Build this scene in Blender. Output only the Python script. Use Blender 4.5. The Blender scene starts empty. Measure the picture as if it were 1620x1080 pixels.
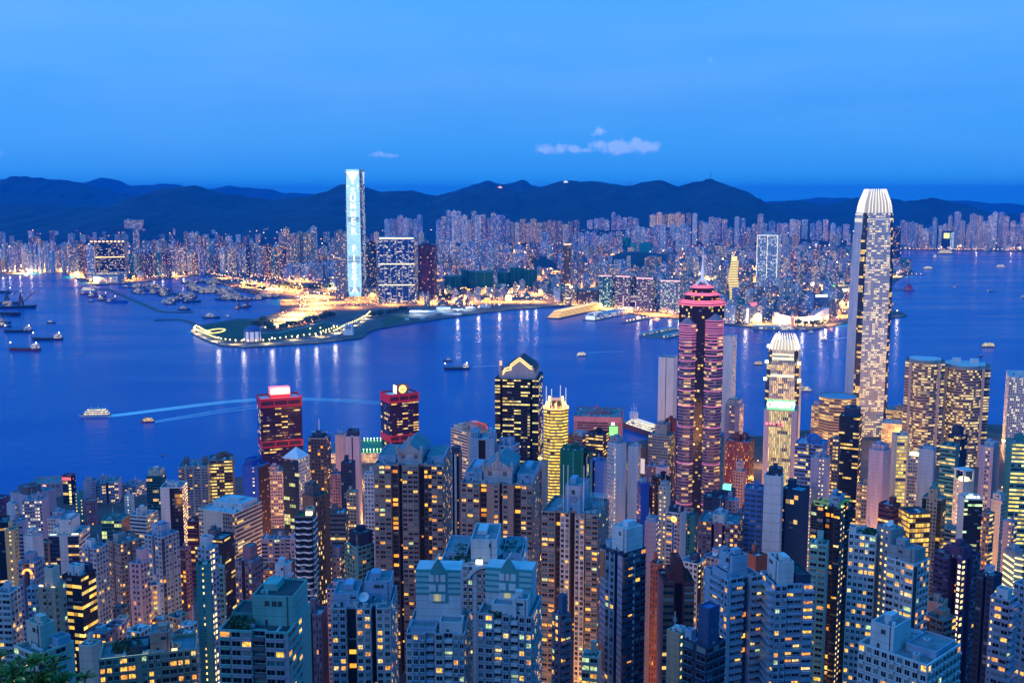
import bpy, math, random
from math import sin, cos, tan, atan, atan2, radians, pi, sqrt, floor
from mathutils import Vector, noise
from mathutils.geometry import tessellate_polygon

SC = bpy.context.scene
COL = SC.collection
# ------------------------------------------------------------------ camera
H = 395.0
TH = radians(7.77)
FPX = 1650.0
camd = bpy.data.cameras.new("camera")
camd.sensor_width = 36.0
camd.lens = FPX / 1620 * 36
camd.clip_start = 1.0
camd.clip_end = 120000.0
cam = bpy.data.objects.new("camera", camd)
cam.location = (0, 0, H)
cam.rotation_euler = (pi / 2 - TH, 0, 0)
COL.objects.link(cam)
SC.camera = cam
# ------------------------------------------------------------------ sky: dusk, sun just down on the left
SUN_EL, SUN_AZ = radians(4.0), radians(-115)
W = bpy.data.worlds.new("World")
SC.world = W
W.use_nodes = True


def build_world():
    nt = W.node_tree
    n, l = nt.nodes, nt.links
    bg = n["Background"]
    tc = n.new("ShaderNodeTexCoord")
    sep = n.new("ShaderNodeSeparateXYZ")
    l.new(tc.outputs["Generated"], sep.inputs[0])

    def M(op, a, b=None, c=None, clamp=False):
        m = n.new("ShaderNodeMath")
        m.operation = op
        m.use_clamp = clamp
        for i, v in enumerate((a, b, c)):
            if v is None:
                continue
            if isinstance(v, (int, float)):
                m.inputs[i].default_value = v
            else:
                l.new(v, m.inputs[i])
        return m.outputs[0]

    def MIX(f, a, b, mode="MIX"):
        m = n.new("ShaderNodeMix")
        m.data_type = "RGBA"
        m.blend_type = mode
        for sock, v in ((m.inputs[0], f), (m.inputs[6], a), (m.inputs[7], b)):
            if isinstance(v, (int, float)):
                sock.default_value = v
            elif isinstance(v, tuple):
                sock.default_value = (*v, 1)
            else:
                l.new(v, sock)
        return m.outputs[2]

    x, y, z = sep.outputs
    el = M("ARCSINE", z)
    az = M("ARCTAN2", x, y)
    eln = M("MULTIPLY", el, 2 / pi, clamp=True)
    ramp = n.new("ShaderNodeValToRGB")
    l.new(eln, ramp.inputs[0])
    cr = ramp.color_ramp
    stops = [(0.0, (0.02, 0.62, 1.45)), (0.011, (0.02, 0.56, 1.30)), (0.022, (0.03, 0.42, 1.10)), (0.055, (0.058, 0.36, 1.0)),
             (0.10, (0.088, 0.40, 1.0)), (0.13, (0.060, 0.41, 1.03)), (0.17, (0.016, 0.41, 1.10)), (0.25, (0.004, 0.38, 1.10)), (1.0, (0.006, 0.36, 1.15))]
    cr.elements[0].position = stops[0][0]
    cr.elements[0].color = (*stops[0][1], 1)
    cr.elements[1].position = 1
    cr.elements[1].color = (*stops[-1][1], 1)
    for p, c in stops[1:-1]:
        e = cr.elements.new(p)
        e.color = (*c, 1)
    base = ramp.outputs[0]
    # paler to the left (towards the set sun), deeper to the right
    left = M("MULTIPLY_ADD", az, -0.55, 0.28, clamp=True)
    base = MIX(M("MULTIPLY", M("MULTIPLY", left, 0.9), M("MULTIPLY", M("MULTIPLY", eln, 5.0, clamp=True), M("MULTIPLY_ADD", eln, -9.0, 1.75, clamp=True))), base, (0.20, 0.52, 0.98))
    # afterglow low in the west, outside the picture
    gl = M("MULTIPLY", M("POWER", M("MULTIPLY_ADD", M("COSINE", M("SUBTRACT", az, SUN_AZ)), 0.5, 0.5, clamp=True), 9.0),
           M("POWER", M("SUBTRACT", 1.0, eln, clamp=True), 2.5))
    base = MIX(M("MULTIPLY", gl, 0.85), base, (0.8, 0.55, 0.75))
    # unseen sky behind the viewpoint, brightened to light walls facing the camera
    south = M("POWER", M("MULTIPLY_ADD", M("COSINE", M("SUBTRACT", az, radians(232))), 0.5, 0.5, clamp=True), 2.2)
    base = MIX(M("MULTIPLY", south, 0.9), base, (0.08, 0.64, 1.62))
    # high thin veils
    mp = n.new("ShaderNodeMapping")
    mp.inputs["Scale"].default_value = (1.2, 1.2, 7.0)
    l.new(tc.outputs["Generated"], mp.inputs[0])
    nz = n.new("ShaderNodeTexNoise")
    nz.inputs["Scale"].default_value = 2.2
    nz.inputs["Detail"].default_value = 5
    nz.inputs["Roughness"].default_value = 0.55
    l.new(mp.outputs[0], nz.inputs[0])
    veil = M("MULTIPLY", M("MULTIPLY_ADD", nz.outputs[0], 2.8, -1.15, clamp=True), M("MULTIPLY", M("MULTIPLY", eln, 9.0, clamp=True), M("SUBTRACT", 1.6, M("MULTIPLY", eln, 9.0), clamp=True)))
    base = MIX(M("MULTIPLY", veil, 0.6), base, (0.25, 0.53, 1.05))
    # small cumulus puffs standing over the hills
    nz2 = n.new("ShaderNodeTexNoise")
    nz2.inputs["Scale"].default_value = 120
    nz2.inputs["Detail"].default_value = 6
    nz2.inputs["Roughness"].default_value = 0.6
    l.new(tc.outputs["Generated"], nz2.inputs[0])

    def px_ang(px, py):
        xc, yc = (px - 810) / FPX, (540 - py) / FPX
        d = Vector((xc, yc * sin(TH) + cos(TH), yc * cos(TH) - sin(TH))).normalized()
        return atan2(d.x, d.y), math.asin(d.z)

    tot = None
    for px, py, rx, ry, k in [(866, 236, 20, 9, 1), (886, 234, 14, 8, .95), (907, 235, 15, 8, 1), (950, 229, 26, 9, .8), (977, 233, 28, 13, 1.15),
                              (1006, 230, 18, 12, 1.2), (1024, 232, 20, 12, 1.2), (930, 238, 40, 5, .6), (949, 209, 15, 8, .8), (938, 213, 10, 5, .7), (602, 245, 24, 6, .75), (618, 246, 16, 5, .7),
                              (1236, 190, 20, 6, .35), (1130, 95, 14, 6, .4), (0, 243, 8, 6, .5)]:
        a0, e0 = px_ang(px, py)
        dx = M("DIVIDE", M("SUBTRACT", az, a0), rx / FPX)
        dy = M("DIVIDE", M("SUBTRACT", el, e0), ry / FPX)
        g = M("EXPONENT", M("MULTIPLY", M("ADD", M("MULTIPLY", dx, dx), M("MULTIPLY", dy, dy)), -1.1))
        g = M("MULTIPLY", g, k)
        tot = g if tot is None else M("MAXIMUM", tot, g)
    dens = M("MULTIPLY", M("ADD", tot, M("MULTIPLY_ADD", nz2.outputs[0], 2.0, -1.32)), 1.9, clamp=True)
    dens = M("MULTIPLY", dens, M("MULTIPLY", tot, 2.2, clamp=True))
    base = MIX(M("MULTIPLY", dens, 0.75), base, (0.42, 0.66, 1.4))
    sky = n.new("ShaderNodeTexSky")
    sky.sky_type = "NISHITA"
    sky.sun_disc = False
    sky.sun_elevation = SUN_EL
    sky.sun_rotation = SUN_AZ
    sky.altitude = 390
    sky.ozone_density = 5
    base = MIX(0.06, base, sky.outputs[0])
    vm = n.new("ShaderNodeVectorMath")
    vm.operation = "SCALE"
    vm.inputs[3].default_value = 10.0
    l.new(base, vm.inputs[0])
    l.new(vm.outputs[0], bg.inputs[0])
    bg.inputs[1].default_value = 0.1


build_world()
sund = bpy.data.lights.new("sun", "SUN")
sund.energy = 0.65
sund.angle = radians(25)
sund.color = (1.0, 0.80, 0.94)
sun = bpy.data.objects.new("sun", sund)
# light travels from the west (left of the picture) and a little from behind the camera
sun.rotation_euler = Vector((0.70, 0.62, -0.24)).to_track_quat("-Z", "Y").to_euler()
COL.objects.link(sun)
SC.view_settings.view_transform = "Standard"
SC.view_settings.look = "None"
SC.view_settings.exposure = 0.0
SC.view_settings.gamma = 1.0
SC.view_settings.use_curve_mapping = False
SC.cycles.use_denoising = True
SC.cycles.max_bounces = 4
SC.cycles.diffuse_bounces = 2
SC.cycles.glossy_bounces = 2
SC.cycles.transmission_bounces = 2
SC.cycles.volume_bounces = 0
SC.cycles.sample_clamp_indirect = 4.0
SC.cycles.caustics_reflective = False
SC.cycles.caustics_refractive = False
# ------------------------------------------------------------------ helpers
def ray(px, py):
    xc, yc = (px - 810) / FPX, (540 - py) / FPX
    return Vector((xc, yc * sin(TH) + cos(TH), yc * cos(TH) - sin(TH)))


def at_depth(px, py, d):
    r = ray(px, py)
    return Vector((0, 0, H)) + r * (d / r.y)


def on_plane(px, py, z=3.0):
    r = ray(px, py)
    return Vector((0, 0, H)) + r * ((z - H) / r.z)


def fwd(p):
    return p.y * cos(TH) - (p.z - H) * sin(TH)


TERR = [(-60, 392), (30, 378), (100, 318), (200, 246), (350, 165), (500, 118), (700, 78), (1000, 34), (1250, 11), (1400, 5), (9999, 5)]


def terr(x, y):
    for (a, za), (b, zb) in zip(TERR, TERR[1:]):
        if y <= b:
            t = max(0, (y - a) / (b - a))
            return za + (zb - za) * t
    return 5


class MB:
    """Collects faces; build() links them as ONE mesh object."""

    def __init__(s):
        s.v, s.f, s.uv, s.m = [], [], [], []

    def face(s, pts, mat=0, uv=None):
        i = len(s.v)
        s.v += [tuple(p) for p in pts]
        s.f.append(tuple(range(i, i + len(pts))))
        s.uv += uv if uv else [(0.5, 0.5)] * len(pts)
        s.m.append(mat)

    def quad(s, a, b, c, d, mat=0, u=(0, 1), v=(0, 1)):
        s.face((a, b, c, d), mat, [(u[0], v[0]), (u[1], v[0]), (u[1], v[1]), (u[0], v[1])])

    def box(s, x0, x1, y0, y1, z0, z1, mat=0, bottom=True, cell=None):
        c = cell or (3.0, 3.0)
        ru = random.randint(0, 500)
        rv = random.randint(0, 500)
        h = (rv, rv + max(1, round((z1 - z0) / c[1])))
        wx = (ru, ru + max(1, round((x1 - x0) / c[0])))
        wy = (ru + 50, ru + 50 + max(1, round((y1 - y0) / c[0])))
        s.quad((x0, y0, z0), (x1, y0, z0), (x1, y0, z1), (x0, y0, z1), mat, wx, h)
        s.quad((x1, y0, z0), (x1, y1, z0), (x1, y1, z1), (x1, y0, z1), mat, wy, h)
        s.quad((x1, y1, z0), (x0, y1, z0), (x0, y1, z1), (x1, y1, z1), mat, (wx[0] + 99, wx[1] + 99), h)
        s.quad((x0, y1, z0), (x0, y0, z0), (x0, y0, z1), (x0, y1, z1), mat, (wy[0] + 99, wy[1] + 99), h)
        s.face(((x0, y0, z1), (x1, y0, z1), (x1, y1, z1), (x0, y1, z1)), mat)
        if bottom:
            s.face(((x0, y1, z0), (x1, y1, z0), (x1, y0, z0), (x0, y0, z0)), mat)

    def prism(s, poly, z0, z1, mat=0, cap=None, top=None, cell=(3.0, 3.0), mats=None):
        """poly counter-clockwise; top = another polygon for a taper; mats = a material per side."""
        n = len(poly)
        tp = top or poly
        ru = random.randint(0, 500)
        rv = random.randint(0, 500)
        h = (rv, rv + max(1, round((z1 - z0) / cell[1])))
        for i in range(n):
            a, b = poly[i], poly[(i + 1) % n]
            c, d = tp[(i + 1) % n], tp[i]
            L = math.hypot(b[0] - a[0], b[1] - a[1])
            k = max(1, round(L / cell[0]))
            s.quad((a[0], a[1], z0), (b[0], b[1], z0), (c[0], c[1], z1), (d[0], d[1], z1), mats[i] if mats else mat, (ru, ru + k), h)
            ru += k + 7
        s.face([(p[0], p[1], z1) for p in tp], mat if cap is None else cap)

    def cyl(s, cx, cy, r, z0, z1, n=10, mat=0, r2=None, cap=True):
        r2 = r if r2 is None else r2
        P = [(cx + r * cos(2 * pi * i / n), cy + r * sin(2 * pi * i / n)) for i in range(n)]
        Q = [(cx + r2 * cos(2 * pi * i / n), cy + r2 * sin(2 * pi * i / n)) for i in range(n)]
        for i in range(n):
            j = (i + 1) % n
            s.quad((*P[i], z0), (*P[j], z0), (*Q[j], z1), (*Q[i], z1), mat)
        if cap:
            s.face([(*q, z1) for q in Q], mat)

    def beam(s, a, b, r, mat=0):
        a, b = Vector(a), Vector(b)
        d = (b - a).normalized()
        u = d.cross(Vector((0, 0, 1)))
        if u.length < 0.01:
            u = Vector((1, 0, 0))
        u.normalize()
        w = d.cross(u)
        c = [u * r + w * r, -u * r + w * r, -u * r - w * r, u * r - w * r]
        for i in range(4):
            j = (i + 1) % 4
            s.quad(a + c[i], a + c[j], b + c[j], b + c[i], mat)
        s.face([a + q for q in c], mat)
        s.face([b + q for q in reversed(c)], mat)

    def mesh(s, name, mats):
        me = bpy.data.meshes.new(name)
        me.from_pydata(s.v, [], s.f)
        for m in mats:
            me.materials.append(m)
        me.polygons.foreach_set("material_index", s.m)
        uvl = me.uv_layers.new(name="UVMap")
        uvl.data.foreach_set("uv", [c for p in s.uv for c in p])
        me.update()
        return me

    def build(s, name, mats, parent=None, loc=(0, 0, 0), rz=0.0):
        return link(name, s.mesh(name, mats if isinstance(mats, (list, tuple)) else [mats]), parent, loc, rz)


def link(name, data, parent=None, loc=(0, 0, 0), rz=0.0):
    o = bpy.data.objects.new(name, data)
    COL.objects.link(o)
    o.location = loc
    o.rotation_euler = (0, 0, rz)
    if parent is not None:
        o.parent = parent
    return o


def empty(name, label, cat, loc=(0, 0, 0), rz=0.0, group=None):
    return tag(link(name, None, None, loc, rz), label, cat, group)


def tag(o, label=None, cat=None, group=None, kind=None):
    for k, v in (("label", label), ("category", cat), ("group", group), ("kind", kind)):
        if v:
            o[k] = v
    return o


def copy_tree(o, parent=None):
    kids = KIDS.get(o.name)
    if kids is None:
        kids = KIDS[o.name] = list(o.children)
    c = o.copy()
    COL.objects.link(c)
    if parent is not None:
        c.parent = parent
    for k in kids:
        copy_tree(k, c)
    return c


KIDS = {}
# ------------------------------------------------------------------ materials
MAT = {}


def new_mat(name):
    m = bpy.data.materials.new(name)
    m.use_nodes = True
    return m, m.node_tree.nodes, m.node_tree.links, m.node_tree.nodes["Principled BSDF"]


def matte(col, rough=0.85, var=0.25, scale=0.08, metal=0.0, spec=0.3):
    key = ("matte", col, rough, var, scale, metal)
    if key in MAT:
        return MAT[key]
    m, n, l, b = new_mat("matte_paint")
    b.inputs["Roughness"].default_value = rough
    b.inputs["Metallic"].default_value = metal
    b.inputs["Specular IOR Level"].default_value = spec
    if var:
        g = n.new("ShaderNodeNewGeometry")
        mp = n.new("ShaderNodeMapping")
        mp.inputs["Scale"].default_value = (1, 1, 0.25)
        l.new(g.outputs["Position"], mp.inputs[0])
        t = n.new("ShaderNodeTexNoise")
        t.inputs["Scale"].default_value = scale
        t.inputs["Detail"].default_value = 8
        t.inputs["Roughness"].default_value = 0.7
        l.new(mp.outputs[0], t.inputs[0])
        r = n.new("ShaderNodeMapRange")
        r.inputs["From Min"].default_value = 0.3
        r.inputs["From Max"].default_value = 0.7
        r.inputs["To Min"].default_value = 1 - var
        r.inputs["To Max"].default_value = 1 + var * 0.6
        l.new(t.outputs[0], r.inputs[0])
        vm = n.new("ShaderNodeVectorMath")
        vm.operation = "SCALE"
        vm.inputs[0].default_value = col
        l.new(r.outputs[0], vm.inputs[3])
        l.new(vm.outputs[0], b.inputs["Base Color"])
    else:
        b.inputs["Base Color"].default_value = (*col, 1)
    MAT[key] = m
    return m


def glow(col, st, sample=True, base=(0.3, 0.3, 0.3)):
    key = ("glow", col, st, sample)
    if key in MAT:
        return MAT[key]
    m, n, l, b = new_mat("glowing_surface")  # for lamps, and for lit surfaces whose light is put into them
    b.inputs["Base Color"].default_value = (*base, 1)
    b.inputs["Emission Color"].default_value = (*col, 1)
    b.inputs["Emission Strength"].default_value = st
    m.cycles.emission_sampling = "AUTO" if sample else "NONE"
    MAT[key] = m
    return m


def facade_group():
    g = bpy.data.node_groups.new("Facade", "ShaderNodeTree")
    I = g.interface
    spec = [("Wall", "NodeSocketColor", (0.4, 0.4, 0.4, 1)), ("WW", "NodeSocketFloat", 0.5), ("WH", "NodeSocketFloat", 0.5),
            ("Lit", "NodeSocketFloat", 0.1), ("Strength", "NodeSocketFloat", 1.5), ("ColA", "NodeSocketColor", (1, 0.4, 0.05, 1)),
            ("ColB", "NodeSocketColor", (1, 0.8, 0.4, 1)), ("Glass", "NodeSocketColor", (0.02, 0.03, 0.05, 1)), ("Curtain", "NodeSocketFloat", 0.2),
            ("Cluster", "NodeSocketFloat", 1.0), ("Joint", "NodeSocketFloat", 0.25)]
    for nm, ty, dv in spec:
        s = I.new_socket(nm, in_out="INPUT", socket_type=ty)
        s.default_value = dv
    I.new_socket("Shader", in_out="OUTPUT", socket_type="NodeSocketShader")
    n, l = g.nodes, g.links
    gi = n.new("NodeGroupInput")
    go = n.new("NodeGroupOutput")
    b = n.new("ShaderNodeBsdfPrincipled")
    l.new(b.outputs[0], go.inputs[0])

    def M(op, a, b_=None, c=None, clamp=False):
        m = n.new("ShaderNodeMath")
        m.operation = op
        m.use_clamp = clamp
        for i, v in enumerate((a, b_, c)):
            if v is None:
                continue
            if isinstance(v, (int, float)):
                m.inputs[i].default_value = v
            else:
                l.new(v, m.inputs[i])
        return m.outputs[0]

    def MIX(f, a, b_):
        m = n.new("ShaderNodeMix")
        m.data_type = "RGBA"
        for sock, v in ((m.inputs[0], f), (m.inputs[6], a), (m.inputs[7], b_)):
            if isinstance(v, (int, float)):
                sock.default_value = v
            elif isinstance(v, tuple):
                sock.default_value = (*v, 1)
            else:
                l.new(v, sock)
        return m.outputs[2]

    uv = n.new("ShaderNodeUVMap")
    sp = n.new("ShaderNodeSeparateXYZ")
    l.new(uv.outputs[0], sp.inputs[0])
    u, v = sp.outputs[0], sp.outputs[1]
    cu, cv = M("FLOOR", u), M("FLOOR", v)
    fu, fv = M("SUBTRACT", u, cu), M("SUBTRACT", v, cv)
    du = M("ABSOLUTE", M("SUBTRACT", fu, 0.5))
    dv = M("ABSOLUTE", M("SUBTRACT", fv, 0.52))
    win = M("MULTIPLY", M("LESS_THAN", du, M("MULTIPLY", gi.outputs["WW"], 0.5)), M("LESS_THAN", dv, M("MULTIPLY", gi.outputs["WH"], 0.5)))

    def hsh(x, y, ox, oy):
        c = n.new("ShaderNodeCombineXYZ")
        l.new(M("ADD", x, ox), c.inputs[0])
        l.new(M("ADD", y, oy), c.inputs[1])
        w = n.new("ShaderNodeTexWhiteNoise")
        w.noise_dimensions = "2D"
        l.new(c.outputs[0], w.inputs["Vector"])
        return w

    cc = M("FLOOR", M("DIVIDE", cu, gi.outputs["Cluster"]))
    h1 = hsh(cc, cv, 0.37, 0.71)
    h2 = hsh(cu, cv, 13.3, 7.9)
    hr = hsh(M("MULTIPLY", cv, 0.0), cv, 3.1, 5.7)
    sp2 = n.new("ShaderNodeSeparateColor")
    l.new(h2.outputs["Color"], sp2.inputs[0])
    r2, g2, b2 = sp2.outputs
    rowk = M("MULTIPLY_ADD", hr.outputs["Value"], M("MULTIPLY", M("SUBTRACT", gi.outputs["Cluster"], 1.0), 0.5, clamp=True), 0.0)
    p = M("MULTIPLY", gi.outputs["Lit"], M("ADD", 0.75, M("MULTIPLY", rowk, 1.2)))
    lit = M("MULTIPLY", win, M("LESS_THAN", h1.outputs["Value"], p))
    # what is seen through the pane: uneven room light
    nz = n.new("ShaderNodeTexNoise")
    nz.inputs["Scale"].default_value = 6
    nz.inputs["Detail"].default_value = 2
    l.new(uv.outputs[0], nz.inputs[0])
    room = M("MULTIPLY_ADD", nz.outputs[0], 1.5, 0.2, clamp=False)
    inten = M("MULTIPLY", M("MULTIPLY", lit, gi.outputs["Strength"]), M("MULTIPLY", room, M("MULTIPLY_ADD", g2, 1.1, 0.35)))
    em = MIX(r2, gi.outputs["ColA"], gi.outputs["ColB"])
    # wall: stains and floor joints
    geo = n.new("ShaderNodeNewGeometry")
    mp = n.new("ShaderNodeMapping")
    mp.inputs["Scale"].default_value = (1, 1, 0.12)
    l.new(geo.outputs["Position"], mp.inputs[0])
    t = n.new("ShaderNodeTexNoise")
    t.inputs["Scale"].default_value = 0.22
    t.inputs["Detail"].default_value = 8
    t.inputs["Roughness"].default_value = 0.7
    l.new(mp.outputs[0], t.inputs[0])
    st = M("MULTIPLY_ADD", t.outputs[0], 0.9, 0.52)
    st = M("MULTIPLY", st, M("SUBTRACT", 1.0, M("MULTIPLY", M("LESS_THAN", fv, 0.1), gi.outputs["Joint"])))
    vm = n.new("ShaderNodeVectorMath")
    vm.operation = "SCALE"
    l.new(gi.outputs["Wall"], vm.inputs[0])
    l.new(st, vm.inputs[3])
    # pane: dark glass or a drawn curtain, with a frame line
    cur = M("MULTIPLY", M("LESS_THAN", b2, gi.outputs["Curtain"]), M("LESS_THAN", M("ADD", fv, M("MULTIPLY", g2, 0.6)), 0.95))
    pane = MIX(M("MULTIPLY", cur, 0.8), gi.outputs["Glass"], (0.30, 0.31, 0.32))
    mull = M("LESS_THAN", M("ABSOLUTE", M("SUBTRACT", du, 0.0)), 0.02)
    pane = MIX(M("MULTIPLY", mull, 0.7), pane, gi.outputs["Wall"])
    l.new(MIX(win, vm.outputs[0], pane), b.inputs["Base Color"])
    l.new(M("MULTIPLY_ADD", win, -0.72, 0.85), b.inputs["Roughness"])
    l.new(M("MULTIPLY_ADD", win, 0.08, 0.2), b.inputs["Specular IOR Level"])
    l.new(em, b.inputs["Emission Color"])
    l.new(inten, b.inputs["Emission Strength"])
    return g


FG = facade_group()
WARM, YEL, WHT, ORG = (1, 0.38, 0.03), (1, 0.50, 0.05), (1, 0.72, 0.28), (1, 0.28, 0.015)
# style: cell width, window width, window height, lit share, strength, two light colours, glass, curtains, lit run length, floor joint
ST = {
    "w": dict(cw=2.6, ww=0.62, wh=0.54, lit=0.055, st=1.5, a=ORG, b=YEL, cur=0.25),
    "W": dict(cw=3.6, ww=0.8, wh=0.52, lit=0.06, st=1.5, a=ORG, b=YEL, cur=0.25),
    "o": dict(cw=2.6, ww=0.72, wh=0.5, lit=0.22, st=1.3, a=YEL, b=WHT, cur=0.12, cl=2),
    "O": dict(cw=2.6, ww=0.72, wh=0.5, lit=0.6, st=1.4, a=WARM, b=WHT, cur=0.1, cl=2),
    "h": dict(cw=3.0, ww=1.01, wh=0.48, lit=0.16, st=1.2, a=YEL, b=WHT, cur=0.1, cl=3),
    "H": dict(cw=3.0, ww=1.01, wh=0.5, lit=0.55, st=1.3, a=YEL, b=WHT, cur=0.1, cl=3),
    "g": dict(cw=2.4, ww=0.9, wh=0.86, lit=0.10, st=1.0, a=YEL, b=WHT, cur=0.06, cl=3, jt=0.1),
    "G": dict(cw=2.4, ww=0.9, wh=0.7, lit=0.42, st=1.2, a=(1, 0.6, 0.12), b=(1, 0.8, 0.3), cur=0.05, cl=3, jt=0.1),
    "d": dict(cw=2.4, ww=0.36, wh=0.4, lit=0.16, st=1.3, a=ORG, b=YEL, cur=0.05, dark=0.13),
    "p": dict(cw=6.0, ww=0.0, wh=0.0, lit=0.0, st=0, a=WARM, b=WHT, cur=0),
    "s": dict(cw=3.4, ww=0.34, wh=0.36, lit=1.0, st=2.2, a=YEL, b=WHT, cur=0),
    "L": dict(cw=3.0, ww=0.6, wh=0.5, lit=1.0, st=2.4, a=(1, 0.72, 0.25), b=WHT, cur=0),
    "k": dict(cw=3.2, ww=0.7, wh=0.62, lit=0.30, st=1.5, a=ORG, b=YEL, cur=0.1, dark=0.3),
    "b": dict(cw=3.4, ww=0.8, wh=0.66, lit=0.08, st=1.4, a=ORG, b=YEL, cur=0.2),
    "t": dict(cw=1.5, ww=0.5, wh=0.62, lit=0.05, st=1.3, a=ORG, b=YEL, cur=0.2),
    "v": dict(cw=2.0, ww=0.55, wh=1.01, lit=0.10, st=1.0, a=YEL, b=WHT, cur=0.0, cl=3),
}
GLASS = (0.016, 0.026, 0.045)


def facade(letter, wall, glass=GLASS, lit=None, st=None, a=None, b=None):
    key = ("fac", letter, wall, glass, lit, st, a, b)
    if key in MAT:
        return MAT[key]
    S = ST[letter]
    m = bpy.data.materials.new("facade")
    m.use_nodes = True
    n, l = m.node_tree.nodes, m.node_tree.links
    n.remove(n["Principled BSDF"])
    g = n.new("ShaderNodeGroup")
    g.node_tree = FG
    k = S.get("dark", 1.0)  # recessed bays: wall colour darkened to paint in their shade
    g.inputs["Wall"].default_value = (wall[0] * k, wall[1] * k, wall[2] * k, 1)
    g.inputs["WW"].default_value = S["ww"]
    g.inputs["WH"].default_value = S["wh"]
    g.inputs["Lit"].default_value = S["lit"] if lit is None else lit
    g.inputs["Strength"].default_value = S["st"] if st is None else st
    g.inputs["ColA"].default_value = (*(a or S["a"]), 1)
    g.inputs["ColB"].default_value = (*(b or S["b"]), 1)
    g.inputs["Glass"].default_value = (*glass, 1)
    g.inputs["Curtain"].default_value = S["cur"]
    g.inputs["Cluster"].default_value = S.get("cl", 1)
    g.inputs["Joint"].default_value = S.get("jt", 0.25)
    l.new(g.outputs[0], n["Material Output"].inputs[0])
    m.cycles.emission_sampling = "NONE"
    MAT[key] = m
    return m


C = {  # wall paints and stones (real base colours)
    "white": (0.56, 0.57, 0.60), "cream": (0.55, 0.49, 0.42), "grey": (0.30, 0.30, 0.32), "lgrey": (0.34, 0.36, 0.40), "dgrey": (0.12, 0.12, 0.14),
    "black": (0.022, 0.022, 0.028), "pink": (0.55, 0.36, 0.36), "mauve": (0.26, 0.15, 0.20), "purple": (0.15, 0.06, 0.13), "brick": (0.30, 0.10, 0.07),
    "maroon": (0.20, 0.045, 0.045), "brown": (0.20, 0.12, 0.085), "tan": (0.42, 0.32, 0.23), "taupe": (0.28, 0.22, 0.21), "teal": (0.05, 0.25, 0.25),
    "pteal": (0.15, 0.39, 0.37), "green": (0.015, 0.12, 0.075), "blue": (0.07, 0.17, 0.45), "pblue": (0.27, 0.38, 0.52), "navy": (0.03, 0.05, 0.10),
    "red": (0.55, 0.03, 0.06), "orange": (0.50, 0.16, 0.08), "yellow": (0.45, 0.40, 0.22), "lav": (0.40, 0.34, 0.44), "salmon": (0.55, 0.30, 0.24), "vblue": (0.03, 0.10, 0.45),
    "roof": (0.20, 0.23, 0.26), "droof": (0.06, 0.065, 0.075), "lroof": (0.48, 0.54, 0.58),
}
# ------------------------------------------------------------------ the setting: water, land, hills
def water_mat():
    m, n, l, b = new_mat("sea_water")
    b.inputs["Base Color"].default_value = (0.0, 0.10, 0.35, 1)
    b.inputs["Roughness"].default_value = 0.16
    b.inputs["IOR"].default_value = 1.11
    b.inputs["Specular IOR Level"].default_value = 0.5
    b.inputs["Specular Tint"].default_value = (0.62, 0.85, 1.0, 1)
    g = n.new("ShaderNodeNewGeometry")
    t1 = n.new("ShaderNodeTexNoise")
    t1.inputs["Scale"].default_value = 0.035
    t1.inputs["Detail"].default_value = 6
    t1.inputs["Roughness"].default_value = 0.62
    mp = n.new("ShaderNodeMapping")
    mp.inputs["Scale"].default_value = (0.7, 1.3, 1)
    l.new(g.outputs["Position"], mp.inputs[0])
    l.new(mp.outputs[0], t1.inputs[0])
    bp = n.new("ShaderNodeBump")
    bp.inputs["Strength"].default_value = 0.5
    bp.inputs["Distance"].default_value = 2.6
    l.new(t1.outputs[0], bp.inputs["Height"])
    l.new(bp.outputs[0], b.inputs["Normal"])
    # slicks and currents: slightly smoother or rougher water
    t2 = n.new("ShaderNodeTexNoise")
    t2.inputs["Scale"].default_value = 0.0035
    t2.inputs["Detail"].default_value = 5
    mp2 = n.new("ShaderNodeMapping")
    mp2.inputs["Scale"].default_value = (0.5, 1.6, 1)
    l.new(g.outputs["Position"], mp2.inputs[0])
    l.new(mp2.outputs[0], t2.inputs[0])
    r = n.new("ShaderNodeMapRange")
    r.inputs["From Min"].default_value = 0.35
    r.inputs["From Max"].default_value = 0.65
    r.inputs["To Min"].default_value = 0.14
    r.inputs["To Max"].default_value = 0.27
    l.new(t2.outputs[0], r.inputs[0])
    l.new(r.outputs[0], b.inputs["Roughness"])
    return m


FAR = 42000
mb = MB()
mb.quad((-FAR, -2000, 0), (FAR, -2000, 0), (FAR, FAR, 0), (-FAR, FAR, 0))
tag(mb.build("water", [water_mat()]), kind="structure")


def ground_mat(a, b_, scale, c=None):
    m, n, l, b = new_mat("ground")
    b.inputs["Roughness"].default_value = 0.9
    g = n.new("ShaderNodeNewGeometry")
    t = n.new("ShaderNodeTexNoise")
    t.inputs["Scale"].default_value = scale
    t.inputs["Detail"].default_value = 9
    t.inputs["Roughness"].default_value = 0.65
    l.new(g.outputs["Position"], t.inputs[0])
    cr = n.new("ShaderNodeValToRGB")
    cr.color_ramp.elements[0].position = 0.38
    cr.color_ramp.elements[0].color = (*a, 1)
    cr.color_ramp.elements[1].position = 0.62
    cr.color_ramp.elements[1].color = (*b_, 1)
    l.new(t.outputs[0], cr.inputs[0])
    l.new(cr.outputs[0], b.inputs["Base Color"])
    return m


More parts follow.
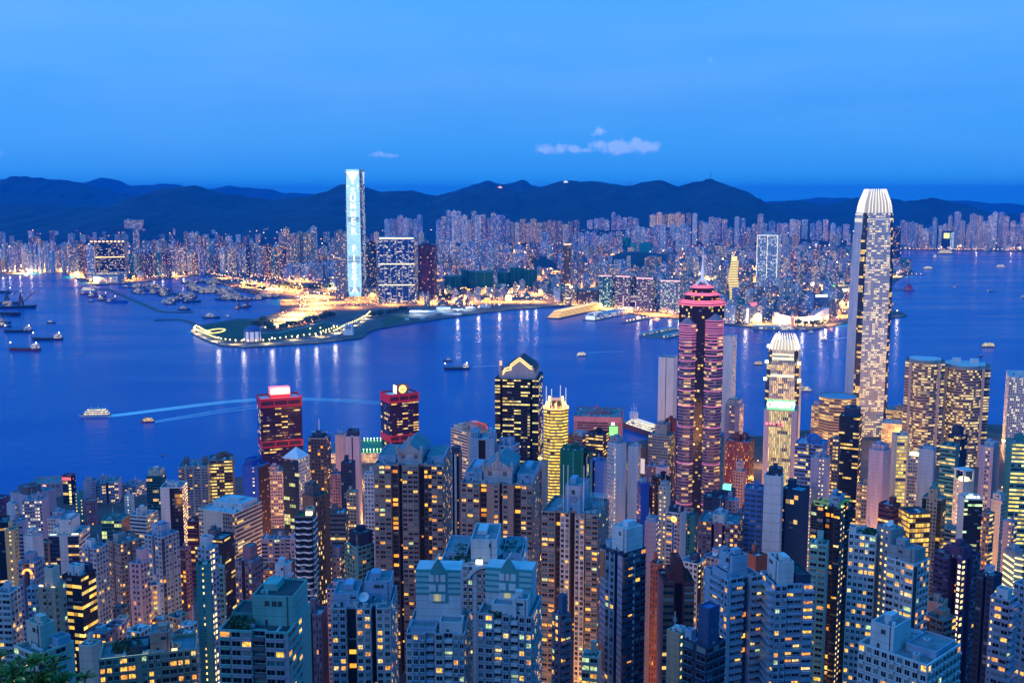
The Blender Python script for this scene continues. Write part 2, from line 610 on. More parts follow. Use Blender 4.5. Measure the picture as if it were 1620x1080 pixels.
def flat(name, pts, z, mat, z0=None, kind="structure"):
    """A flat sheet with the outline pts (world x, y); with z0 also its side walls."""
    mb = MB()
    P = [Vector((p[0], p[1], 0)) for p in pts]
    for tri in tessellate_polygon([P]):
        a, b, c = [(P[i].x, P[i].y, z) for i in tri]
        ar = (b[0] - a[0]) * (c[1] - a[1]) - (b[1] - a[1]) * (c[0] - a[0])
        mb.face((a, b, c) if ar > 0 else (a, c, b))
    if z0 is not None:
        for p, q in zip(P, P[1:] + P[:1]):
            mb.quad((p.x, p.y, z0), (q.x, q.y, z0), (q.x, q.y, z), (p.x, p.y, z))
    return tag(mb.build(name, [mat]), kind=kind)


def pp(lst, z=3.0):
    return [tuple(on_plane(x, y, z)[:2]) for x, y in lst]


COAST = [(-200, 438), (0, 436), (60, 431), (108, 431), (122, 439), (140, 446), (152, 451), (205, 448), (260, 441), (325, 434), (336, 439), (357, 447), (378, 453), (391, 459),
         (415, 464), (437, 466), (444, 470), (443, 490), (430, 497), (403, 504), (370, 504), (348, 509), (317, 513), (309, 517), (302, 525), (321, 536), (348, 546), (385, 549), (422, 547.5),
         (444, 546), (495, 543), (541, 538), (572, 534.5), (579, 529), (583, 525), (592, 521), (622, 515.5), (664, 509), (709, 502), (753, 496), (812, 489), (857, 486), (892, 484), (935, 488),
         (1000, 496), (1040, 501), (1077, 504), (1110, 509), (1152, 513), (1188, 517), (1231, 517), (1253, 519.5), (1278, 522), (1315, 516), (1337, 510), (1375, 507), (1410, 503), (1435, 499), (1428, 494), (1412, 491),
         (1395, 478), (1392, 465), (1414, 447), (1433, 434.5), (1446, 431), (1440, 425), (1426, 409), (1424, 394.5), (1500, 396.5), (1620, 398.5), (1900, 400)]
cp = pp(COAST)
KLAND = cp + [(26000, 9000), (26000, 38000), (-26000, 38000), (-26000, 8000), (-9000, cp[0][1])]
g_city = ground_mat((0.045, 0.045, 0.05), (0.12, 0.11, 0.10), 0.02)
flat("land", KLAND, 3.0, g_city, z0=-3)


def inside(x, y, poly):
    c = False
    j = len(poly) - 1
    for i in range(len(poly)):
        xi, yi = poly[i]
        xj, yj = poly[j]
        if (yi > y) != (yj > y) and x < (xj - xi) * (y - yi) / (yj - yi) + xi:
            c = not c
        j = i
    return c


# island slope the camera stands on
def island_coast(x):
    if x < -330:
        return 1370 + max(0, min(1, (x + 430) / 100)) * 230
    return 1600 + max(0, min(1, (x + 330) / 1100)) * 190


mb = MB()
xs = [-1500 + 50 * i for i in range(67)]
ys = [-150 + 45 * i for i in range(46)]
for i in range(len(xs) - 1):
    for j in range(len(ys) - 1):
        q = []
        for a, b in ((i, j), (i + 1, j), (i + 1, j + 1), (i, j + 1)):
            x, y = xs[a], ys[b]
            z = terr(x, y) + (noise.noise(Vector((x * 0.01, y * 0.01, 0))) * 4 if y < 1300 else 0)
            if y > island_coast(x):
                z = -4
            q.append((x, y, z))
        mb.face(q)
tag(mb.build("hillside", [ground_mat((0.035, 0.04, 0.035), (0.09, 0.085, 0.08), 0.03)]), kind="structure")


# distant ridges: silhouettes read at their own distance, built as sloping terrain
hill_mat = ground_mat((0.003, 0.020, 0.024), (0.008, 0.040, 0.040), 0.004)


HILLS = []


def ridge(name, prof, depth, thick, seed, ext=True, z0=3):
    prof = [(x, y) for x, y in prof]
    if ext:
        prof = [(prof[0][0] - 400, prof[0][1] + 14)] + prof + [(prof[-1][0] + 400, prof[-1][1] + 14)]
    nx, ny = 300, 26
    P = [at_depth(x, y, depth) for x, y in prof]
    X0, X1 = P[0].x, P[-1].x
    grid = []
    k = 0
    for i in range(nx + 1):
        x = X0 + (X1 - X0) * i / nx
        while k < len(P) - 2 and P[k + 1].x < x:
            k += 1
        t = (x - P[k].x) / (P[k + 1].x - P[k].x)
        t = t * t * (3 - 2 * t) * 0.5 + t * 0.5
        zr = P[k].z + (P[k + 1].z - P[k].z) * t
        row = []
        for j in range(ny + 1):
            s = -1 + 1.35 * j / ny if j < ny else 0.5
            sh = max(0, 1 - abs(s)) ** 0.85
            nv = noise.fractal(Vector((x * 0.0011, s * thick * 0.0011, seed)), 0.9, 2.1, 5)
            rv = abs(noise.noise(Vector((x * 0.0016 + seed, s * 0.8, seed))))
            w = min(1, abs(s) * 4) * max(0, 1 - abs(s))
            z = z0 + (zr - z0) * sh * (1 + w * (0.28 * nv - 0.30 * rv)) + nv * 9 * (1 if abs(s) < 0.05 else 0.3) + 16 * noise.fractal(Vector((x * 0.006, s * thick * 0.006, seed + 9)), 0.8, 2.2, 4)
            row.append((x + nv * 40 * w, depth + s * thick, max(-2, z - (3 if abs(s) > 0.97 else 0))))
        grid.append(row)
    mb = MB()
    for i in range(nx):
        for j in range(ny):
            mb.face((grid[i][j], grid[i + 1][j], grid[i + 1][j + 1], grid[i][j + 1]))
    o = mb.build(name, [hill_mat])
    for p in o.data.polygons:
        p.use_smooth = True
    HILLS.append(o)
    return tag(o, kind="structure")


R2 = [(-120, 338), (0, 331), (16, 322), (65, 324), (104, 327), (130, 323), (166, 329), (192, 319), (225, 309), (249, 300), (280, 294), (311, 293), (337, 300), (363, 306), (415, 311), (426, 314), (465, 313), (478, 312),
      (514, 304), (541, 291), (560, 291), (576, 294), (602, 303), (623, 302), (646, 300), (667, 304), (693, 310), (716, 305), (750, 299), (784, 295), (805, 299), (822, 303), (852, 293), (891, 286),
      (924, 287), (961, 289), (997, 293), (1015, 286), (1046, 284), (1072, 292), (1098, 286), (1124, 281), (1145, 287), (1163, 295), (1176, 304), (1189, 315), (1210, 325), (1240, 336), (1290, 346)]
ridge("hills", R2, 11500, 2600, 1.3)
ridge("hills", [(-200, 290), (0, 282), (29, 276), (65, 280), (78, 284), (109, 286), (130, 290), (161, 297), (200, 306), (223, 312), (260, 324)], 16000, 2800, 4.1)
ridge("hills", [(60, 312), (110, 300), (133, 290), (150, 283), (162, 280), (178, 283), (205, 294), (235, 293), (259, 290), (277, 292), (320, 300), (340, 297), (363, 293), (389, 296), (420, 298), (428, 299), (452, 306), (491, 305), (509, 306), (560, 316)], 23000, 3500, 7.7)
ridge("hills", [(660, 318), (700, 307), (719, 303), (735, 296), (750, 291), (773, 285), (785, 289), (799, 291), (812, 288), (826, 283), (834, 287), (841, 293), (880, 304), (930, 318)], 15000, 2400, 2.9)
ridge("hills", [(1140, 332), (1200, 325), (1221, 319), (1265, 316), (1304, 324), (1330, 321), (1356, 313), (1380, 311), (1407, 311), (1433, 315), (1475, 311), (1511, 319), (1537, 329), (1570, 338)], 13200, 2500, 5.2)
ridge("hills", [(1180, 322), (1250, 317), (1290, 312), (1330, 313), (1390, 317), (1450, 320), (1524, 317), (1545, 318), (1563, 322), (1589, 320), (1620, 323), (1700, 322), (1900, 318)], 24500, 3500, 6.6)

from mathutils.bvhtree import BVHTree

_bv = []
for o in HILLS:
    _bv.append(BVHTree.FromPolygons([v.co[:] for v in o.data.vertices], [p.vertices[:] for p in o.data.polygons]))


def ground_hit(px, py):
    """Where the sight line through an image point meets flat land or a hillside."""
    p = on_plane(px, py, 3.0) if py > 318 else Vector((0, 99999, 0))
    best = p
    r = ray(px, py).normalized()
    for b in _bv:
        h = b.ray_cast(Vector((0, 0, H)), r)[0]
        if h is not None and h.y < best.y:
            best = h
    return best
# ------------------------------------------------------------------ buildings
FOOT = []      # footprints already built on: (x, y, radius, ztop, short name)


def parse(spec):
    """'W3 d1 p2:teal' -> [(letter, weight, colour or None)]; the weights are shares of the face's width."""
    out = []
    for tk in spec.split():
        c = None
        if ":" in tk:
            tk, c = tk.split(":")
        out.append((tk[0], float(tk[1:] or 1), c))
    t = sum(o[1] for o in out)
    return [(a, w / t, c) for a, w, c in out]


WINM = {}


def win_glass(kind):
    key = ("pane", kind)
    if key in MAT:
        return MAT[key]
    m, n, l, b = new_mat("window_pane")
    if kind[0] == "l":
        col, st = {"lo": ((1, 0.36, 0.03), 1.5), "ly": ((1, 0.50, 0.05), 1.8), "lw": ((1, 0.66, 0.20), 1.7), "lg": ((0.75, 1, 0.45), 1.0)}[kind]
        b.inputs["Base Color"].default_value = (0.2, 0.15, 0.1, 1)
        oi = n.new("ShaderNodeObjectInfo")
        tc = n.new("ShaderNodeTexCoord")
        t = n.new("ShaderNodeTexNoise")
        t.noise_dimensions = "4D"
        t.inputs["Scale"].default_value = 1.1
        t.inputs["Detail"].default_value = 3
        l.new(tc.outputs["Object"], t.inputs["Vector"])
        mm = n.new("ShaderNodeMath")
        mm.operation = "MULTIPLY"
        mm.inputs[1].default_value = 97.0
        l.new(oi.outputs["Random"], mm.inputs[0])
        l.new(mm.outputs[0], t.inputs["W"])
        r = n.new("ShaderNodeMapRange")
        r.inputs["From Min"].default_value = 0.35
        r.inputs["From Max"].default_value = 0.65
        r.inputs["To Min"].default_value = 0.15 * st
        r.inputs["To Max"].default_value = 1.35 * st
        l.new(t.outputs[0], r.inputs[0])
        b.inputs["Emission Color"].default_value = (*col, 1)
        l.new(r.outputs[0], b.inputs["Emission Strength"])
        m.cycles.emission_sampling = "NONE"
    elif kind == "cur":
        b.inputs["Base Color"].default_value = (0.22, 0.23, 0.24, 1)
        b.inputs["Roughness"].default_value = 0.4
    elif kind == "tea":
        b.inputs["Base Color"].default_value = (0.05, 0.16, 0.19, 1)
        b.inputs["Roughness"].default_value = 0.2
    else:
        b.inputs["Base Color"].default_value = (0.008, 0.012, 0.022, 1)
        b.inputs["Roughness"].default_value = 0.12
        b.inputs["Specular IOR Level"].default_value = 0.22
    MAT[key] = m
    return m


def add_window(mb, x, z, w, h, kind, ac, mf, y=0.0):
    """Frame, mullion and pane of one window on a wall in the plane y (outside is -y)."""
    t = 0.14
    for a, b, c, d in ((x - t, x, z - t, z + h + t), (x + w, x + w + t, z - t, z + h + t), (x, x + w, z - t, z), (x, x + w, z + h, z + h + t), (x + w * .5 - .05, x + w * .5 + .05, z, z + h)):
        mb.quad((a, y - .16, c), (b, y - .16, c), (b, y - .16, d), (a, y - .16, d), mf)
    mb.face(((x - t, y - .16, z + h + t), (x + w + t, y - .16, z + h + t), (x + w + t, y, z + h + t), (x - t, y, z + h + t)), mf)
    mb.face(((x - t, y, z - t), (x + w + t, y, z - t), (x + w + t, y - .45, z - t), (x - t, y - .45, z - t)), mf)
    mb.face(((x - t, y - .45, z - t), (x + w + t, y - .45, z - t), (x + w + t, y - .16, z), (x - t, y - .16, z)), mf)
    mb.quad((x, y - .06, z), (x + w, y - .06, z), (x + w, y - .06, z + h), (x, y - .06, z + h), kind)
    if ac:
        mb.box(x + w * .55, x + w * .55 + .8, y - .75, y - .02, z - .85, z - .25, mf)


PKINDS = ["dk", "cur", "tea", "lo", "ly", "lw", "lg"]


def pick_kind(rnd, lit):
    r = rnd.random()
    if r < lit:
        return rnd.choice(["lo", "ly", "ly", "lw", "lo", "ly", "ly", "lg"])
    return rnd.choice(["dk", "dk", "dk", "dk", "cur", "tea"])


def near_window(w, h, kind, ac, framecol):
    key = (round(w, 1), round(h, 1), kind, ac, framecol)
    if key not in WINM:
        mb = MB()
        add_window(mb, -key[0] / 2, 0, key[0], key[1], 1, ac, 0)
        WINM[key] = mb.mesh("window", [matte(framecol, 0.6, 0.0), win_glass(kind)])
    return WINM[key]


RUNIT = {}


def roof_unit(kd):
    if kd not in RUNIT:
        mb = MB()
        if kd == "water_tank":
            mb.cyl(0, 0, .9, .25, 1.9, 10, 0)
            mb.cyl(0, 0, .3, 1.9, 2.05, 6, 1)
            mb.box(-.8, .8, -.1, .1, 0, .25, 1)
        elif kd == "cooling_unit":
            mb.box(-1.1, 1.1, -.7, .7, .2, 1.4, 0)
            for s in (-.5, .5):
                mb.cyl(s, 0, .4, 1.4, 1.5, 8, 1)
            mb.box(-1, 1, -.6, .6, 0, .2, 1)
        elif kd == "roof_duct":
            mb.box(-2.6, 1.8, -.35, .35, .4, 1.0, 0)
            mb.box(1.4, 2.1, -.35, .35, .02, .98, 0)
            mb.box(-2.5, -2.1, -.3, .3, 0, .4, 1)
        else:
            mb.box(-.9, .9, -1.2, 1.2, 0, 1.0, 0)
            mb.box(-1.0, 1.0, -1.3, 1.3, 1.0, 1.12, 1)
        RUNIT[kd] = mb.mesh(kd, [matte((.42, .44, .46), .6, .2, .6), matte(C["dgrey"], .7, .2)])
    return RUNIT[kd]


def solve(x0, xm, x1, yt, d, asp, back=None):
    kc = (xm - 810) / FPX
    kc2 = atan(kc)
    a_, b_ = max(0.0, xm - x0), max(0.0, x1 - xm)
    if b_ <= 0:
        beta = kc2 + radians(1)
    elif a_ <= 0:
        beta = kc2 + radians(89)
    else:
        beta = atan2(b_ * asp, a_) + kc2
    c = at_depth(xm, yt, d)
    D = fwd(c)
    wA = wB = None
    if a_ > 0:
        k = (x0 - 810) / FPX
        wA = (c.x - k * D) / (cos(beta) + k * sin(beta) * cos(TH))
    if b_ > 0:
        k = (x1 - 810) / FPX
        wB = (k * D - c.x) / (sin(beta) - k * cos(beta) * cos(TH))
    if wA is None:
        wA = back or wB * 0.8
    if wB is None:
        wB = back or min(wA * 0.8, 26)
    return c, beta, wA, wB


def tower(kind, label, cat, x0, xm, x1, yt, d, A, B, col, fh=3.1, asp=1.0, near=0, junk=1, roof="roof", group=None, zb=None, back=None,
          lit=None, st=None, glass=GLASS, top=None, parapet=1.3, la=None, lb=None, dish=0, winlit=0.12, seed=None, ledge=True, crown=None):
    rnd = random.Random(seed if seed is not None else int(x0 * 31 + yt * 17 + d))
    c, beta, wA, wB = solve(x0, xm, x1, yt, d, asp, back)
    ca, sa = cos(-beta), sin(-beta)
    ctr = Vector((c.x - wA / 2 * cos(beta) + wB / 2 * sin(beta), c.y + wA / 2 * sin(beta) + wB / 2 * cos(beta), 0))
    if zb is None:
        zb = terr(ctr.x, ctr.y - wB / 2) - 3
    zt = c.z
    h = zt - zb
    root = empty(kind, label, cat, (ctr.x, ctr.y, zb), -beta, group)
    FOOT.append((ctr.x, ctr.y, max(wA, wB) * 0.55, zt, label))
    wall = C[col] if isinstance(col, str) else col
    mats, mi = [], {}

    def mat(letter, cc=None, plain=False):
        w = C[cc] if isinstance(cc, str) else (cc or wall)
        if plain:
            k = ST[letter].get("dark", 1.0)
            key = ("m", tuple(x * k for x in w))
            if key not in mi:
                mi[key] = len(mats)
                mats.append(facade("p", key[1]))
            return mi[key]
        key = (letter, w)
        if key not in mi:
            mi[key] = len(mats)
            use = lit if letter not in "sLdp" else None
            mats.append(facade(letter, w, glass, use, st if letter not in "sL" else None, la if letter not in "sL" else None, lb if letter not in "sL" else None))
        return mi[key]

    mb = MB()
    rd = {"d": 5.0, "k": 2.6, "b": 1.2}
    nfl = max(1, round(h / fh))
    fhh = h / nfl
    # outline: face A (front), face B (right), then back and left
    fa, fb = parse(A), parse(B)
    out, segs = [], []
    x = -wA / 2
    na = len(fa)
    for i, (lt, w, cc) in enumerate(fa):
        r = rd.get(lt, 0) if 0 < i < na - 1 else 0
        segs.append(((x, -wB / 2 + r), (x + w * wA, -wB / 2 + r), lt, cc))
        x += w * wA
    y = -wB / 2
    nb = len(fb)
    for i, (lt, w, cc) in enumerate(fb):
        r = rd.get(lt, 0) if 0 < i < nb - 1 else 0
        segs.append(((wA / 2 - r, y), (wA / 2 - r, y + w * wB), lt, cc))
        y += w * wB
    segs.append(((wA / 2, wB / 2), (-wA / 2, wB / 2), fa[0][0], fa[0][2]))
    segs.append(((-wA / 2, wB / 2), (-wA / 2, -wB / 2), fb[0][0], fb[0][2]))
    ru = rnd.randint(0, 400)
    wins = []
    prev = None
    for (p, q, lt, cc) in segs:
        if prev is not None and (abs(prev[0] - p[0]) > 1e-6 or abs(prev[1] - p[1]) > 1e-6):
            mb.quad((*prev, 0), (*p, 0), (*p, h), (*prev, h), mat("p"))
            out.append(prev)
        out.append(p)
        L = math.hypot(q[0] - p[0], q[1] - p[1])
        S = ST[lt]
        nc = max(1, round(L / S["cw"]))
        if lt == "s" and L < 6:
            nc = 1
        front = len(out) and segs.index((p, q, lt, cc)) < na + nb
        isnear = near and front and lt in "wWob"
        hp = h - parapet
        mb.quad((*p, 0), (*q, 0), (*q, h), (*p, h), mat(lt, cc, plain=isnear) if hp > 0 else 0, (ru, ru + nc), (0.0 + ru % 50, ru % 50 + nfl))
        ru += nc + 11
        ux, uy = (q[0] - p[0]) / L, (q[1] - p[1]) / L
        nx_, ny_ = uy, -ux
        if front and ledge and lt in "Wbc" and h > 8:
            # floor slabs, or solid balcony fronts, standing proud of the wall
            dep, hh = (0.55, 0.5) if lt == "W" else (1.5, 1.15)
            i0, i1 = (0.25, L - 0.25)
            lm = mat("p", cc)
            for k in range(1, nfl):
                z = k * fhh - 0.25
                if lt == "W" and near == 0 and k % 1:
                    continue
                a = (p[0] + ux * i0, p[1] + uy * i0)
                b = (p[0] + ux * i1, p[1] + uy * i1)
                a2 = (a[0] + nx_ * dep, a[1] + ny_ * dep)
                b2 = (b[0] + nx_ * dep, b[1] + ny_ * dep)
                mb.quad((*a2, z), (*b2, z), (*b2, z + hh), (*a2, z + hh), lm)
                mb.face(((*a, z), (*b, z), (*b2, z), (*a2, z)), lm)
                mb.face(((*a2, z + hh), (*b2, z + hh), (*b, z + hh), (*a, z + hh)), lm)
                mb.face(((*a, z), (*a2, z), (*a2, z + hh), (*a, z + hh)), lm)
                mb.face(((*b2, z), (*b, z), (*b, z + hh), (*b2, z + hh)), lm)
        if isnear:
            ang = atan2(uy, ux)
            cw = L / nc
            ww, wh = min(cw * S["ww"], cw - 0.5), fhh * S["wh"]
            for k in range(nfl - 1, -1, -1):
                for i in range(nc):
                    s = (i + 0.5) * cw
                    dz = 1.25 if lt == "b" else fhh * 0.3
                    wins.append((k * fhh + dz, p[0] + ux * s + nx_ * 0.01, p[1] + uy * s + ny_ * 0.01, ang, ww, wh if lt != "b" else fhh * 0.5, lt))
        prev = q
    # the roof deck lies under the parapet
    mb.face([(*p, h - parapet) for p in out], mat("p"))
    mb.build("walls", mats, root)
    rc = C[roof] if isinstance(roof, str) else roof
    rb = MB()
    n = len(out)
    cx = sum(p[0] for p in out) / n
    for i in range(n):
        p, q = Vector(out[i]), Vector(out[(i + 1) % n])
        e = q - p
        if e.length < 0.5:
            continue
        e.normalize()
        nn = Vector((-e.y, e.x)) * 0.45
        o_ = Vector((e.y, -e.x)) * 0.06
        P = [p + o_, q + o_, q + nn, p + nn]
        rb.prism([tuple(v) for v in P], h - parapet * 0.9, h + 0.12 + 0.01 * (i % 3), 1)
    rb.face([(p[0] * .995, p[1] * .995, h - parapet + 0.05) for p in out], 0)
    rf = rb.build("roof", [matte(rc, 0.9, 0.45, 0.25), facade("p", wall)], root)
    # what stands on the roof
    zr = h - parapet + 0.05
    if top is None and junk:
        top = []
        k = 1 if min(wA, wB) < 14 else 2
        for i in range(k):
            fx, fy = rnd.uniform(.15, .55), rnd.uniform(.2, .5)
            top.append((fx, fx + rnd.uniform(.2, .35), fy, fy + rnd.uniform(.25, .4), rnd.uniform(3, 6.5), None))
    for t_ in (top or []):
        fx0, fx1, fy0, fy1, hh, cc = t_[:6]
        lb_ = MB()
        X0, X1 = -wA / 2 + fx0 * wA, -wA / 2 + fx1 * wA
        Y0, Y1 = -wB / 2 + fy0 * wB, -wB / 2 + fy1 * wB
        lb_.box(X0, X1, Y0, Y1, zr, zr + hh, 0)
        lb_.box(X0 + .4, X1 - .4, Y0 + .4, Y1 - .4, zr + hh - 0.01, zr + hh + 0.06, 1)
        for (a, b, c_, e) in ((X0, X1, Y0, Y0 + .35), (X0, X1, Y1 - .35, Y1), (X0, X0 + .35, Y0 + .35, Y1 - .35), (X1 - .35, X1, Y0 + .35, Y1 - .35)):
            lb_.box(a, b, c_, e, zr + hh, zr + hh + .7, 0)
        if hh > 3.5:
            lb_.quad((X0 + (X1 - X0) * .3, Y0 - .05, zr), (X0 + (X1 - X0) * .3 + 1.0, Y0 - .05, zr), (X0 + (X1 - X0) * .3 + 1.0, Y0 - .05, zr + 2.1), (X0 + (X1 - X0) * .3, Y0 - .05, zr + 2.1), 2)
        w_, d_ = X1 - X0, Y1 - Y0
        if hh > 4 and w_ > 5:
            # second tier, joints, louvres, pipes and a rail
            e0 = rnd.uniform(.1, .45)
            lb_.box(X0 + w_ * e0, X0 + w_ * (e0 + rnd.uniform(.3, .5)), Y0 + d_ * .35, Y0 + d_ * .8, zr + hh + .06, zr + hh + rnd.uniform(1.8, 3.4), 0)
            lb_.box(X0 - .12, X1 + .12, Y0 - .12, Y1 + .12, zr + hh * .62, zr + hh * .62 + .3, 0)
            for q_ in range(rnd.randint(1, 3)):
                xx = X0 + w_ * rnd.uniform(.1, .8)
                lb_.box(xx, xx + rnd.uniform(.8, 1.8), Y0 - .06, Y0 - .01, zr + hh * .7, zr + hh * .88, 2)
            xx = X1 - w_ * rnd.uniform(.08, .3)
            lb_.beam((xx, Y0 - .2, zr), (xx, Y0 - .2, zr + hh + .7), .09, 2)
            for q_ in range(2):
                xx, yy = X0 + w_ * rnd.uniform(.1, .9), Y0 + d_ * rnd.uniform(.1, .3)
                lb_.box(xx - .5, xx + .5, yy - .4, yy + .4, zr + hh + .06, zr + hh + rnd.uniform(.8, 1.6), 0)
        wc = C[cc] if isinstance(cc, str) else (cc or wall)
        lb_.build("lift_house", [facade("p", wc), matte(rc, 0.9, 0.4, 0.3), matte((0.05, 0.06, 0.07), 0.6, 0)], rf)
    if junk:
        jb = MB()
        if near == 1:
            for i in range(4 + int(wA * wB / 55)):
                kd = rnd.choice(("water_tank", "cooling_unit", "cooling_unit", "roof_duct", "roof_hatch"))
                o = link(kd, roof_unit(kd), rf, (rnd.uniform(-wA / 2 + 1.8, wA / 2 - 1.8), rnd.uniform(-wB / 2 + 1.8, wB / 2 - 1.8), zr), rnd.choice((0, pi / 2)))
                q_ = rnd.uniform(.75, 1.35)
                o.scale = (q_, q_, q_)
        for i in range(0 if near == 1 else 3 + int(wA * wB / 60)):
            x_, y_ = rnd.uniform(-wA / 2 + 1.5, wA / 2 - 1.5), rnd.uniform(-wB / 2 + 1.5, wB / 2 - 1.5)
            a, b = rnd.uniform(.5, 1.6), rnd.uniform(.5, 1.4)
            if rnd.random() < .25:
                jb.cyl(x_, y_, rnd.uniform(.6, 1.1), zr, zr + rnd.uniform(1, 2.2), 9, rnd.choice((0, 1)))
            elif rnd.random() < .3:
                jb.box(x_ - .12, min(x_ + rnd.uniform(3, 7), wA / 2 - .8), y_ - .12, y_ + .12, zr + .3, zr + .55, 0)
            else:
                jb.box(x_ - a, x_ + a, y_ - b, y_ + b, zr, zr + rnd.uniform(.6, 2.0), rnd.choice((0, 1, 2)))
        if jb.v:
            jb.build("roof_plant", [matte(C["lroof"], 0.6, 0.2), matte(C["white"], 0.7, 0.3), matte(C["dgrey"], 0.7, 0.3)], rf)
        if rnd.random() < .5:
            ab = MB()
            x_, y_ = rnd.uniform(-wA / 3, wA / 3), rnd.uniform(-wB / 3, wB / 3)
            ab.beam((x_, y_, zr), (x_, y_, zr + rnd.uniform(6, 11)), .14, 0)
            for q in range(3):
                ab.beam((x_ - 1, y_, zr + 5 + q * .7), (x_ + 1, y_, zr + 5 + q * .7), .06, 0)
            ab.build("antenna", [matte(C["lroof"], 0.5, 0, metal=0.4)], rf)
    for i in range(dish):
        dish_on(rf, rnd.uniform(-wA / 4, wA / 4), rnd.uniform(-wB / 3, 0), zr, rnd.uniform(1.6, 2.4))
    # window objects: the hundred that show largest, the rest in one mesh
    if wins:
        wins.sort(key=lambda t: -t[0])
        fr = tuple(min(.8, v * .8 + .12) for v in wall)
        rest = MB()
        for i, (z, wx, wy, ang, ww, wh, lt) in enumerate(wins):
            kd = pick_kind(rnd, winlit)
            ac = lt == "w" and rnd.random() < .5
            if i < 96 and near == 1:
                link("window", near_window(ww, wh, kd, ac, fr), root, (wx, wy, z), ang)
            else:
                s0 = len(rest.v)
                add_window(rest, -ww / 2, 0, ww, wh, 1 + PKINDS.index(kd), ac, 0)
                cc_, ss_ = cos(ang), sin(ang)
                for k in range(s0, len(rest.v)):
                    vx, vy, vz = rest.v[k]
                    rest.v[k] = (wx + vx * cc_ - vy * ss_, wy + vx * ss_ + vy * cc_, z + vz)
        if rest.v:
            o = rest.build("window_rows", [matte(fr, 0.6, 0.0)] + [win_glass(k) for k in PKINDS], root)
            tag(o, kind="stuff")
    return dict(root=root, roof=rf, wA=wA, wB=wB, h=h, zb=zb, zt=zt, beta=beta, zr=zr, ctr=ctr, rnd=rnd, fh=fhh)


def dish_on(root, x, y, z, r):
    mb = MB()
    mb.cyl(x, y, .14, z, z + r * 1.0, 6, 0)
    c = Vector((x, y, z + r * 1.5))
    ax = Vector((-.15, -.72, .68)).normalized()
    u = ax.cross(Vector((0, 0, 1))).normalized()
    w = ax.cross(u)
    N = 16
    rings = []
    for rr, dp in ((0.05, 0.0), (.5, .10), (.85, .26), (1.0, .36)):
        rings.append([c + (u * cos(2 * pi * i / N) + w * sin(2 * pi * i / N)) * r * rr + ax * r * dp for i in range(N)])
    for a, b in zip(rings, rings[1:]):
        for i in range(N):
            j = (i + 1) % N
            mb.face((a[i], a[j], b[j], b[i]), 0)
    mb.beam(c, c + ax * r * .9, .06, 0)
    mb.beam((x, y, z + r * .9), c, .12, 0)
    mb.build("satellite_dish", [matte((0.62, 0.62, 0.62), 0.6, 0.1)], root)


def sub_box(info, name, fx0, fx1, fy0, fy1, z0, z1, mats, cell=(3, 3), parent=None):
    """A further block on a finished building; fractions of its footprint, heights above its roof."""
    mb = MB()
    a, b = info["wA"], info["wB"]
    mb.box(-a / 2 + fx0 * a, -a / 2 + fx1 * a, -b / 2 + fy0 * b, -b / 2 + fy1 * b, info["zr"] + z0, info["zr"] + z1, 0, cell=cell)
    return mb.build(name, mats, parent or info["root"])


def text_mesh(body, size, ext=0.15, bold=0.0, align="CENTER"):
    cu = bpy.data.curves.new("lettering", "FONT")
    cu.body = body
    cu.size = size
    cu.extrude = ext
    cu.offset = bold
    cu.align_x = align
    cu.align_y = "CENTER"
    o = bpy.data.objects.new("lettering", cu)
    COL.objects.link(o)
    bpy.context.view_layer.update()
    me = bpy.data.meshes.new_from_object(o.evaluated_get(bpy.context.evaluated_depsgraph_get()))
    bpy.data.objects.remove(o)
    return me


def lettering(body, size, mat, parent, loc, rz=0.0, ext=0.15, bold=0.0, name="lettering"):
    me = text_mesh(body, size, ext, bold)
    me.materials.clear()
    me.materials.append(mat)
    o = link(name, me, parent, loc)
    o.rotation_euler = (pi / 2, 0, rz)
    return o
# ------------------------------------------------------------------ the near city, island side
def ap(label, *a, kind="apartment_tower", **k):
    return tower(kind, label, "apartment tower", *a, **k)


def of(label, *a, kind="office_tower", **k):
    k.setdefault("fh", 3.8)
    return tower(kind, label, "office tower", *a, **k)


def lo(label, *a, kind="low_block", **k):
    return tower(kind, label, "building", *a, **k)


# --- far left, by the water
of("narrow dark purple block cut off by the left picture edge", -14, 6, 14, 788, 1120, "w3", "p1", "purple")
lo("small white-roofed block beside the dark purple block at the left edge", 10, 24, 30, 796, 1090, "p1", "w1", "white")
of("low mauve block in front of the pink warehouse, roof box on its left", 16, 46, 88, 784, 1230, "p1", "p1", "lav", top=[(.3, .8, .1, .6, 9, "dgrey")])
of("pale office block with white lit windows and pinkish blank side wall", 34, 66, 77, 791, 1080, "o1", "p1", "lav", lit=.42, la=(1, .75, .4), lb=(1, .9, .7))
r = lo("pink-lit white warehouse with a round red lamp below its roof line", 50, 95, 101, 763, 1330, "p1", "p1", "pink", kind="warehouse", junk=0)  # white walls coloured pink to carry the pink light on them
mb = MB()
A_ = r["wA"]
for i in range(6):
    if i == 2:
        continue
    mb.box(-A_ / 2 + 1 + i * A_ / 6, -A_ / 2 - 1 + (i + 1) * A_ / 6, -r["wB"] / 2 - .25, -r["wB"] / 2 - .05, r["h"] - 6.5, r["h"] - 1.8, 0)
mb.box(-A_ / 2 + 1, A_ / 2 - 1, -r["wB"] / 2 - .25, -r["wB"] / 2 - .05, r["h"] - 10, r["h"] - 9, 0)
for k in range(3):
    mb.box(A_ * .18, A_ / 2 - .5, -r["wB"] / 2 - .25, -r["wB"] / 2 - .05, r["h"] - 20 - 9 * k, r["h"] - 19 - 9 * k, 0)
mb.build("wall_panels", [matte(C["mauve"], .8, .1)], r["root"])
mb = MB()
mb.cyl(0, 0, 2.2, 0, .5, 16, 0)
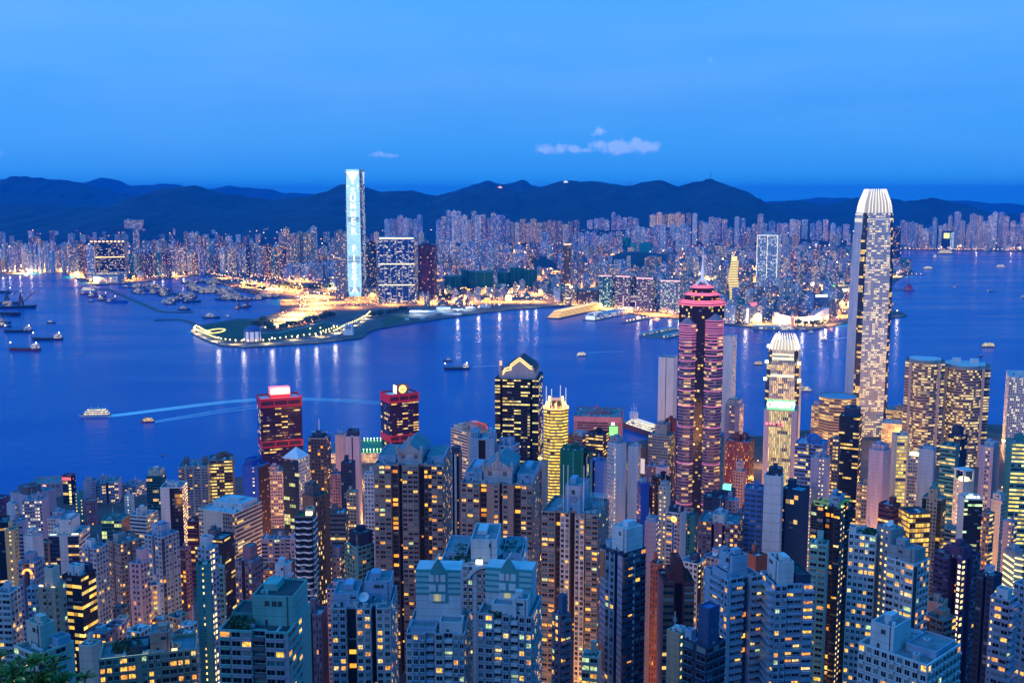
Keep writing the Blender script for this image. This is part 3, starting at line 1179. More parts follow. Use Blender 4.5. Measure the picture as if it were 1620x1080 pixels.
o = mb.build("round_lamp", [glow((1, .22, .08), 6.0)], r["root"], (-A_ / 2 + 2.6 * A_ / 6, -r["wB"] / 2 - .1, r["h"] - 4))
o.rotation_euler = (pi / 2, 0, 0)
r = of("dark brown tower with three red signs on its crown and yellow stair lights", 98, 112, 119, 752, 1290, "g1:dgrey", "d1", "maroon", kind="office_tower", junk=0)
mb = MB()
for k in range(int(r["h"] / 4.2) - 2):
    z = r["h"] - 14 - 4.2 * k
    mb.box(r["wA"] / 2 - 3.2, r["wA"] / 2 - .6, -r["wB"] / 2 - .3, -r["wB"] / 2 - .05, z, z + 2.6)
mb.build("stair_window", [glow((1, .88, .25), 1.9)], r["root"])
for i, ch in enumerate("招商局"):
    lettering(ch, 4.4, glow((1, .12, .10), 2.2), r["root"], (-r["wA"] / 2 + r["wA"] * (.18 + .32 * i), -r["wB"] / 2 - .2, r["h"] - 4.5))
of("teal slab with dotted white windows right of the red-crowned dark tower", 118, 130, 132, 778, 1190, "s1 p1 s1", "p1", "teal", fh=4.2)
of("lavender office block with blank grooved front and dark roof", 131, 150, 153, 761, 1290, "p2 w1", "p1", "lav")
ap("narrow purple block standing against the lavender office block", 133, 150, 154, 791, 1180, "w1", "p1", "mauve")
of("cream office block with a lit upper row and lit stair windows", 151, 187, 192, 762, 1300, "o2 d.5 o2", "p1", "lav", lit=.4)
lo("low stepped pale block behind, between cream office and dark glass tower", 189, 214, 232, 768, 1330, "o1", "o1", "pblue", lit=.25)
lo("small white block with lit window columns, below the stepped pale block", 196, 208, 212, 784, 1210, "p1 s1 p1", "p1", "white")
of("dark glass tower with pale lit crown and thin mast, near the water", 231, 256, 263, 752, 1260, "g1", "g1", "teal", glass=(.01, .02, .03), top=[(.1, .9, .1, .9, 7, "cream")], lit=.08)
of("blue-white slab with dark glass front and a bright dotted stair line", 253, 288, 296, 770, 990, "p1 g1.4:navy", "L1:lav", "white", glass=(.006, .008, .014), lit=.05, fh=3.5)
ap("pale grey balcony block, taller of the pair by the left waterfront", 282, 328, 333, 737, 1140, "b1 p.3 b1 p.3 b1 p.3 b1", "w1", "grey", fh=3.0, lit=.1, top=[(.15, .3, .3, .6, 8, "dgrey"), (.8, .95, .3, .6, 8, "dgrey")])
of("brown block with big yellow lit windows beside the grey balcony block", 329, 367, 370, 727, 1170, "h1 o1 h1", "p1", "brown", lit=.42, la=(1, .6, .1), lb=(1, .8, .25))
# --- left middle
of("dark office block at the left edge with orange lit floor", -30, 12, 16, 826, 850, "H1", "p1", "black", lit=.16, la=(1, .5, .1))
ap("yellow-green slab with a bright line of stair windows", 7, 22, 29, 838, 700, "p.6 s1 p.4", "w1", "yellow", fh=3.0)
ap("slim grey block behind the yellow-green slab", 15, 36, 44, 825, 800, "w1 W1", "p1", "lav")
ap("plain narrow white block between grey block and brown lit block", 37, 52, 68, 849, 770, "p1", "p1", "white", top=[(.2, .8, .2, .8, 5, None)])
of("low brown block with warm office windows in front of white-and-glass tower", 53, 75, 78, 858, 810, "O1", "p1", "brown", lit=.32, la=(1, .45, .2))
r = of("white and dark glass stepped tower with glowing roof terraces", 76, 124, 142, 846, 850, "h1:navy p.75 h1:navy", "h1", "white", fh=3.9, lit=.07, top=[(.28, .72, .25, .9, 12, "white"), (.05, .24, .3, .8, 5, "white")])
sub_box(r, "terrace_light", .76, .97, .03, .10, .2, 2.0, [glow((1, .85, .35), 2.0)])
sub_box(r, "terrace_light", .04, .24, .03, .10, .2, 1.6, [glow((.85, 1, .6), 1.6)])
of("light blue stepped block above the white and glass tower", 75, 108, 122, 820, 1000, "w1 p.5 w1", "w1", "pblue", top=[(.2, .6, .1, .6, 7, "pblue"), (.62, .95, .3, .8, 4, "pblue")])
of("dark teal block with glowing signs on two floors", 160, 192, 205, 822, 940, "g1", "p1:brown", "teal", lit=.2, la=(.7, 1, .3), lb=(1, .85, .3))
of("white-banded low office with long dark window strips", 203, 231, 250, 816, 1000, "h1", "o1", "white", lit=.06, top=[(.3, .6, .2, .7, 6, None)])
lo("brown low block left of the white-banded office", 184, 206, 214, 846, 900, "o1", "p1", "brown")
# --- white apartments of the left foreground
ap("pale blue apartment tower with twin bays behind the black office", 129, 152, 170, 868, 640, "w1 d.35 w1", "w1", "pblue", near=1, top=[(.1, .5, .2, .6, 5, "white")])
ap("long beige-grey apartment slab with regular small windows", 168, 190, 224, 861, 690, "w1 d.3 w1", "w1 d.2 w1", "taupe", near=2, top=[(.2, .5, .2, .6, 5, "grey")])
ap("slim pinkish-white tower with a lamp on its roof", 204, 222, 236, 892, 560, "p.3 w1 p.2", "w1", "lav", near=1, top=[(.45, .95, .3, .9, 8, "lav")])
ap("tall white-blue apartment block with an orange-lit recess", 228, 255, 283, 850, 640, "w1 d.4 w.9", "k.5 w1 d.2 w1", "pblue", near=1, winlit=.08, top=[(.25, .8, .2, .7, 7, "pblue")])
ap("short white annex at the foot of the slim pinkish tower", 233, 249, 252, 925, 570, "w1", "p1", "white", near=2, winlit=.3)
ap("mauve apartment block right of the tall white-blue block", 282, 293, 302, 868, 670, "k1", "w1", "mauve", fh=3.0)
of("dark red office block with lit lower floors", 296, 312, 317, 824, 900, "h1", "p1", "maroon", lit=.3)
r = of("broad white block with a light blue roof and a projecting corner bay", 314, 371, 414, 812, 880, "o.4 p1.6 w1:taupe", "h1", "cream", junk=1, roof="lroof", lit=.12, top=[(.12, .95, .35, .9, 5, "lroof")])
of("black office with lit slits in front of the broad white block", 320, 352, 370, 853, 760, "h1", "h1", "black", lit=.09, fh=3.6, top=[(.1, .5, .3, .8, 5, "dgrey")])
ap("tall green-walled slab with an uplit white side", 310, 331, 334, 893, 470, "p.5 s.4 p.5", "p1", "teal", near=0, roof="droof")
ap("pale slab with a bright yellow stair line behind the green slab", 312, 331, 345, 868, 510, "w1", "L1 w.6", "pblue", top=[(.1, .7, .2, .8, 6, "white")])
ap("small teal and white block right of the yellow stair line", 343, 354, 356, 896, 560, "w1", "w1", "pteal")
# --- bottom left corner
ap("white stepped apartment block in the bottom left corner", -12, 16, 32, 938, 480, "W1", "w1", "white", near=1, winlit=.2)
r = ap("white and dark tower with an orange-lit arch under its roof", 28, 55, 70, 890, 520, "w.6 d.8 w.8", "w1", "lav", near=1, top=[(.3, .8, .2, .7, 5, "lav")])
mb = MB()
for i in range(12):
    t0, t1 = pi * i / 12, pi * (i + 1) / 12
    cx_, rr = 0.05 * r["wA"], r["wA"] * .26
    a, b = (cx_ - rr * cos(t0), rr * sin(t0)), (cx_ - rr * cos(t1), rr * sin(t1))
    mb.beam((a[0], -r["wB"] / 2 - .4, r["h"] - 6 + a[1]), (b[0], -r["wB"] / 2 - .4, r["h"] - 6 + b[1]), .45)
mb.build("arch_light", [glow((1, .3, .03), 3.0)], r["root"])
ap("short pale block squeezed before the arch-lit tower", 42, 56, 62, 930, 480, "w1", "w1", "pblue", near=1, winlit=.2)
r = ap("tan apartment tower with lit roof rooms and brick-brown bays", 60, 86, 104, 930, 455, "p.4 w1 p.3", "w.5 p.5 w.5", "tan", near=1, roof="droof", top=[(.25, .75, .25, .9, 9, "cream")])
sub_box(r, "roof_light", .03, .24, .05, .12, .3, 2.0, [glow((1, .75, .35), 2.2)])
sub_box(r, "roof_light", .76, .97, .05, .12, .3, 1.6, [glow((1, .55, .2), 2.0)])
r = of("black office block with amber lit lower floors", 98, 128, 151, 912, 495, "h1", "h1", "black", fh=3.6, lit=.36, la=(1, .5, .05), lb=(1, .75, .2), top=[(.15, .45, .2, .6, 5, "white"), (.5, .75, .2, .6, 5, "white"), (.1, .9, .65, .95, 4, "navy")])
lo("pale terrace house with a square stair tower, bottom left", 22, 58, 117, 1036, 330, "W1 p.4", "W.6 p.3 W.6 p.4", "cream", near=1, winlit=.25, fh=3.2, top=[(.0, .62, .35, .75, 8, "cream"), (.6, .95, .6, .95, 3, "pblue")])
r = lo("long beige apartment house with a lit roof terrace along the bottom", 156, 311, 311, 1026, 360, "w1 W.8 p.25 w1 W.8 w1", "w1", "tan", near=1, winlit=.3, fh=3.1, back=15, top=[(.52, .72, .2, .8, 7, "salmon"), (.3, .5, .3, .9, 2, "navy")])
sub_box(r, "terrace_light", .02, .5, .03, .05, .1, 1.3, [glow((.9, 1, .35), 1.3)])
sub_box(r, "terrace_light", .74, .8, .03, .05, .1, 2.2, [glow((1, .8, .3), 1.8)])
lo("beige gable house at the left end of the long beige apartments", 124, 146, 160, 1022, 385, "p1", "p1", "cream", roof="lroof")
for i, (a, b_, c_, y, dd, cl) in enumerate([(136, 168, 186, 1002, 470, "mauve"), (166, 188, 200, 990, 500, "lav"), (184, 200, 204, 978, 520, "cream"), (200, 222, 240, 1000, 440, "white"),
                                             (236, 252, 268, 996, 455, "cream"), (262, 280, 300, 978, 500, "tan"), (284, 300, 312, 990, 450, "white"), (178, 196, 204, 962, 560, "dgrey"), (268, 290, 310, 1008, 420, "taupe"), (240, 262, 270, 982, 520, "brick")]):
    lo(["low dark-roofed terrace house behind the long beige apartments, leftmost of its row", "narrow lavender terrace house by the warm-lit street", "cream row house front catching the orange street light",
        "white flat-roofed house below the slim pinkish tower", "cream house with a pitched dark roof before the short white annex", "tan low house by the dark trees of the lane",
        "white roof hut just left of the green-walled slab", "dark low house behind the warm-lit street front", "taupe low house directly behind the right end of the beige apartments", "brick low house at the bend of the lane"][i],
       a, b_, c_, y, dd, "w1", "w1", cl, kind="terrace_house", near=2, winlit=.3, top=[], roof="droof" if i % 2 else "roof")
# --- second row, left of the tall twins
of("saturated blue tower with a dotted white stair line and dark right half", 383, 408, 426, 738, 1000, "p1 s.5 p.3", "d1:mauve", "vblue", fh=3.6, top=[(.1, .6, .1, .9, 6, "vblue")])
of("pinkish beige office behind the saturated blue tower", 424, 446, 449, 745, 1160, "o1", "o1", "pink", lit=.3, top=[(.1, .7, .2, .8, 5, "pink")])
r = of("dark glass tower under a white pyramid roof", 447, 472, 490, 726, 1040, "g1:navy", "w1", "white", lit=.2, la=(.8, 1, .3), junk=0)
mb = MB()
mb.prism([(-r["wA"] / 2, -r["wB"] / 2), (r["wA"] / 2, -r["wB"] / 2), (r["wA"] / 2, r["wB"] / 2), (-r["wA"] / 2, r["wB"] / 2)], r["h"], r["h"] + 10, 0, top=[(-.1, -.1), (.1, -.1), (.1, .1), (-.1, .1)])
mb.build("pyramid_roof", [matte((0.72, .74, .78), .5, .1)], r["root"])
r = of("grey-brown square tower with roof frame and white mast", 487, 516, 523, 693, 1090, "k1", "k1", "taupe", lit=.2, top=[(.2, .8, .2, .8, 5, "navy")])
mb = MB()
mb.beam((0, 0, r["zr"]), (0, 0, r["zr"] + 20), .35)
mb.beam((-9, 0, r["zr"] + 6), (9, 0, r["zr"] + 6), .3)
mb.build("mast", [matte((.7, .7, .75), .5, 0)], r["root"])
ap("plain pinkish-white slab with a dark roof screen", 546, 568, 571, 690, 1090, "p1 d.2 p1", "p1", "lav", top=[(.1, .9, .2, .9, 6, "navy")])
lo("small pink block left of the plain white slab", 530, 545, 548, 688, 1180, "p1", "p1", "pink")
ap("dark navy narrow tower before the plain white slab", 539, 556, 562, 732, 940, "g1", "p1", "navy", lit=.05)
lo("purple narrow block left of the dark navy tower", 522, 538, 542, 750, 980, "w1", "p1", "mauve")
r = lo("quayside terminal with a green-lit sports roof", 520, 606, 612, 716, 1520, "O1", "p1", "cream", lit=.7, junk=0, top=[], kind="ferry_terminal")
sub_box(r, "sports_floor", .56, .96, .06, .94, .05, .5, [matte((.02, .30, .12), .6, .05)])
mb = MB()
for i in range(7):
    for y in (.08, .92):
        x_ = (-.5 + .57 + .38 * i / 6) * r["wA"]
        y_ = (-.5 + y) * r["wB"]
        mb.box(x_ - .8, x_ + .8, y_ - .8, y_ + .8, r["zr"] + 5, r["zr"] + 6)
        mb.beam((x_, y_, r["zr"]), (x_, y_, r["zr"] + 5), .2)
mb.build("floodlight", [glow((.5, 1, .3), 5.0)], r["root"])
r = ap("dark brown slab attached to the white-edged balcony tower", 478, 496, 521, 786, 640, "p1", "t1 p.4", "brown", fh=3.3, roof="droof", lit=.3, la=(1, .7, .35), top=[(.1, .8, .1, .6, 7, "dgrey")])
r = ap("dark rounded tower with wavy white balcony edges", 466, 494, 500, 816, 612, "g1:navy", "g1:navy", "dgrey", fh=3.9, near=0, glass=(.008, .012, .02), lit=.03, roof=(.05, .16, .04), top=[(.55, .95, .35, .9, 4, "cream")], junk=0)
for k in range(int(r["h"] / r["fh"])):
    if k * r["fh"] < r["h"] * .35:
        continue
    mb = MB()
    z = k * r["fh"]
    a, b = r["wA"] / 2, r["wB"] / 2
    N = 10
    pts = [(-a - .9, b)] + [(-a - .9, -b + 2), (-a + 1, -b - .9)] + [(-a + 1 + (2 * a - 2) * i / N, -b - .9 - .7 * sin(i * 2 * pi / N * 1.5)) for i in range(1, N)] + [(a - 1, -b - .9), (a + .9, -b + 2), (a + .9, b)]
    for p, q in zip(pts, pts[1:]):
        mb.quad((*p, z), (*q, z), (*q, z + .9), (*p, z + .9), 0)
        mb.face(((*p, z + .9), (*q, z + .9), (q[0] * .9, q[1] * .9, z + .9), (p[0] * .9, p[1] * .9, z + .9)), 0)
    mb.build("balcony_edge", [matte((.7, .7, .72), .5, .1)], r["root"])
sub_box(r, "penthouse_light", .55, .95, .3, .36, .2, 3, [glow((1, .85, .4), 1.8)])
of("low office block behind the wavy balcony tower", 518, 546, 551, 812, 820, "h1", "o1", "dgrey", lit=.2)
ap("beige gridded slab with warm windows, right of the low office", 548, 563, 567, 778, 850, "O1", "p1", "tan", lit=.35)
ap("white slab with a tidy grid of small blue windows", 576, 591, 594, 749, 800, "w1", "p1", "white", fh=3.4, lit=.02)
r = ap("teal-glass and white tower with an arched dark crown", 545, 566, 592, 866, 640, "w1 p.3", "W1", "pteal", near=1, winlit=.05, top=[(.1, .95, .2, .95, 9, "navy")])
ap("small pink block in front of the teal-glass tower", 519, 537, 545, 882, 650, "s.8 w1", "w1", "pink", near=2, winlit=.3, top=[(.3, .9, .2, .8, 7, "lav")])
ap("purple angular tower with a pointed roof blade", 372, 398, 416, 890, 560, "w.7:lav d.4 w.8", "w1", "mauve", near=1, winlit=.1, top=[(.35, .8, .2, .8, 9, "mauve")])
for i, (a, b_, c_) in enumerate([(413, 432, 435), (433, 450, 452), (451, 466, 471)]):
    ap(["lavender block with small lit windows, left one of three beside the wavy tower", "middle lavender block of the three beside the wavy tower", "right lavender block touching the wavy balcony tower"][i], a, b_, c_, 852, 760, "W.8 w.6", "p1", "lav", near=2, winlit=.12, fh=3.0)
lo("low brick-brown block below the lavender blocks", 413, 438, 448, 902, 650, "w1", "w1", "brick", near=2, winlit=.2)
lo("low olive-lit office under the lavender blocks", 446, 462, 468, 890, 640, "h1", "p1", "taupe", lit=.3)
lo("white villa-like house with a slanted pale roof", 428, 452, 465, 915, 480, "p.5 w1", "w1", "white", near=2, roof="lroof", winlit=.2, top=[(.25, .95, .1, .8, 7, "white")])
# --- big teal and pink tower, bottom
r = ap("big teal and pink apartment tower with tinted window bays", 346, 456, 491, 1000, 330, "W.8:pteal W1.4:lav b.9:dgrey W1.3:lav p.25:lav", "W.7:pteal p.5:pteal", "pteal", near=1, winlit=.16, fh=3.2, roof="droof",
       top=[(.38, .98, .3, .95, 10, "pteal"), (.05, .36, .35, .8, 3, "teal")])
ap("dark mauve block right behind the teal and pink tower", 476, 508, 518, 972, 430, "t1 d.3 t1", "p1", "mauve", near=0, roof="lroof", lit=.05)
ap("pale lavender block with roof pergola behind the dark mauve block", 517, 552, 562, 932, 600, "w1 p.8", "p1", "lav", near=2, top=[(.2, .6, .2, .7, 4, None)])
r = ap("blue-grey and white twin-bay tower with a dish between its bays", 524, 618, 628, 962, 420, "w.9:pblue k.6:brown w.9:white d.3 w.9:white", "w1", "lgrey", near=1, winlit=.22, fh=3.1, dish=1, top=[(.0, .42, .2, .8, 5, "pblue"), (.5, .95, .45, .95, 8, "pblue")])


def pediment(r, fx0, fx1, fy0, fy1, hb, hp, col):
    a, b = r["wA"], r["wB"]
    X0, X1, Y0, Y1 = (-.5 + fx0) * a, (-.5 + fx1) * a, (-.5 + fy0) * b, (-.5 + fy1) * b
    z = r["zr"]
    mb = MB()
    mb.box(X0, X1, Y0, Y1, z, z + hb, 0)
    for x_ in (X0 + (X1 - X0) * .15, X0 + (X1 - X0) * .68):
        mb.box(x_, x_ + 2.4, Y0 - .12, Y0, z + hb * .55, z + hb * .85, 1)
    mb.build("lift_house", [facade("p", col), matte((.12, .12, .14), .6, 0)], r["root"])
    mb = MB()
    xm = (X0 + X1) / 2
    o = .7
    mb.face(((X0 - o, Y0 - o, z + hb), (X1 + o, Y0 - o, z + hb), (xm, Y0 - o, z + hb + hp)), 0)
    mb.face(((X1 + o, Y1 + o, z + hb), (X0 - o, Y1 + o, z + hb), (xm, Y1 + o, z + hb + hp)), 0)
    mb.face(((X0 - o, Y0 - o, z + hb), (xm, Y0 - o, z + hb + hp), (xm, Y1 + o, z + hb + hp), (X0 - o, Y1 + o, z + hb)), 1)
    mb.face(((xm, Y0 - o, z + hb + hp), (X1 + o, Y0 - o, z + hb), (X1 + o, Y1 + o, z + hb), (xm, Y1 + o, z + hb + hp)), 1)
    for i in range(1, 8):
        x_ = X0 + (X1 - X0) * i / 8
        hh = hp * (1 - abs(i / 4 - 1)) * .9
        mb.box(x_ - .15, x_ + .15, Y0 - o - .15, Y0 - o - .02, z + hb, z + hb + hh, 1)
    mb.build("pediment_roof", [facade("p", col), matte(C["roof"], .8, .3)], r["root"])
    mb = MB()
    for x_, zz in ((X0, hb), (X1, hb), (xm, hb + hp)):
        mb.box(x_ - .8, x_ + .8, Y0 - 1.2, Y0 + .4, z + zz - .5, z + zz + 2.6, 0)
        mb.cyl(x_, Y0 - .4, 1.1, z + zz + 2.6, z + zz + 3.7, 8, 0, 1.2)
        mb.cyl(x_, Y0 - .4, 1.2, z + zz + 3.7, z + zz + 4.8, 8, 0, .3)
    mb.build("finial", [matte((.32, .33, .35), .7, .2)], r["root"])


r = ap("broad taupe apartment tower with a gabled lift house, left one of the gabled pair", 591, 700, 714, 737, 640, "w.5 W1.2 k.7 d.4 W1.6 d.5 k.8 W1.1", "w1", "taupe", near=1, winlit=.2, fh=3.05, dish=1,
       top=[(.02, .28, .25, .9, 4, "pblue"), (.74, .98, .25, .9, 4, "pblue")], back=26)
pediment(r, .33, .68, .12, .85, 8, 6, C["lgrey"])
of("narrow dark slab with pale upright stripes beside the broad gabled tower", 712, 726, 731, 716, 720, "p.5:white d.5 p.5:white d.6", "p1", "dgrey", fh=3.3, top=[(.1, .9, .1, .9, 4, "navy")])
r = of("white tower with a dark recessed glass centre behind the gabled pair", 743, 782, 786, 694, 800, "p1 g.8:black p1", "p1", "pblue", glass=(.006, .008, .012), lit=.06, fh=3.6, roof="lroof", top=[(.02, .3, .2, .9, 5, "pblue"), (.7, .98, .2, .9, 5, "pblue")])
of("pale blue stepped wing right of the dark-centred white tower", 783, 808, 822, 706, 800, "p1 g.5:navy p1", "p.4 W1", "pblue", lit=.05)
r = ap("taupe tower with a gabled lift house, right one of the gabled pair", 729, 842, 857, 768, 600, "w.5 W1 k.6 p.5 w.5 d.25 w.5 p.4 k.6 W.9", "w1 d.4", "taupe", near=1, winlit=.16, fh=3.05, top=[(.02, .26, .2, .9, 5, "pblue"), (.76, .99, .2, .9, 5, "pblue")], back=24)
pediment(r, .3, .7, .12, .85, 9, 6, C["lgrey"])
ap("slim blank grey slab between right gabled tower and gold tower", 854, 864, 867, 731, 700, "p1", "p1", "grey", top=[])
# twin gabled pair with teal tile crowns at the bottom


def teal_crown(r, fx0, fx1, hcrown, wallh):
    """Blank white gable wall with a tiled teal crown and a pointed top."""
    a, b = r["wA"], r["wB"]
    X0, X1 = (-.5 + fx0) * a, (-.5 + fx1) * a
    y0, y1 = b * .02, b * .5
    z = r["zr"]
    w = X1 - X0
    mb = MB()
    mb.box(X0, X1, y0, y1, z, z + wallh, 0)
    mb.build("gable_wall", [facade("p", C["white"])], r["root"])
    mb = MB()
    y = y0 - .25
    xm = (X0 + X1) / 2
    tz = z + wallh
    P = [(X0, tz - 9), (X0 + .38 * w, tz - 9), (X0 + .38 * w, tz - 12), (X1 - .28 * w, tz - 12), (X1 - .28 * w, tz - 9), (X1, tz - 9), (X1, tz + .2), (xm + .16 * w, tz + .2), (xm, tz + hcrown), (xm - .16 * w, tz + .2), (X0, tz + .2)]
    V = [Vector((p[0], p[1], 0)) for p in P]
    for t in tessellate_polygon([V]):
        f = [(V[i].x, y, V[i].y) for i in t]
        mb.face(f, 0)
        mb.face([(V[i].x, y + .9, V[i].y) for i in reversed(t)], 0)
    for p, q in zip(P, P[1:] + P[:1]):
        mb.quad((p[0], y, p[1]), (q[0], y, q[1]), (q[0], y + .9, q[1]), (p[0], y + .9, p[1]), 0)
    rng = random.Random(int(X0 * 7))
    n = 15
    for i in range(n):
        for j in range(4):
            x_ = X0 + w * (i + .5) / n
            z_ = tz - 7.6 + j * 2.1
            if .36 < (x_ - X0) / w < .74:
                continue
            mb.box(x_ - .6, x_ + .6, y - .14, y - .01, z_ - .6, z_ + .6, 1)
    for i in range(3):
        for j in range(3):
            x_, z_ = xm - .02 * w + (i - 1) * w * .105, tz - 10 + j * 3.6
            dark = 3 if (i == 1 and j == 0) else 2
            if i == 1 and j == 1:
                continue
            mb.box(x_ - 1.25, x_ + 1.25, y - .16, y - .01, z_ - 1.25, z_ + 1.25, dark)
    mb.cyl(xm, 0, .1, 0, .1, 4, 0)
    mb.build("tiled_crown", [matte((.07, .30, .32), .6, .15), matte((.30, .54, .55), .5, .1), matte((.62, .62, .64), .7, .1), glow((.8, .7, .2), .5)], r["root"])
    mb = MB()
    for k in range(4):
        mb.beam((xm - .16 * w, y + .6 + k * 1.6, tz), (xm, y + .6 + k * 1.6, tz + hcrown), .22)
    mb.build("roof_frame", [matte((.6, .65, .7), .6, .1)], r["root"])


r = ap("white front tower with a teal tiled crown, left one of the crowned pair", 642, 735, 744, 1003, 345, "w.5:white w1:pblue b.7:pblue w.7:white b.7:white w.9:pblue", "w1", "lgrey", near=1, winlit=.16, fh=3.0, seed=51,
       top=[(.05, .5, .1, .4, 2, "pblue"), (.56, .95, .1, .4, 4, "white")], back=24)
teal_crown(r, .1, .88, 4.5, 20)
r = ap("white front tower with a teal tiled crown, right one of the crowned pair", 755, 842, 857, 976, 345, "w.5:pblue w.7:pblue b.6:white w.6:pblue b.6:white w1:pblue", "w1", "lgrey", near=1, winlit=.25, fh=3.0, seed=52, dish=1,
       top=[(.25, .7, .05, .35, 4, "white"), (.62, .9, .1, .4, 6, "white")], back=24)
teal_crown(r, .03, .9, 4.5, 14)
r = lo("pink and white stepped block with an arched front and roof gardens", 695, 826, 834, 896, 440, "w.8:white w1.4:salmon p.2:white w1.6:salmon p.2:white w1.2:pblue", "w1", "white", kind="apartment_block", near=1, winlit=.12, fh=3.2, dish=1,
       top=[(.36, .68, .2, .8, 10, "white"), (.02, .3, .3, .9, 2.5, "pblue"), (.74, .98, .3, .9, 2.5, "pblue")])
sub_box(r, "roof_light", .44, .52, .02, .06, 1.5, 3.2, [glow((1, 1, .6), 2.5)])
mb = MB()
a_ = r["wA"]
for i in range(14):
    t0, t1 = pi * (.12 + .76 * i / 14), pi * (.12 + .76 * (i + 1) / 14)
    cx_, rx, rz_ = .07 * a_, a_ * .24, 9
    p, q = (cx_ - rx * cos(t0), rz_ * sin(t0)), (cx_ - rx * cos(t1), rz_ * sin(t1))
    mb.beam((p[0], -r["wB"] / 2 - .5, r["h"] - 9 + p[1]), (q[0], -r["wB"] / 2 - .5, r["h"] - 9 + q[1]), .7)
mb.build("arch", [matte(C["white"], .7, .1)], r["root"])
# tall taupe and white tower with the logo box
r = ap("tall taupe and white tower with a diamond emblem on its roof box", 857, 946, 963, 815, 560, "W1:taupe k.4 w.7:white d.4 w.7:white k.1 W.9:taupe", "W1", "taupe", near=1, winlit=.14, fh=3.0, back=26, top=[(.36, .68, .25, .8, 14, "pblue")])
z_ = r["zr"] + 7
mb = MB()
xc_, y_ = .02 * r["wA"], (-.5 + .25) * r["wB"] - .1
for rr, m_ in ((2.4, 0), (1.7, 1), (.8, 0)):
    mb.face(((xc_ - rr, y_ - (2.5 - rr) * .03, z_), (xc_, y_ - (2.5 - rr) * .03, z_ - rr), (xc_ + rr, y_ - (2.5 - rr) * .03, z_), (xc_, y_ - (2.5 - rr) * .03, z_ + rr)), m_)
mb.build("diamond_emblem", [matte((.06, .09, .2), .6, 0), matte(C["pblue"], .7, .1)], r["root"])
mb = MB()
for fx, fy in ((.34, .2), (.42, .2), (.62, .85), (.70, .22)):
    x_, yy = (-.5 + fx) * r["wA"], (-.5 + fy) * r["wB"]
    mb.beam((x_, yy, r["zr"]), (x_, yy, r["zr"] + 27), .16)
mb.build("roof_pole", [matte((.7, .72, .75), .5, 0)], r["root"])
mb = MB()
for i in range(9):
    x_ = (.22 + .032 * i) * r["wA"]
    mb.beam((x_, r["wB"] * .1, r["zr"]), (x_, r["wB"] * .1, r["zr"] + 6), .15)
    mb.beam((x_, r["wB"] * .1, r["zr"] + 6), (x_, r["wB"] * .35, r["zr"] + 6), .12)
mb.beam((.22 * r["wA"], r["wB"] * .1, r["zr"] + 6), (.48 * r["wA"], r["wB"] * .1, r["zr"] + 6), .2)
mb.build("roof_pergola", [matte((.66, .68, .7), .6, .1)], r["root"])
r = ap("mauve balcony tower in front of the tall taupe and white tower", 873, 887, 903, 974, 420, "w1 p.3", "b1", "mauve", near=1, winlit=.14, top=[(.45, .95, .2, .7, 9, (.08, .12, .22))])
lo("low cream house with a dark pitched roof at the foot of the white slab towers", 920, 946, 951, 1040, 370, "W1", "p1", "cream", near=1, winlit=.7, roof="droof")
r = ap("tall white and navy tower with orange panels and louvred side", 950, 985, 1022, 876, 440, "c.1" if False else "p.5:lav w1:pblue d.3 p.5:lav", "b1:navy p.2:white W1:navy", "navy", near=1, winlit=.1, fh=3.1, roof="lroof", top=[(.3, .95, .2, .9, 11, "white"), (.02, .25, .2, .9, 3, "pblue")])
mb = MB()
h_ = r["h"]
for k in range(int(h_ / 3.1)):
    z = h_ - 8 - k * 3.1
    if z < 4:
        break
    for (fa, fb_) in ((-.5, -.5 + .5 / 2.3), (.5 - .5 / 2.3, .5)):
        mb.face(((fa * r["wA"], -r["wB"] / 2 - .06, z + 1.0), (fb_ * r["wA"], -r["wB"] / 2 - .06, z), (fb_ * r["wA"], -r["wB"] / 2 - .06, z + .9), (fa * r["wA"], -r["wB"] / 2 - .06, z + 1.9)), 0)
mb.build("louvre_band", [matte((.10, .13, .22), .6, .1)], r["root"])
for z in (h_ - 14, h_ - 58, h_ - 92):
    mb = MB()
    mb.box(r["wA"] / 2 + .05, r["wA"] / 2 + .35, -r["wB"] / 2 + .2, -r["wB"] / 2 + 3.0, z, z + 12)
    mb.build("orange_panel", [matte(C["orange"], .7, .15)], r["root"])
    mb = MB()
    mb.box(-r["wA"] / 2 + .3, -r["wA"] / 2 + r["wA"] * .2, -r["wB"] / 2 - .35, -r["wB"] / 2 - .1, z, z + 12)
    mb.build("orange_panel", [matte(C["orange"], .7, .15)], r["root"])
ap("tall white slab with a narrow grid of windows down its left half", 961, 975, 991, 703, 850, "t1 s.3:white", "p1", "white", fh=3.2, lit=.06, st=1.0, top=[(.1, .8, .2, .8, 6, "lgrey")])
ap("plain pinkish-grey chimney-like slab right of the navy tower", 1020, 1038, 1043, 826, 600, "p1", "s1", "lav", top=[(.1, .9, .1, .9, 3, "pblue")])
ap("vivid blue slab with rippled left edge", 1008, 1014, 1027, 765, 800, "W1:blue", "p1", "vblue", fh=3.3, top=[(.2, .8, .2, .8, 4, "pblue")])
ap("maroon narrow block with a dotted stair line beside the vivid blue slab", 1024, 1032, 1036, 768, 830, "d1", "s1", "maroon")
ap("black slab behind the cream stair tower", 1032, 1046, 1060, 756, 860, "d1", "p1", "black", lit=.03)
ap("cream slab with a bright line of square stair windows", 1042, 1055, 1061, 770, 800, "s1", "p1", "cream", fh=3.6, top=[(.1, .9, .2, .9, 4, "lgrey")])
r = ap("white block with a blue stripe and a round yellow sign", 1054, 1077, 1086, 812, 760, "W1:white p.25:vblue W1:white", "p1", "white", lit=.2, fh=3.2, roof="navy", top=[(.1, .9, .2, .8, 4, "navy")])
mb = MB()
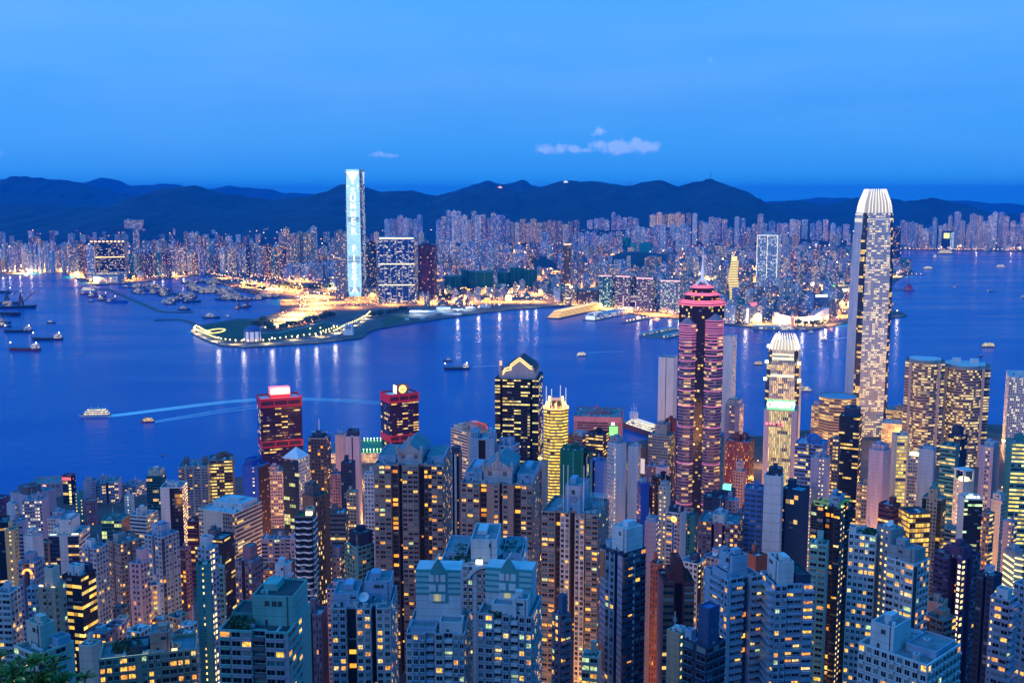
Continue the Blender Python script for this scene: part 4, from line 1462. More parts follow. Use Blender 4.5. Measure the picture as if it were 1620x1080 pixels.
mb.cyl(0, 0, 2.3, 0, .4, 20, 0)
mb.cyl(0, 0, .5, .4, .5, 8, 1)
o = mb.build("round_sign", [glow((1, .85, .1), 1.6), matte((.4, .3, .02), .6, 0)], r["root"], (.05 * r["wA"], -r["wB"] / 2 - .3, r["h"] - 5))
o.rotation_euler = (pi / 2, 0, 0)
ap("teal-grey block right of the round yellow sign", 1084, 1100, 1104, 816, 780, "w1 p1", "w1", "teal", lit=.2)
r = ap("broad brick T-shaped block with zigzag lit stair windows", 1105, 1168, 1177, 830, 640, "w1 W.6 d.3 p1 d.3 W.6 w1", "w1", "mauve", near=2, winlit=.3, dish=1, top=[(.36, .66, .0, .5, 6, "lroof")])
mb = MB()
for k in range(16):
    z = r["h"] - 9 - k * 3.1
    x_ = (-1.1 if k % 2 else 1.1) + .015 * r["wA"]
    mb.box(x_ - .55, x_ + .55, -r["wB"] / 2 - .2, -r["wB"] / 2 - .03, z, z + 1.2)
mb.build("stair_window", [glow((1, .72, .25), 2.2)], r["root"])
r = ap("maroon apartment tower with a stepped top and amber living rooms", 1041, 1050, 1099, 921, 440, "p1:mauve", "h1:brown p.12 k.9 p.12 h1:brown", "maroon", near=1, winlit=.4, fh=3.2, lit=.12, asp=1.2, roof="maroon",
       top=[(.1, .9, .38, .64, 9, "maroon"), (.2, .8, .2, .8, 4, "maroon")])
ap("red-brown narrow slab behind the maroon tower", 1029, 1045, 1049, 892, 520, "t1", "p1", "brick", lit=.03)
ap("tan blank-walled block with a line of green-white stair windows", 1055, 1075, 1089, 1002, 360, "p1", "s1 p1", "tan", roof="droof", top=[(.55, .95, .3, .8, 2, "lroof")])
r = ap("dark blue rounded block with a tall roof tank, bottom right of centre", 1081, 1118, 1148, 1024, 332, "W1 p.2 W1", "W1", "navy", near=1, winlit=.06, fh=3.2, roof="blue", top=[(.4, .85, .25, .8, 13, (.05, .09, .2)), (.02, .3, .05, .3, 4, "pblue")])
ap("white block with a dark dotted centre stripe behind the maroon tower", 1076, 1104, 1117, 892, 560, "w1", "s.9:black w1", "white", near=2, winlit=.1, dish=1, top=[(.5, .9, .1, .5, 5, "navy")])
lo("low wide white roofscape block behind the balcony towers", 1112, 1150, 1172, 888, 560, "w1", "w1", "lav", near=2, dish=1)
r = ap("white balcony tower with staggered roofs, left of the joined pair", 1115, 1152, 1206, 918, 405, "p.4 b.8 w.5", "p.25 b1 k.5 b.8", "pblue", near=1, winlit=.28, fh=3.05, roof="droof", dish=1, top=[(.25, .8, .25, .7, 9, "pblue"), (.3, .9, .02, .2, 3, "pblue")])
r = ap("white balcony tower with a sloped roof room, right of the joined pair", 1203, 1226, 1288, 926, 400, "b1", "w.8 b1 b.7", "pblue", near=1, winlit=.28, fh=3.05, roof="droof", top=[(.1, .8, .15, .55, 9, "white"), (.1, .9, .6, .95, 4, "navy")])
lo("small brick block with a dark roof behind the joined balcony towers", 1180, 1196, 1214, 880, 530, "p1", "p1", "brick", roof="droof")
# white core with blue glass wings
of("blue glass wing with pale floor bands left of the tall white core", 1178, 1207, 1211, 774, 650, "W1", "p1", "blue", glass=(.03, .07, .12), lit=.06, fh=3.3, near=0)
ap("tall blank white core tower with panel joints and a dish on top", 1209, 1236, 1240, 754, 640, "p1", "p1", "white", dish=1, roof="pblue", fh=6, top=[(.2, .95, .3, .9, 5, "navy")])
of("blue glass wing right of the tall white core", 1237, 1270, 1281, 777, 655, "d.3 g.6 g.6", "p1", "navy", glass=(.03, .07, .12), lit=.08, fh=3.3, roof="pblue")
ap("dark slab with a dotted edge line right of the blue glass wings", 1281, 1284, 1290, 772, 900, "s1", "p1", "grey")
r = ap("tall black tower with green-lit roof frames and lit top floors", 1283, 1330, 1346, 806, 520, "W1 k.8 b.5", "s1:dgrey b1", "black", near=1, winlit=.12, fh=3.1, roof="droof", top=[(.5, .85, .3, .8, 6, "pblue")])
mb = MB()
for (a0, b0, a1, b1) in ((-.45, -.5, .1, -.5), (-.3, -.1, .25, -.1), (.3, -.3, .5, .3), (.1, .25, .5, .25)):
    p, q = (a0 * r["wA"], b0 * r["wB"] + .5), (a1 * r["wA"], b1 * r["wB"] + .5)
    mb.beam((*p, r["zr"] + 3.2), (*q, r["zr"] + 3.2), .3)
    mb.beam((p[0], p[1] + 2, r["zr"] + 3.2), (q[0], q[1] + 2, r["zr"] + 3.2), .2)
    for t in (.1, .5, .9):
        x_, yy = p[0] + (q[0] - p[0]) * t, p[1] + (q[1] - p[1]) * t
        mb.beam((x_, yy, r["zr"]), (x_, yy, r["zr"] + 3.2), .25)
mb.build("roof_frame", [matte((.45, .6, .12), .6, .1)], r["root"])  # green of the roof lights painted into the frame colour
sub_box(r, "roof_light", .1, .5, .10, .14, .1, .9, [glow((.75, 1, .15), 3.0)])
sub_box(r, "roof_light", .75, .95, .5, .6, .1, .9, [glow((.75, 1, .15), 3.0)])
ap("teal-bayed lower wing at the foot of the tall black tower", 1281, 1308, 1312, 862, 500, "W1 W1", "p1", "pteal", near=2, winlit=.06)
# white apartments with the dotted grey core
ap("white apartment slab with teal and amber windows left of the dotted core", 1343, 1386, 1391, 848, 432, "w.5 w.5 W.5 w.4 W.6", "p1", "white", near=1, winlit=.3, fh=3.05, roof=(.03, .08, .03), top=[(.0, .25, .1, .5, 3, "white")])
ap("grey core tower with a zigzag of dotted lights", 1387, 1410, 1430, 838, 430, "p.4 s.6 s.6 p.2", "p1", "grey", fh=3.0, dish=1, roof="pblue", top=[])
ap("white apartment slab with a stained blank top right of the dotted core", 1403, 1446, 1471, 893, 418, "W.7 w.5 w.3 W.7", "d.3 w1", "white", near=1, winlit=.3, fh=3.05, top=[(.0, .95, .1, .8, 6, "grey")])
r = lo("white roof complex with stair box and dish, bottom right", 1358, 1468, 1520, 1052, 300, "w1", "w1", "white", near=1, winlit=.1, dish=1, top=[(.12, .46, .1, .6, 8, "white"), (.52, .95, .35, .95, 2, "pblue")])
r = ap("pink-brown apartment block with ribbed balconies below the purple tower", 1462, 1492, 1513, 982, 440, "k.5 W1", "W1", "taupe", near=1, winlit=.16, top=[(.3, .8, .3, .8, 4, "salmon")])
lo("lamp-lit tan house with a red gabled roof", 1464, 1492, 1500, 955, 490, "p1", "p1", "salmon", roof="maroon")
r = ap("purple tower with twin columns of bright stair windows", 1478, 1522, 1552, 884, 520, "b1 d.5 p.3", "L.45 p.2 d.5 w1", "purple", near=1, winlit=.06, fh=3.1, roof="droof", top=[(.5, .95, .1, .6, 6, "purple"), (.1, .6, .4, .9, 3, "purple")])
mb = MB()
for k in range(30):
    mb.box(r["wA"] / 2 - 1.9, r["wA"] / 2 - .6, -r["wB"] / 2 - .25, -r["wB"] / 2 - .03, r["h"] - 5 - k * 3.1, r["h"] - 3.4 - k * 3.1)
mb.build("stair_window", [glow((1, .85, .4), 2.2)], r["root"])
ap("dark blue slab with yellow stair dots and a dish right of the purple tower", 1545, 1572, 1586, 912, 460, "w1 d.4 w1", "s1 p.4", "navy", near=0, dish=1, top=[(.3, .7, .3, .7, 4, "pblue")])
ap("white balcony tower with glowing edge dots, bottom right", 1567, 1598, 1610, 950, 400, "s.3 W1", "b1", "lav", near=1, winlit=.15, top=[(.2, .8, .2, .8, 4, "white")])
ap("pale blue tower cut off by the right picture edge at the bottom", 1604, 1640, 1660, 932, 420, "w1", "w1", "pblue", near=1)
r = of("stepped block with slanting yellow light strips", 1589, 1606, 1619, 872, 800, "p1", "p1", "lgrey", top=[(.2, .8, .2, .8, 4, "pblue")])
mb = MB()
for k in range(7):
    z = r["h"] - 5 - k * 5
    mb.beam((-r["wA"] / 2, -r["wB"] / 2 - .4, z), (r["wA"] / 2, -r["wB"] / 2 - .4, z - 3.0), .55)
    mb.beam((r["wA"] / 2 + .4, -r["wB"] / 2, z), (r["wA"] / 2 + .4, r["wB"] / 2, z - 3.0), .55)
mb.build("light_strip", [glow((1, .85, .3), 1.7)], r["root"])
# --- right middle
of("dark red-brown block behind the black tower with green roof", 1390, 1412, 1425, 800, 760, "h1", "h1", "maroon", lit=.12, roof="pblue")
r = of("amber-lit glass block with a dark sloping roof edge", 1422, 1440, 1472, 812, 740, "G1", "G1", "brown", lit=.5, la=(1, .45, .05), lb=(1, .7, .15), glass=(.05, .03, .01), roof="navy", top=[])
ap("tall beige tower with green flanks and rows of small dark windows", 1459, 1490, 1497, 790, 800, "g.5:green w1.2:tan g.5:green", "g1:green", "tan", lit=.02, glass=(.01, .012, .012), top=[(.3, .75, .0, .6, 8, "tan"), (.42, .62, .1, .5, 12, "teal")])
of("low beige office right of the green-flanked tower", 1485, 1512, 1519, 838, 820, "h1", "p1", "cream", lit=.22)
r = of("slim white tower with an open frame top glowing yellow", 1509, 1524, 1541, 762, 900, "s1 p.6", "p1", "cream", fh=3.6, junk=0)
mb = MB()
a, b = r["wA"], r["wB"]
for (x0_, x1_, y0_, y1_) in ((-a / 2, -a / 2 + 1.2, -b / 2, -b / 2 + 1.2), (a / 2 - 1.2, a / 2, -b / 2, -b / 2 + 1.2), (-a / 2, -a / 2 + 1.2, b / 2 - 1.2, b / 2), (a / 2 - 1.2, a / 2, b / 2 - 1.2, b / 2)):
    mb.box(x0_, x1_, y0_, y1_, r["h"], r["h"] + 9)
mb.box(-a / 2, a / 2, -b / 2, b / 2, r["h"] + 9, r["h"] + 10.2)
mb.build("open_crown", [matte(C["white"], .7, .1)], r["root"])
sub_box(r, "crown_light", .25, .75, .25, .75, .2, 3.5, [glow((1, .78, .22), 5.0)])
r = of("dark green-lit glass slab with a white side wall and four roof lamps", 1516, 1526, 1555, 788, 780, "p1:white", "h1:black", "white", lit=.2, la=(.4, 1, .5), lb=(1, .9, .3), fh=3.6)
for i in range(4):
    mb = MB()
    mb.cyl((i - 1.5) * r["wB"] * .2, 0, .9, 0, 1.6, 8)
    mb.build("roof_lamp", [glow((.75, 1, .8), 6.0)], r["root"], (r["wA"] * .35, 0, r["zr"] + 1), pi / 2)
of("grey office with lit strips behind the dark green-lit slab", 1552, 1566, 1574, 812, 850, "w1", "H1", "taupe", lit=.45)
of("pale cream tower with a light roof block below the gold-lit glass tower", 1568, 1584, 1592, 792, 930, "p1", "w1", "cream", top=[(.1, .9, .1, .9, 6, "lroof")])
of("tall gold-lit glass tower at the right picture edge", 1592, 1602, 1640, 700, 960, "p1", "H1", "teal", lit=.6, la=(1, .7, .1), lb=(1, .85, .3), fh=4)
of("white narrow front with a glowing side line, near the right edge", 1587, 1602, 1610, 826, 860, "p.5 s.6", "h1", "lav", lit=.3)
of("teal office with lit lower floors between white frame tower and curved twin towers", 1488, 1512, 1518, 706, 950, "h1", "p1", "teal", lit=.3, roof="navy")
of("dark glass tower in front of the curved twin towers", 1499, 1520, 1531, 690, 1090, "g1", "g1", "navy", lit=.12, top=[(.2, .8, .2, .8, 9, "navy")])
of("pale blue tower with a column of lit rooms below the porthole tower", 1551, 1572, 1583, 708, 980, "p.7 o.6 p.4", "p1", "lav", lit=.4, roof="lroof", top=[(.2, .9, .2, .9, 5, "pblue")])
of("beige tower with a yellow-lit glass front", 1411, 1417, 1439, 688, 1050, "p1", "p.2 G1 p.2", "cream", lit=.8, la=(1, .6, .05), lb=(1, .8, .2))
r = of("white gridded office with a bright crown lamp row", 1437, 1457, 1459, 722, 1080, "o1", "p1", "white", lit=.25)
sub_box(r, "crown_light", .1, .9, .05, .2, .3, 5, [glow((1, .75, .3), 3.0)])
of("blank white slab right of the gridded office", 1454, 1478, 1481, 712, 1040, "p1", "p1", "pblue", top=[(.2, .9, .2, .9, 3, "pblue")])
of("white windowless block with a roof frame, left of the yellow-lit front", 1375, 1398, 1410, 714, 980, "p1", "p1", "lav", top=[(.1, .9, .15, .9, 6, "lav")])
r = of("dark banded tower with white fins and a flagpole", 1328, 1360, 1365, 660, 1070, "h1", "h1", "black", lit=.25, fh=4, top=[(.2, .9, .2, .9, 9, "navy")])
of("blue-grey framed office with a roof terrace beside the green-sign bank", 1258, 1302, 1310, 704, 1000, "h.7 G1", "p1", "blue", lit=.25, roof="pblue")
of("lavender blank slab with double columns of lit dots", 1283, 1310, 1314, 726, 900, "p1 s.4 s.4 p.4", "p1", "lav")
of("narrow lit glass slab between lavender slab and dark banded tower", 1313, 1327, 1330, 694, 1060, "o1", "p1", "dgrey", lit=.4)
of("low amber-lit office below the dark banded tower", 1356, 1376, 1384, 768, 1000, "O1", "O1", "tan", lit=.5)
ap("pink-lit tower with a stepped crown below the pink-lined skyscraper", 1160, 1176, 1181, 746, 950, "w1", "p1", "salmon", top=[(.2, .8, .2, .8, 9, "pink")])
r = of("low block with a teal-lit roof lantern", 1139, 1158, 1164, 776, 850, "w1", "p1", "navy")
sub_box(r, "roof_lantern", .2, .8, .1, .6, .2, 5, [glow((.15, 1, .65), 2.2)])
of("dark purple office right of the pink-lined skyscraper", 1148, 1186, 1194, 700, 1160, "t1", "t1", "maroon", lit=.2)
of("blue-dark block in front of the pink-lined skyscraper's base", 1113, 1142, 1148, 788, 780, "w1 p1", "w1", "navy", lit=.08)
ap("white block with window dots right of the blue-dark block", 1145, 1164, 1170, 792, 790, "p.6 w.8", "w1", "lav")
lo("brown low block with lit windows right of the white dotted block", 1164, 1182, 1190, 812, 800, "o1", "o1", "brick", lit=.3)
of("blue-grey stepped office with a bright roof lamp beside the pink-lined skyscraper", 1026, 1060, 1068, 690, 1290, "o1", "o1", "grey", lit=.16, top=[(.25, .8, .2, .8, 14, "grey")])
of("red-brown slim tower between stepped office and pink-lined skyscraper", 1052, 1064, 1070, 664, 1330, "w1", "p1", "maroon")
r = of("dark hotel block with a lit white poster", 1012, 1022, 1028, 708, 1330, "p1", "p1", "brown")
sub_box(r, "poster", .15, .85, -.06, -.01, -34, -14, [glow((1, .82, .75), .7)])
lo("mauve-brown block before the blue-grey stepped office", 1020, 1034, 1044, 738, 1060, "w1", "w1", "mauve")
lo("pale lavender block beside the mauve-brown block", 1038, 1052, 1060, 740, 1030, "p1", "w1", "lav")
of("blue glass office between white slab and stepped office", 994, 1010, 1014, 706, 1120, "p1", "w1", "pblue", roof="pblue")
of("dark-roofed glass office with lit floors beside the netted green tower", 927, 954, 963, 688, 1230, "H1", "h1", "black", lit=.4, roof="navy")
of("mauve banded block with a pale blue roof left of the dark-roofed office", 899, 922, 936, 690, 1260, "h1", "h1", "mauve", lit=.1, roof="pblue", top=[(.2, .8, .2, .8, 4, "pblue")])
of("green netted tower under construction", 886, 920, 926, 713, 1000, "p1 p.1:teal p.6", "p1", (.005, .14, .085), fh=6, kind="netted_tower", junk=1)
of("dark green lower wing of the netted construction site", 920, 932, 938, 716, 1010, "v1", "p1", (.01, .07, .06))
of("plain navy slab with one lit dot behind the white window-grid slab", 934, 955, 961, 730, 960, "p.2:teal d.3 p1", "p1", "blue")
of("narrow pink block at the left foot of the pink-lined skyscraper", 1068, 1076, 1080, 812, 760, "w1", "p1", "pink")
# ------------------------------------------------------------------ landmark towers on the island's waterfront
def zat(py, d, px=810):
    return at_depth(px, py, d).z


def reg(n, r, rot=0.0, cx=0.0, cy=0.0):
    return [(cx + r * cos(2 * pi * i / n + rot), cy + r * sin(2 * pi * i / n + rot)) for i in range(n)]


def chamf(w, d, c, inset=0.0):
    a, b = w / 2, d / 2
    return [(-a + c, -b), (a - c, -b), (a, -b + c), (a, b - c), (a - c, b), (-a + c, b), (-a, b - c), (-a, -b + c)]


def plan_tower(kind, label, cat, x0, x1, yt, d, plan, style, col, fh=3.8, zb=5.0, rot=None, yr=None, lit=None, la=None, lb=None, st=None, roof="roof", glass=GLASS, styles=None, group=None):
    """A tower on a plan polygon given in units of its half width (front at y=-1)."""
    L, R = at_depth(x0, yt, d), at_depth(x1, yt, d)
    hw = (R.x - L.x) / 2
    zt = L.z
    kx = (d + hw) / d
    root = empty(kind, label, cat, ((L.x + R.x) / 2 * kx, d + hw, zb), -atan(((x0 + x1) / 2 - 810) / FPX) if rot is None else rot, group)
    FOOT.append((root.location.x, root.location.y, hw * 1.1, zt, label))
    P = [(p[0] * hw, p[1] * hw) for p in plan]
    wall = C[col] if isinstance(col, str) else col
    mats = [facade(style, wall, glass, lit, st, la, lb), matte(C[roof], .9, .3, .2)]
    sides = None
    if styles:
        sides = []
        for s in styles:
            lt, cc = s if isinstance(s, tuple) else (s, wall)
            mm = facade(lt, C[cc] if isinstance(cc, str) else cc, glass, lit if lt == style else None)
            if mm not in mats:
                mats.append(mm)
            sides.append(mats.index(mm))
    mb = MB()
    mb.prism(P, 0, zt - zb, 0, cap=1, cell=(ST[style]["cw"], fh), mats=sides)
    mb.build("walls", mats, root)
    mb = MB()
    for p, q in zip(P, P[1:] + P[:1]):
        a, b = Vector(p), Vector(q)
        e = (b - a).normalized()
        nn = Vector((-e.y, e.x)) * .6
        mb.prism([tuple(a), tuple(b), tuple(b + nn), tuple(a + nn)], zt - zb - .02, zt - zb + 1.3, 0)
    mb.build("parapet", [facade("p", wall)], root)
    return dict(root=root, hw=hw, h=zt - zb, zb=zb, zr=zt - zb, P=P, wA=2 * hw, wB=2 * hw)


ST["i"] = dict(cw=1.7, ww=0.86, wh=0.56, lit=0.3, st=1.5, a=YEL, b=WHT, cur=0.0, cl=2, jt=.1)
SILVER = (0.60, 0.61, 0.66)


def crown_tower(label, x0, xm, x1, yref, d, secs, fins, stA, stB, glow_st, frac=1.0):
    c, beta, wA, wB = solve(x0, xm, x1, yref, d, 1.0)
    ctr = (c.x - wA / 2 * cos(beta) + wB / 2 * sin(beta), c.y + wA / 2 * sin(beta) + wB / 2 * cos(beta))
    root = empty("skyscraper", label, "skyscraper", (ctr[0], ctr[1], 5), -beta)
    FOOT.append((ctr[0], ctr[1], wA * .6, 400, label))
    base = facade("v", SILVER, (.10, .12, .17), .07, 1.0)
    mats = [facade(stA[0], stA[1], stA[2], stA[3], stA[4]), facade(stB[0], stB[1], stB[2], stB[3], stB[4], (1, .60, .10), (1, .80, .36)), facade("p", (.2, .2, .24)), matte(C["droof"]), facade("g", (.08, .09, .11), (.02, .03, .05), .2, 1.2)]
    sides = [0, 4, 1, 4, 0, 4, 1, 4]
    mb = MB()
    fm = MB()
    for (z0, z1, s0, s1) in secs:
        a = chamf(wA * s0, wB * s0, wA * s0 * .13)
        b = chamf(wA * s1, wB * s1, wA * s1 * .13)
        mb.prism(a, z0 - 5, z1 - 5, 0, cap=3, top=b, cell=(2.6, 3.9), mats=sides)
        # upright fins on the four broad sides
        for (side, n) in ((0, fins), (2, fins)):
            for i in range(n):
                t = (i + .5) / n
                p0 = Vector(a[side]).lerp(Vector(a[side + 1]), t)
                p1 = Vector(b[side]).lerp(Vector(b[side + 1]), t)
                no = Vector((0, -1)) if side == 0 else Vector((1, 0))
                ta = Vector((1, 0)) if side == 0 else Vector((0, 1))
                q0, q1 = p0 + no * .7, p1 + no * .7
                r0, r1 = ta * .32, ta * .32
                fm.face(((*(q0 - r0), z0 - 5), (*(q0 + r0), z0 - 5), (*(q1 + r1), z1 - 5), (*(q1 - r1), z1 - 5)), 0)
                fm.face(((*(p0 + r0), z0 - 5), (*(q0 + r0), z0 - 5), (*(q1 + r1), z1 - 5), (*(p1 + r1), z1 - 5))[::-1], 0)
                fm.face(((*(p0 - r0), z0 - 5), (*(q0 - r0), z0 - 5), (*(q1 - r1), z1 - 5), (*(p1 - r1), z1 - 5)), 0)
    mb.build("walls", mats, root)
    fm.build("facade_fins", [facade("p", (.62, .63, .67))], root)
    return root, wA, wB


z_ = lambda y: zat(y, 1690)
root, wA, wB = crown_tower("tallest skyscraper on the near shore, silver with a glowing curved claw crown", 1342, 1360, 1415, 450, 1690,
                           [(5, z_(500), 1.0, 1.0), (z_(500), z_(418), .985, .98), (z_(418), z_(372), .95, .93), (z_(372), z_(337), .90, .84)], 17,
                           ("v", (.78, .77, .82), (.50, .52, .60), .05, 1.0), ("i", (.58, .58, .62), (.22, .26, .34), .46, 1.7), 3)  # left face painted lighter, putting the western sky glow into its colour
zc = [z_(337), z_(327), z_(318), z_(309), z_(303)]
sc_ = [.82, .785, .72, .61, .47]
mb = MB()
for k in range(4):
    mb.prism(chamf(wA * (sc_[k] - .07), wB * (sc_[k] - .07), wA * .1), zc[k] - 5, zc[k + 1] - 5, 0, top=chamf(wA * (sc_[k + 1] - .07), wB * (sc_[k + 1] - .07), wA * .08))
mb.build("crown_core", [glow((1, .80, .48), .30)], root)  # crown surfaces emit their own glow in place of floodlighting
mb = MB()
for side in range(4):
    for i in range(7):
        t = (i + .5) / 7 - .5
        pr = None
        for k in range(5):
            s = sc_[k] + (.03 if k == 4 else 0)
            u, v = t * wA * s * .8, -wB * s / 2
            x_, y_ = [(u, v), (-v, u), (-u, -v), (v, -u)][side]
            p = (x_, y_, zc[k] - 5 + (4 if k == 4 else 0))
            if pr:
                mb.beam(pr, p, .6)
            pr = p
mb.build("crown_claw", [glow((1, .92, .78), 1.15)], root)
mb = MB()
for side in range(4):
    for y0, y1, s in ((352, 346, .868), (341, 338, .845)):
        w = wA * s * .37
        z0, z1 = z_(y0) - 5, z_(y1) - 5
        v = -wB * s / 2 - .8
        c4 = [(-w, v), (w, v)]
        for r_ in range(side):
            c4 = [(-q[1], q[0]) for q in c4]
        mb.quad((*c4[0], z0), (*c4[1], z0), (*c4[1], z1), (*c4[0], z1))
mb.build("glowing_band", [glow((1, .88, .6), .8)], root)  # bands glow by themselves, standing in for floodlit wall
z2 = lambda y: zat(y, 1550)
root, wA, wB = crown_tower("shorter silver tower with a glowing fin crown, behind the green-sign bank", 1209, 1263, 1267, 640, 1550,
                           [(5, z2(604), 1.0, 1.0), (z2(604), z2(575), .95, .95), (z2(575), z2(556), .87, .87)], 13,
                           ("v", (.50, .50, .42), (.10, .12, .12), .42, 1.4), ("v", (.40, .40, .38), (.05, .06, .08), .4, 1.3), 3)
zc = [z2(556), z2(550), z2(543), z2(533)]
sc_ = [.84, .80, .72, .55]
mb = MB()
for k in range(2):
    mb.prism(chamf(wA * (sc_[k] - .1), wB * (sc_[k] - .1), 4), zc[k] - 5, zc[k + 1] - 5, 0, top=chamf(wA * (sc_[k + 1] - .1), wB * (sc_[k + 1] - .1), 4))
mb.build("crown_core", [glow((1, .84, .5), .5)], root)  # emission stands in for the light thrown on the crown
mb = MB()
for side in range(4):
    for i in range(8):
        t = (i + .5) / 8 - .5
        pr = None
        for k in range(4):
            u, v = t * wA * sc_[k] * .95, -wB * sc_[k] / 2
            x_, y_ = [(u, v), (-v, u), (-u, -v), (v, -u)][side]
            p = (x_, y_, zc[k] - 5)
            if pr:
                mb.beam(pr, p, .5)
            pr = p
mb.build("crown_claw", [glow((1, .9, .68), 1.2)], root)
mb = MB()
for (y, s) in ((604, .99), (577, .94), (552, .86)):
    for sx in (-1, 1):
        mb.box(sx * wA * s / 2 - 2.2, sx * wA * s / 2 + 2.2, -wB * s / 2 - 1.5, -wB * s / 2 + 3, z2(y) - 5, z2(y) - 1)
mb.build("corner_floodlight", [glow((1, .9, .55), 5.0)], root)
mb = MB()
for y0, y1, s in ((571, 567, .87), (564, 561, .87), (598, 594, .95)):
    mb.box(-wA * s * .36, wA * s * .36, -wB * s / 2 - .9, -wB * s / 2 - .5, z2(y0) - 5, z2(y1) - 5)
mb.build("glowing_band", [glow((.95, .95, .6), 1.1)], root)  # self-glowing strips in place of wall lit by floodlights
# star-plan tower with pink light lines
D_ = 1250
zz = lambda y: zat(y, D_)
cx = at_depth(1108, 600, D_ + 24).x
root = empty("skyscraper", "dark star-plan skyscraper outlined with pink light lines under a white spire", "skyscraper", (cx, D_ + 27, 5), radians(-10))
FOOT.append((cx, D_ + 27, 32, 290, "pink-lined skyscraper"))
root.scale = (1.17, 1.17, 1)
zr = zz(484) - 5
DK = facade("k", (.10, .05, .08), (.03, .03, .06), .25, 1.3, (1, .55, .08), (1, .75, .25))
PR = facade("h", (.30, .20, .28), (.03, .03, .07), .14, 1.1)
mb = MB()
mb.prism(reg(8, 25, pi / 8), 0, zr, 0, cap=1, cell=(3, 3.9))
mb.build("walls", [DK, matte(C["droof"])], root)
lines = [500, 503.5, 507, 510.5, 514, 517.5, 521, 524.5, 528, 532, 536, 541, 546.5, 553, 562, 571, 582, 598, 618, 642, 675, 733, 797]
for ang, r_, off, yt in ((-pi / 2 - .62, 22.5, 9.5, 509), (-pi / 2 + .62, 21.5, 10.5, 502), (pi / 2 - .62, 22, 9.5, 505), (pi / 2 + .62, 22, 9.5, 505)):
    px_, py_ = r_ * cos(ang), r_ * sin(ang)
    mb = MB()
    hz = zz(yt + 4) - 5
    sq = reg(8, off, pi / 8, px_, py_)
    mb.prism(sq, 0, hz, 0, cap=1, cell=(3, 3.9))
    for k, (s0, s1) in enumerate(((1, .75), (.75, .5), (.5, .2))):
        mb.prism(reg(8, off * s0, pi / 8, px_, py_), hz + k * 2.6, hz + k * 2.6 + 2.6, 1, top=reg(8, off * s1, pi / 8, px_, py_))
    mb.cyl(px_, py_, .3, hz + 7.8, hz + 12, 5, 1)
    pr = mb.build("corner_prism", [PR, facade("p", (.4, .25, .3))], root)
    for y in lines:
        mb = MB()
        if y < yt + 2:
            continue
        z = zz(y) - 5
        if z < 2:
            continue
        th = .30
        P = reg(8, off + .5, pi / 8, px_, py_)
        for p, q in zip(P, P[1:] + P[:1]):
            mb.quad((*p, z), (*q, z), (*q, z + th * 2), (*p, z + th * 2))
        mb.face([(*p, z + th * 2) for p in P])
        mb.build("light_line", [glow((1, .17, .42), 1.0)], pr)
tz = zr
tiers = [(26.5, 26, 0, 2), (25.5, 20, 2, 6), (19.5, 19, 6, 11.5), (19.8, 14, 11.5, 14.5), (13.5, 12.5, 14.5, 20), (13, 8, 20, 23.5)]
for k, (r0, r1, a, b) in enumerate(tiers):
    mb = MB()
    mb.prism(reg(8, r0, pi / 8), tz + a, tz + b, 0, top=reg(8, r1, pi / 8), cell=(3, 3))
    o = mb.build("crown_tier", [facade("p", (.45, .10, .14)) if k not in (2, 4) else facade("k", (.25, .05, .08), (.03, .02, .04), .3)], root)
    if k not in (2, 4):
        mb = MB()
        for j in range(3 if k else 1):
            t = (j + .5) / 3
            r_ = r0 + (r1 - r0) * t + .5
            z = tz + a + (b - a) * t
            P = reg(8, r_, pi / 8)
            for p, q in zip(P, P[1:] + P[:1]):
                mb.quad((*p, z - .3), (*q, z - .3), (*q, z + .5), (*p, z + .5))
        mb.build("light_line", [glow((1, .14, .22), 1.9)], o)
mb = MB()
zt_ = tz + 23.5
for i in range(4):
    a = pi / 4 + i * pi / 2
    mb.beam((9 * cos(a), 9 * sin(a), zt_), (0, 0, zt_ + 9), .7)
mb.cyl(0, 0, 1.6, zt_ + 3, zt_ + 12, 8, 0)
mb.cyl(0, 0, 2.2, zt_ + 12, zt_ + 26, 8, 0, .7)
mb.cyl(0, 0, .5, zt_ + 26, zt_ + 46, 6, 0, .2)
mb.build("spire", [glow((.75, .80, 1.0), .35, base=(.7, .7, .75))], root)  # shaft emits faintly, the light on it put into the material
# green-sign bank
r = of("bank tower with fin-lined glass, pale side piers and a green roof sign", 1209, 1261, 1264, 650, 1150, "p.75:lav v3.4:lgrey p.75:lav", "p1:lav", "lav", lit=.6, la=(1, .68, .12), lb=(1, .85, .4), glass=(.03, .03, .06), top=[], junk=0, fh=4)
mb = MB()
for i in range(14):
    x_ = (-.5 + .155 + .69 * i / 13) * r["wA"]
    mb.box(x_ - .22, x_ + .22, -r["wB"] / 2 - .9, -r["wB"] / 2 - .02, 2, r["h"] - 2)
mb.build("facade_fins", [facade("p", (.5, .46, .42))], r["root"])
mb = MB()
mb.box(-r["wA"] * .42, r["wA"] * .42, -1.2, 0, 0, 11.5)
s = mb.build("sign", [glow((.10, .95, .28), 1.0)], r["root"], (0, -r["wB"] / 2 - .1, r["h"] + .2))
mb = MB()
mb.cyl(0, 0, 3.6, 0, .3, 20, 0)
mb.cyl(0, 0, 2.4, .3, .35, 3, 1)
o = mb.build("emblem", [glow((1, .9, .85), 1.6), glow((.9, .25, .15), 1.0)], s, (-r["wA"] * .33, -1.3, 5.8))
o.rotation_euler = (pi / 2, 0, 0)
for i, ch in enumerate("農業銀行"):
    lettering(ch, 7.4, glow((1, 1, 1), 3.5), s, (r["wA"] * (-.15 + .165 * i), -1.5, 5.8), ext=.2, bold=.12)
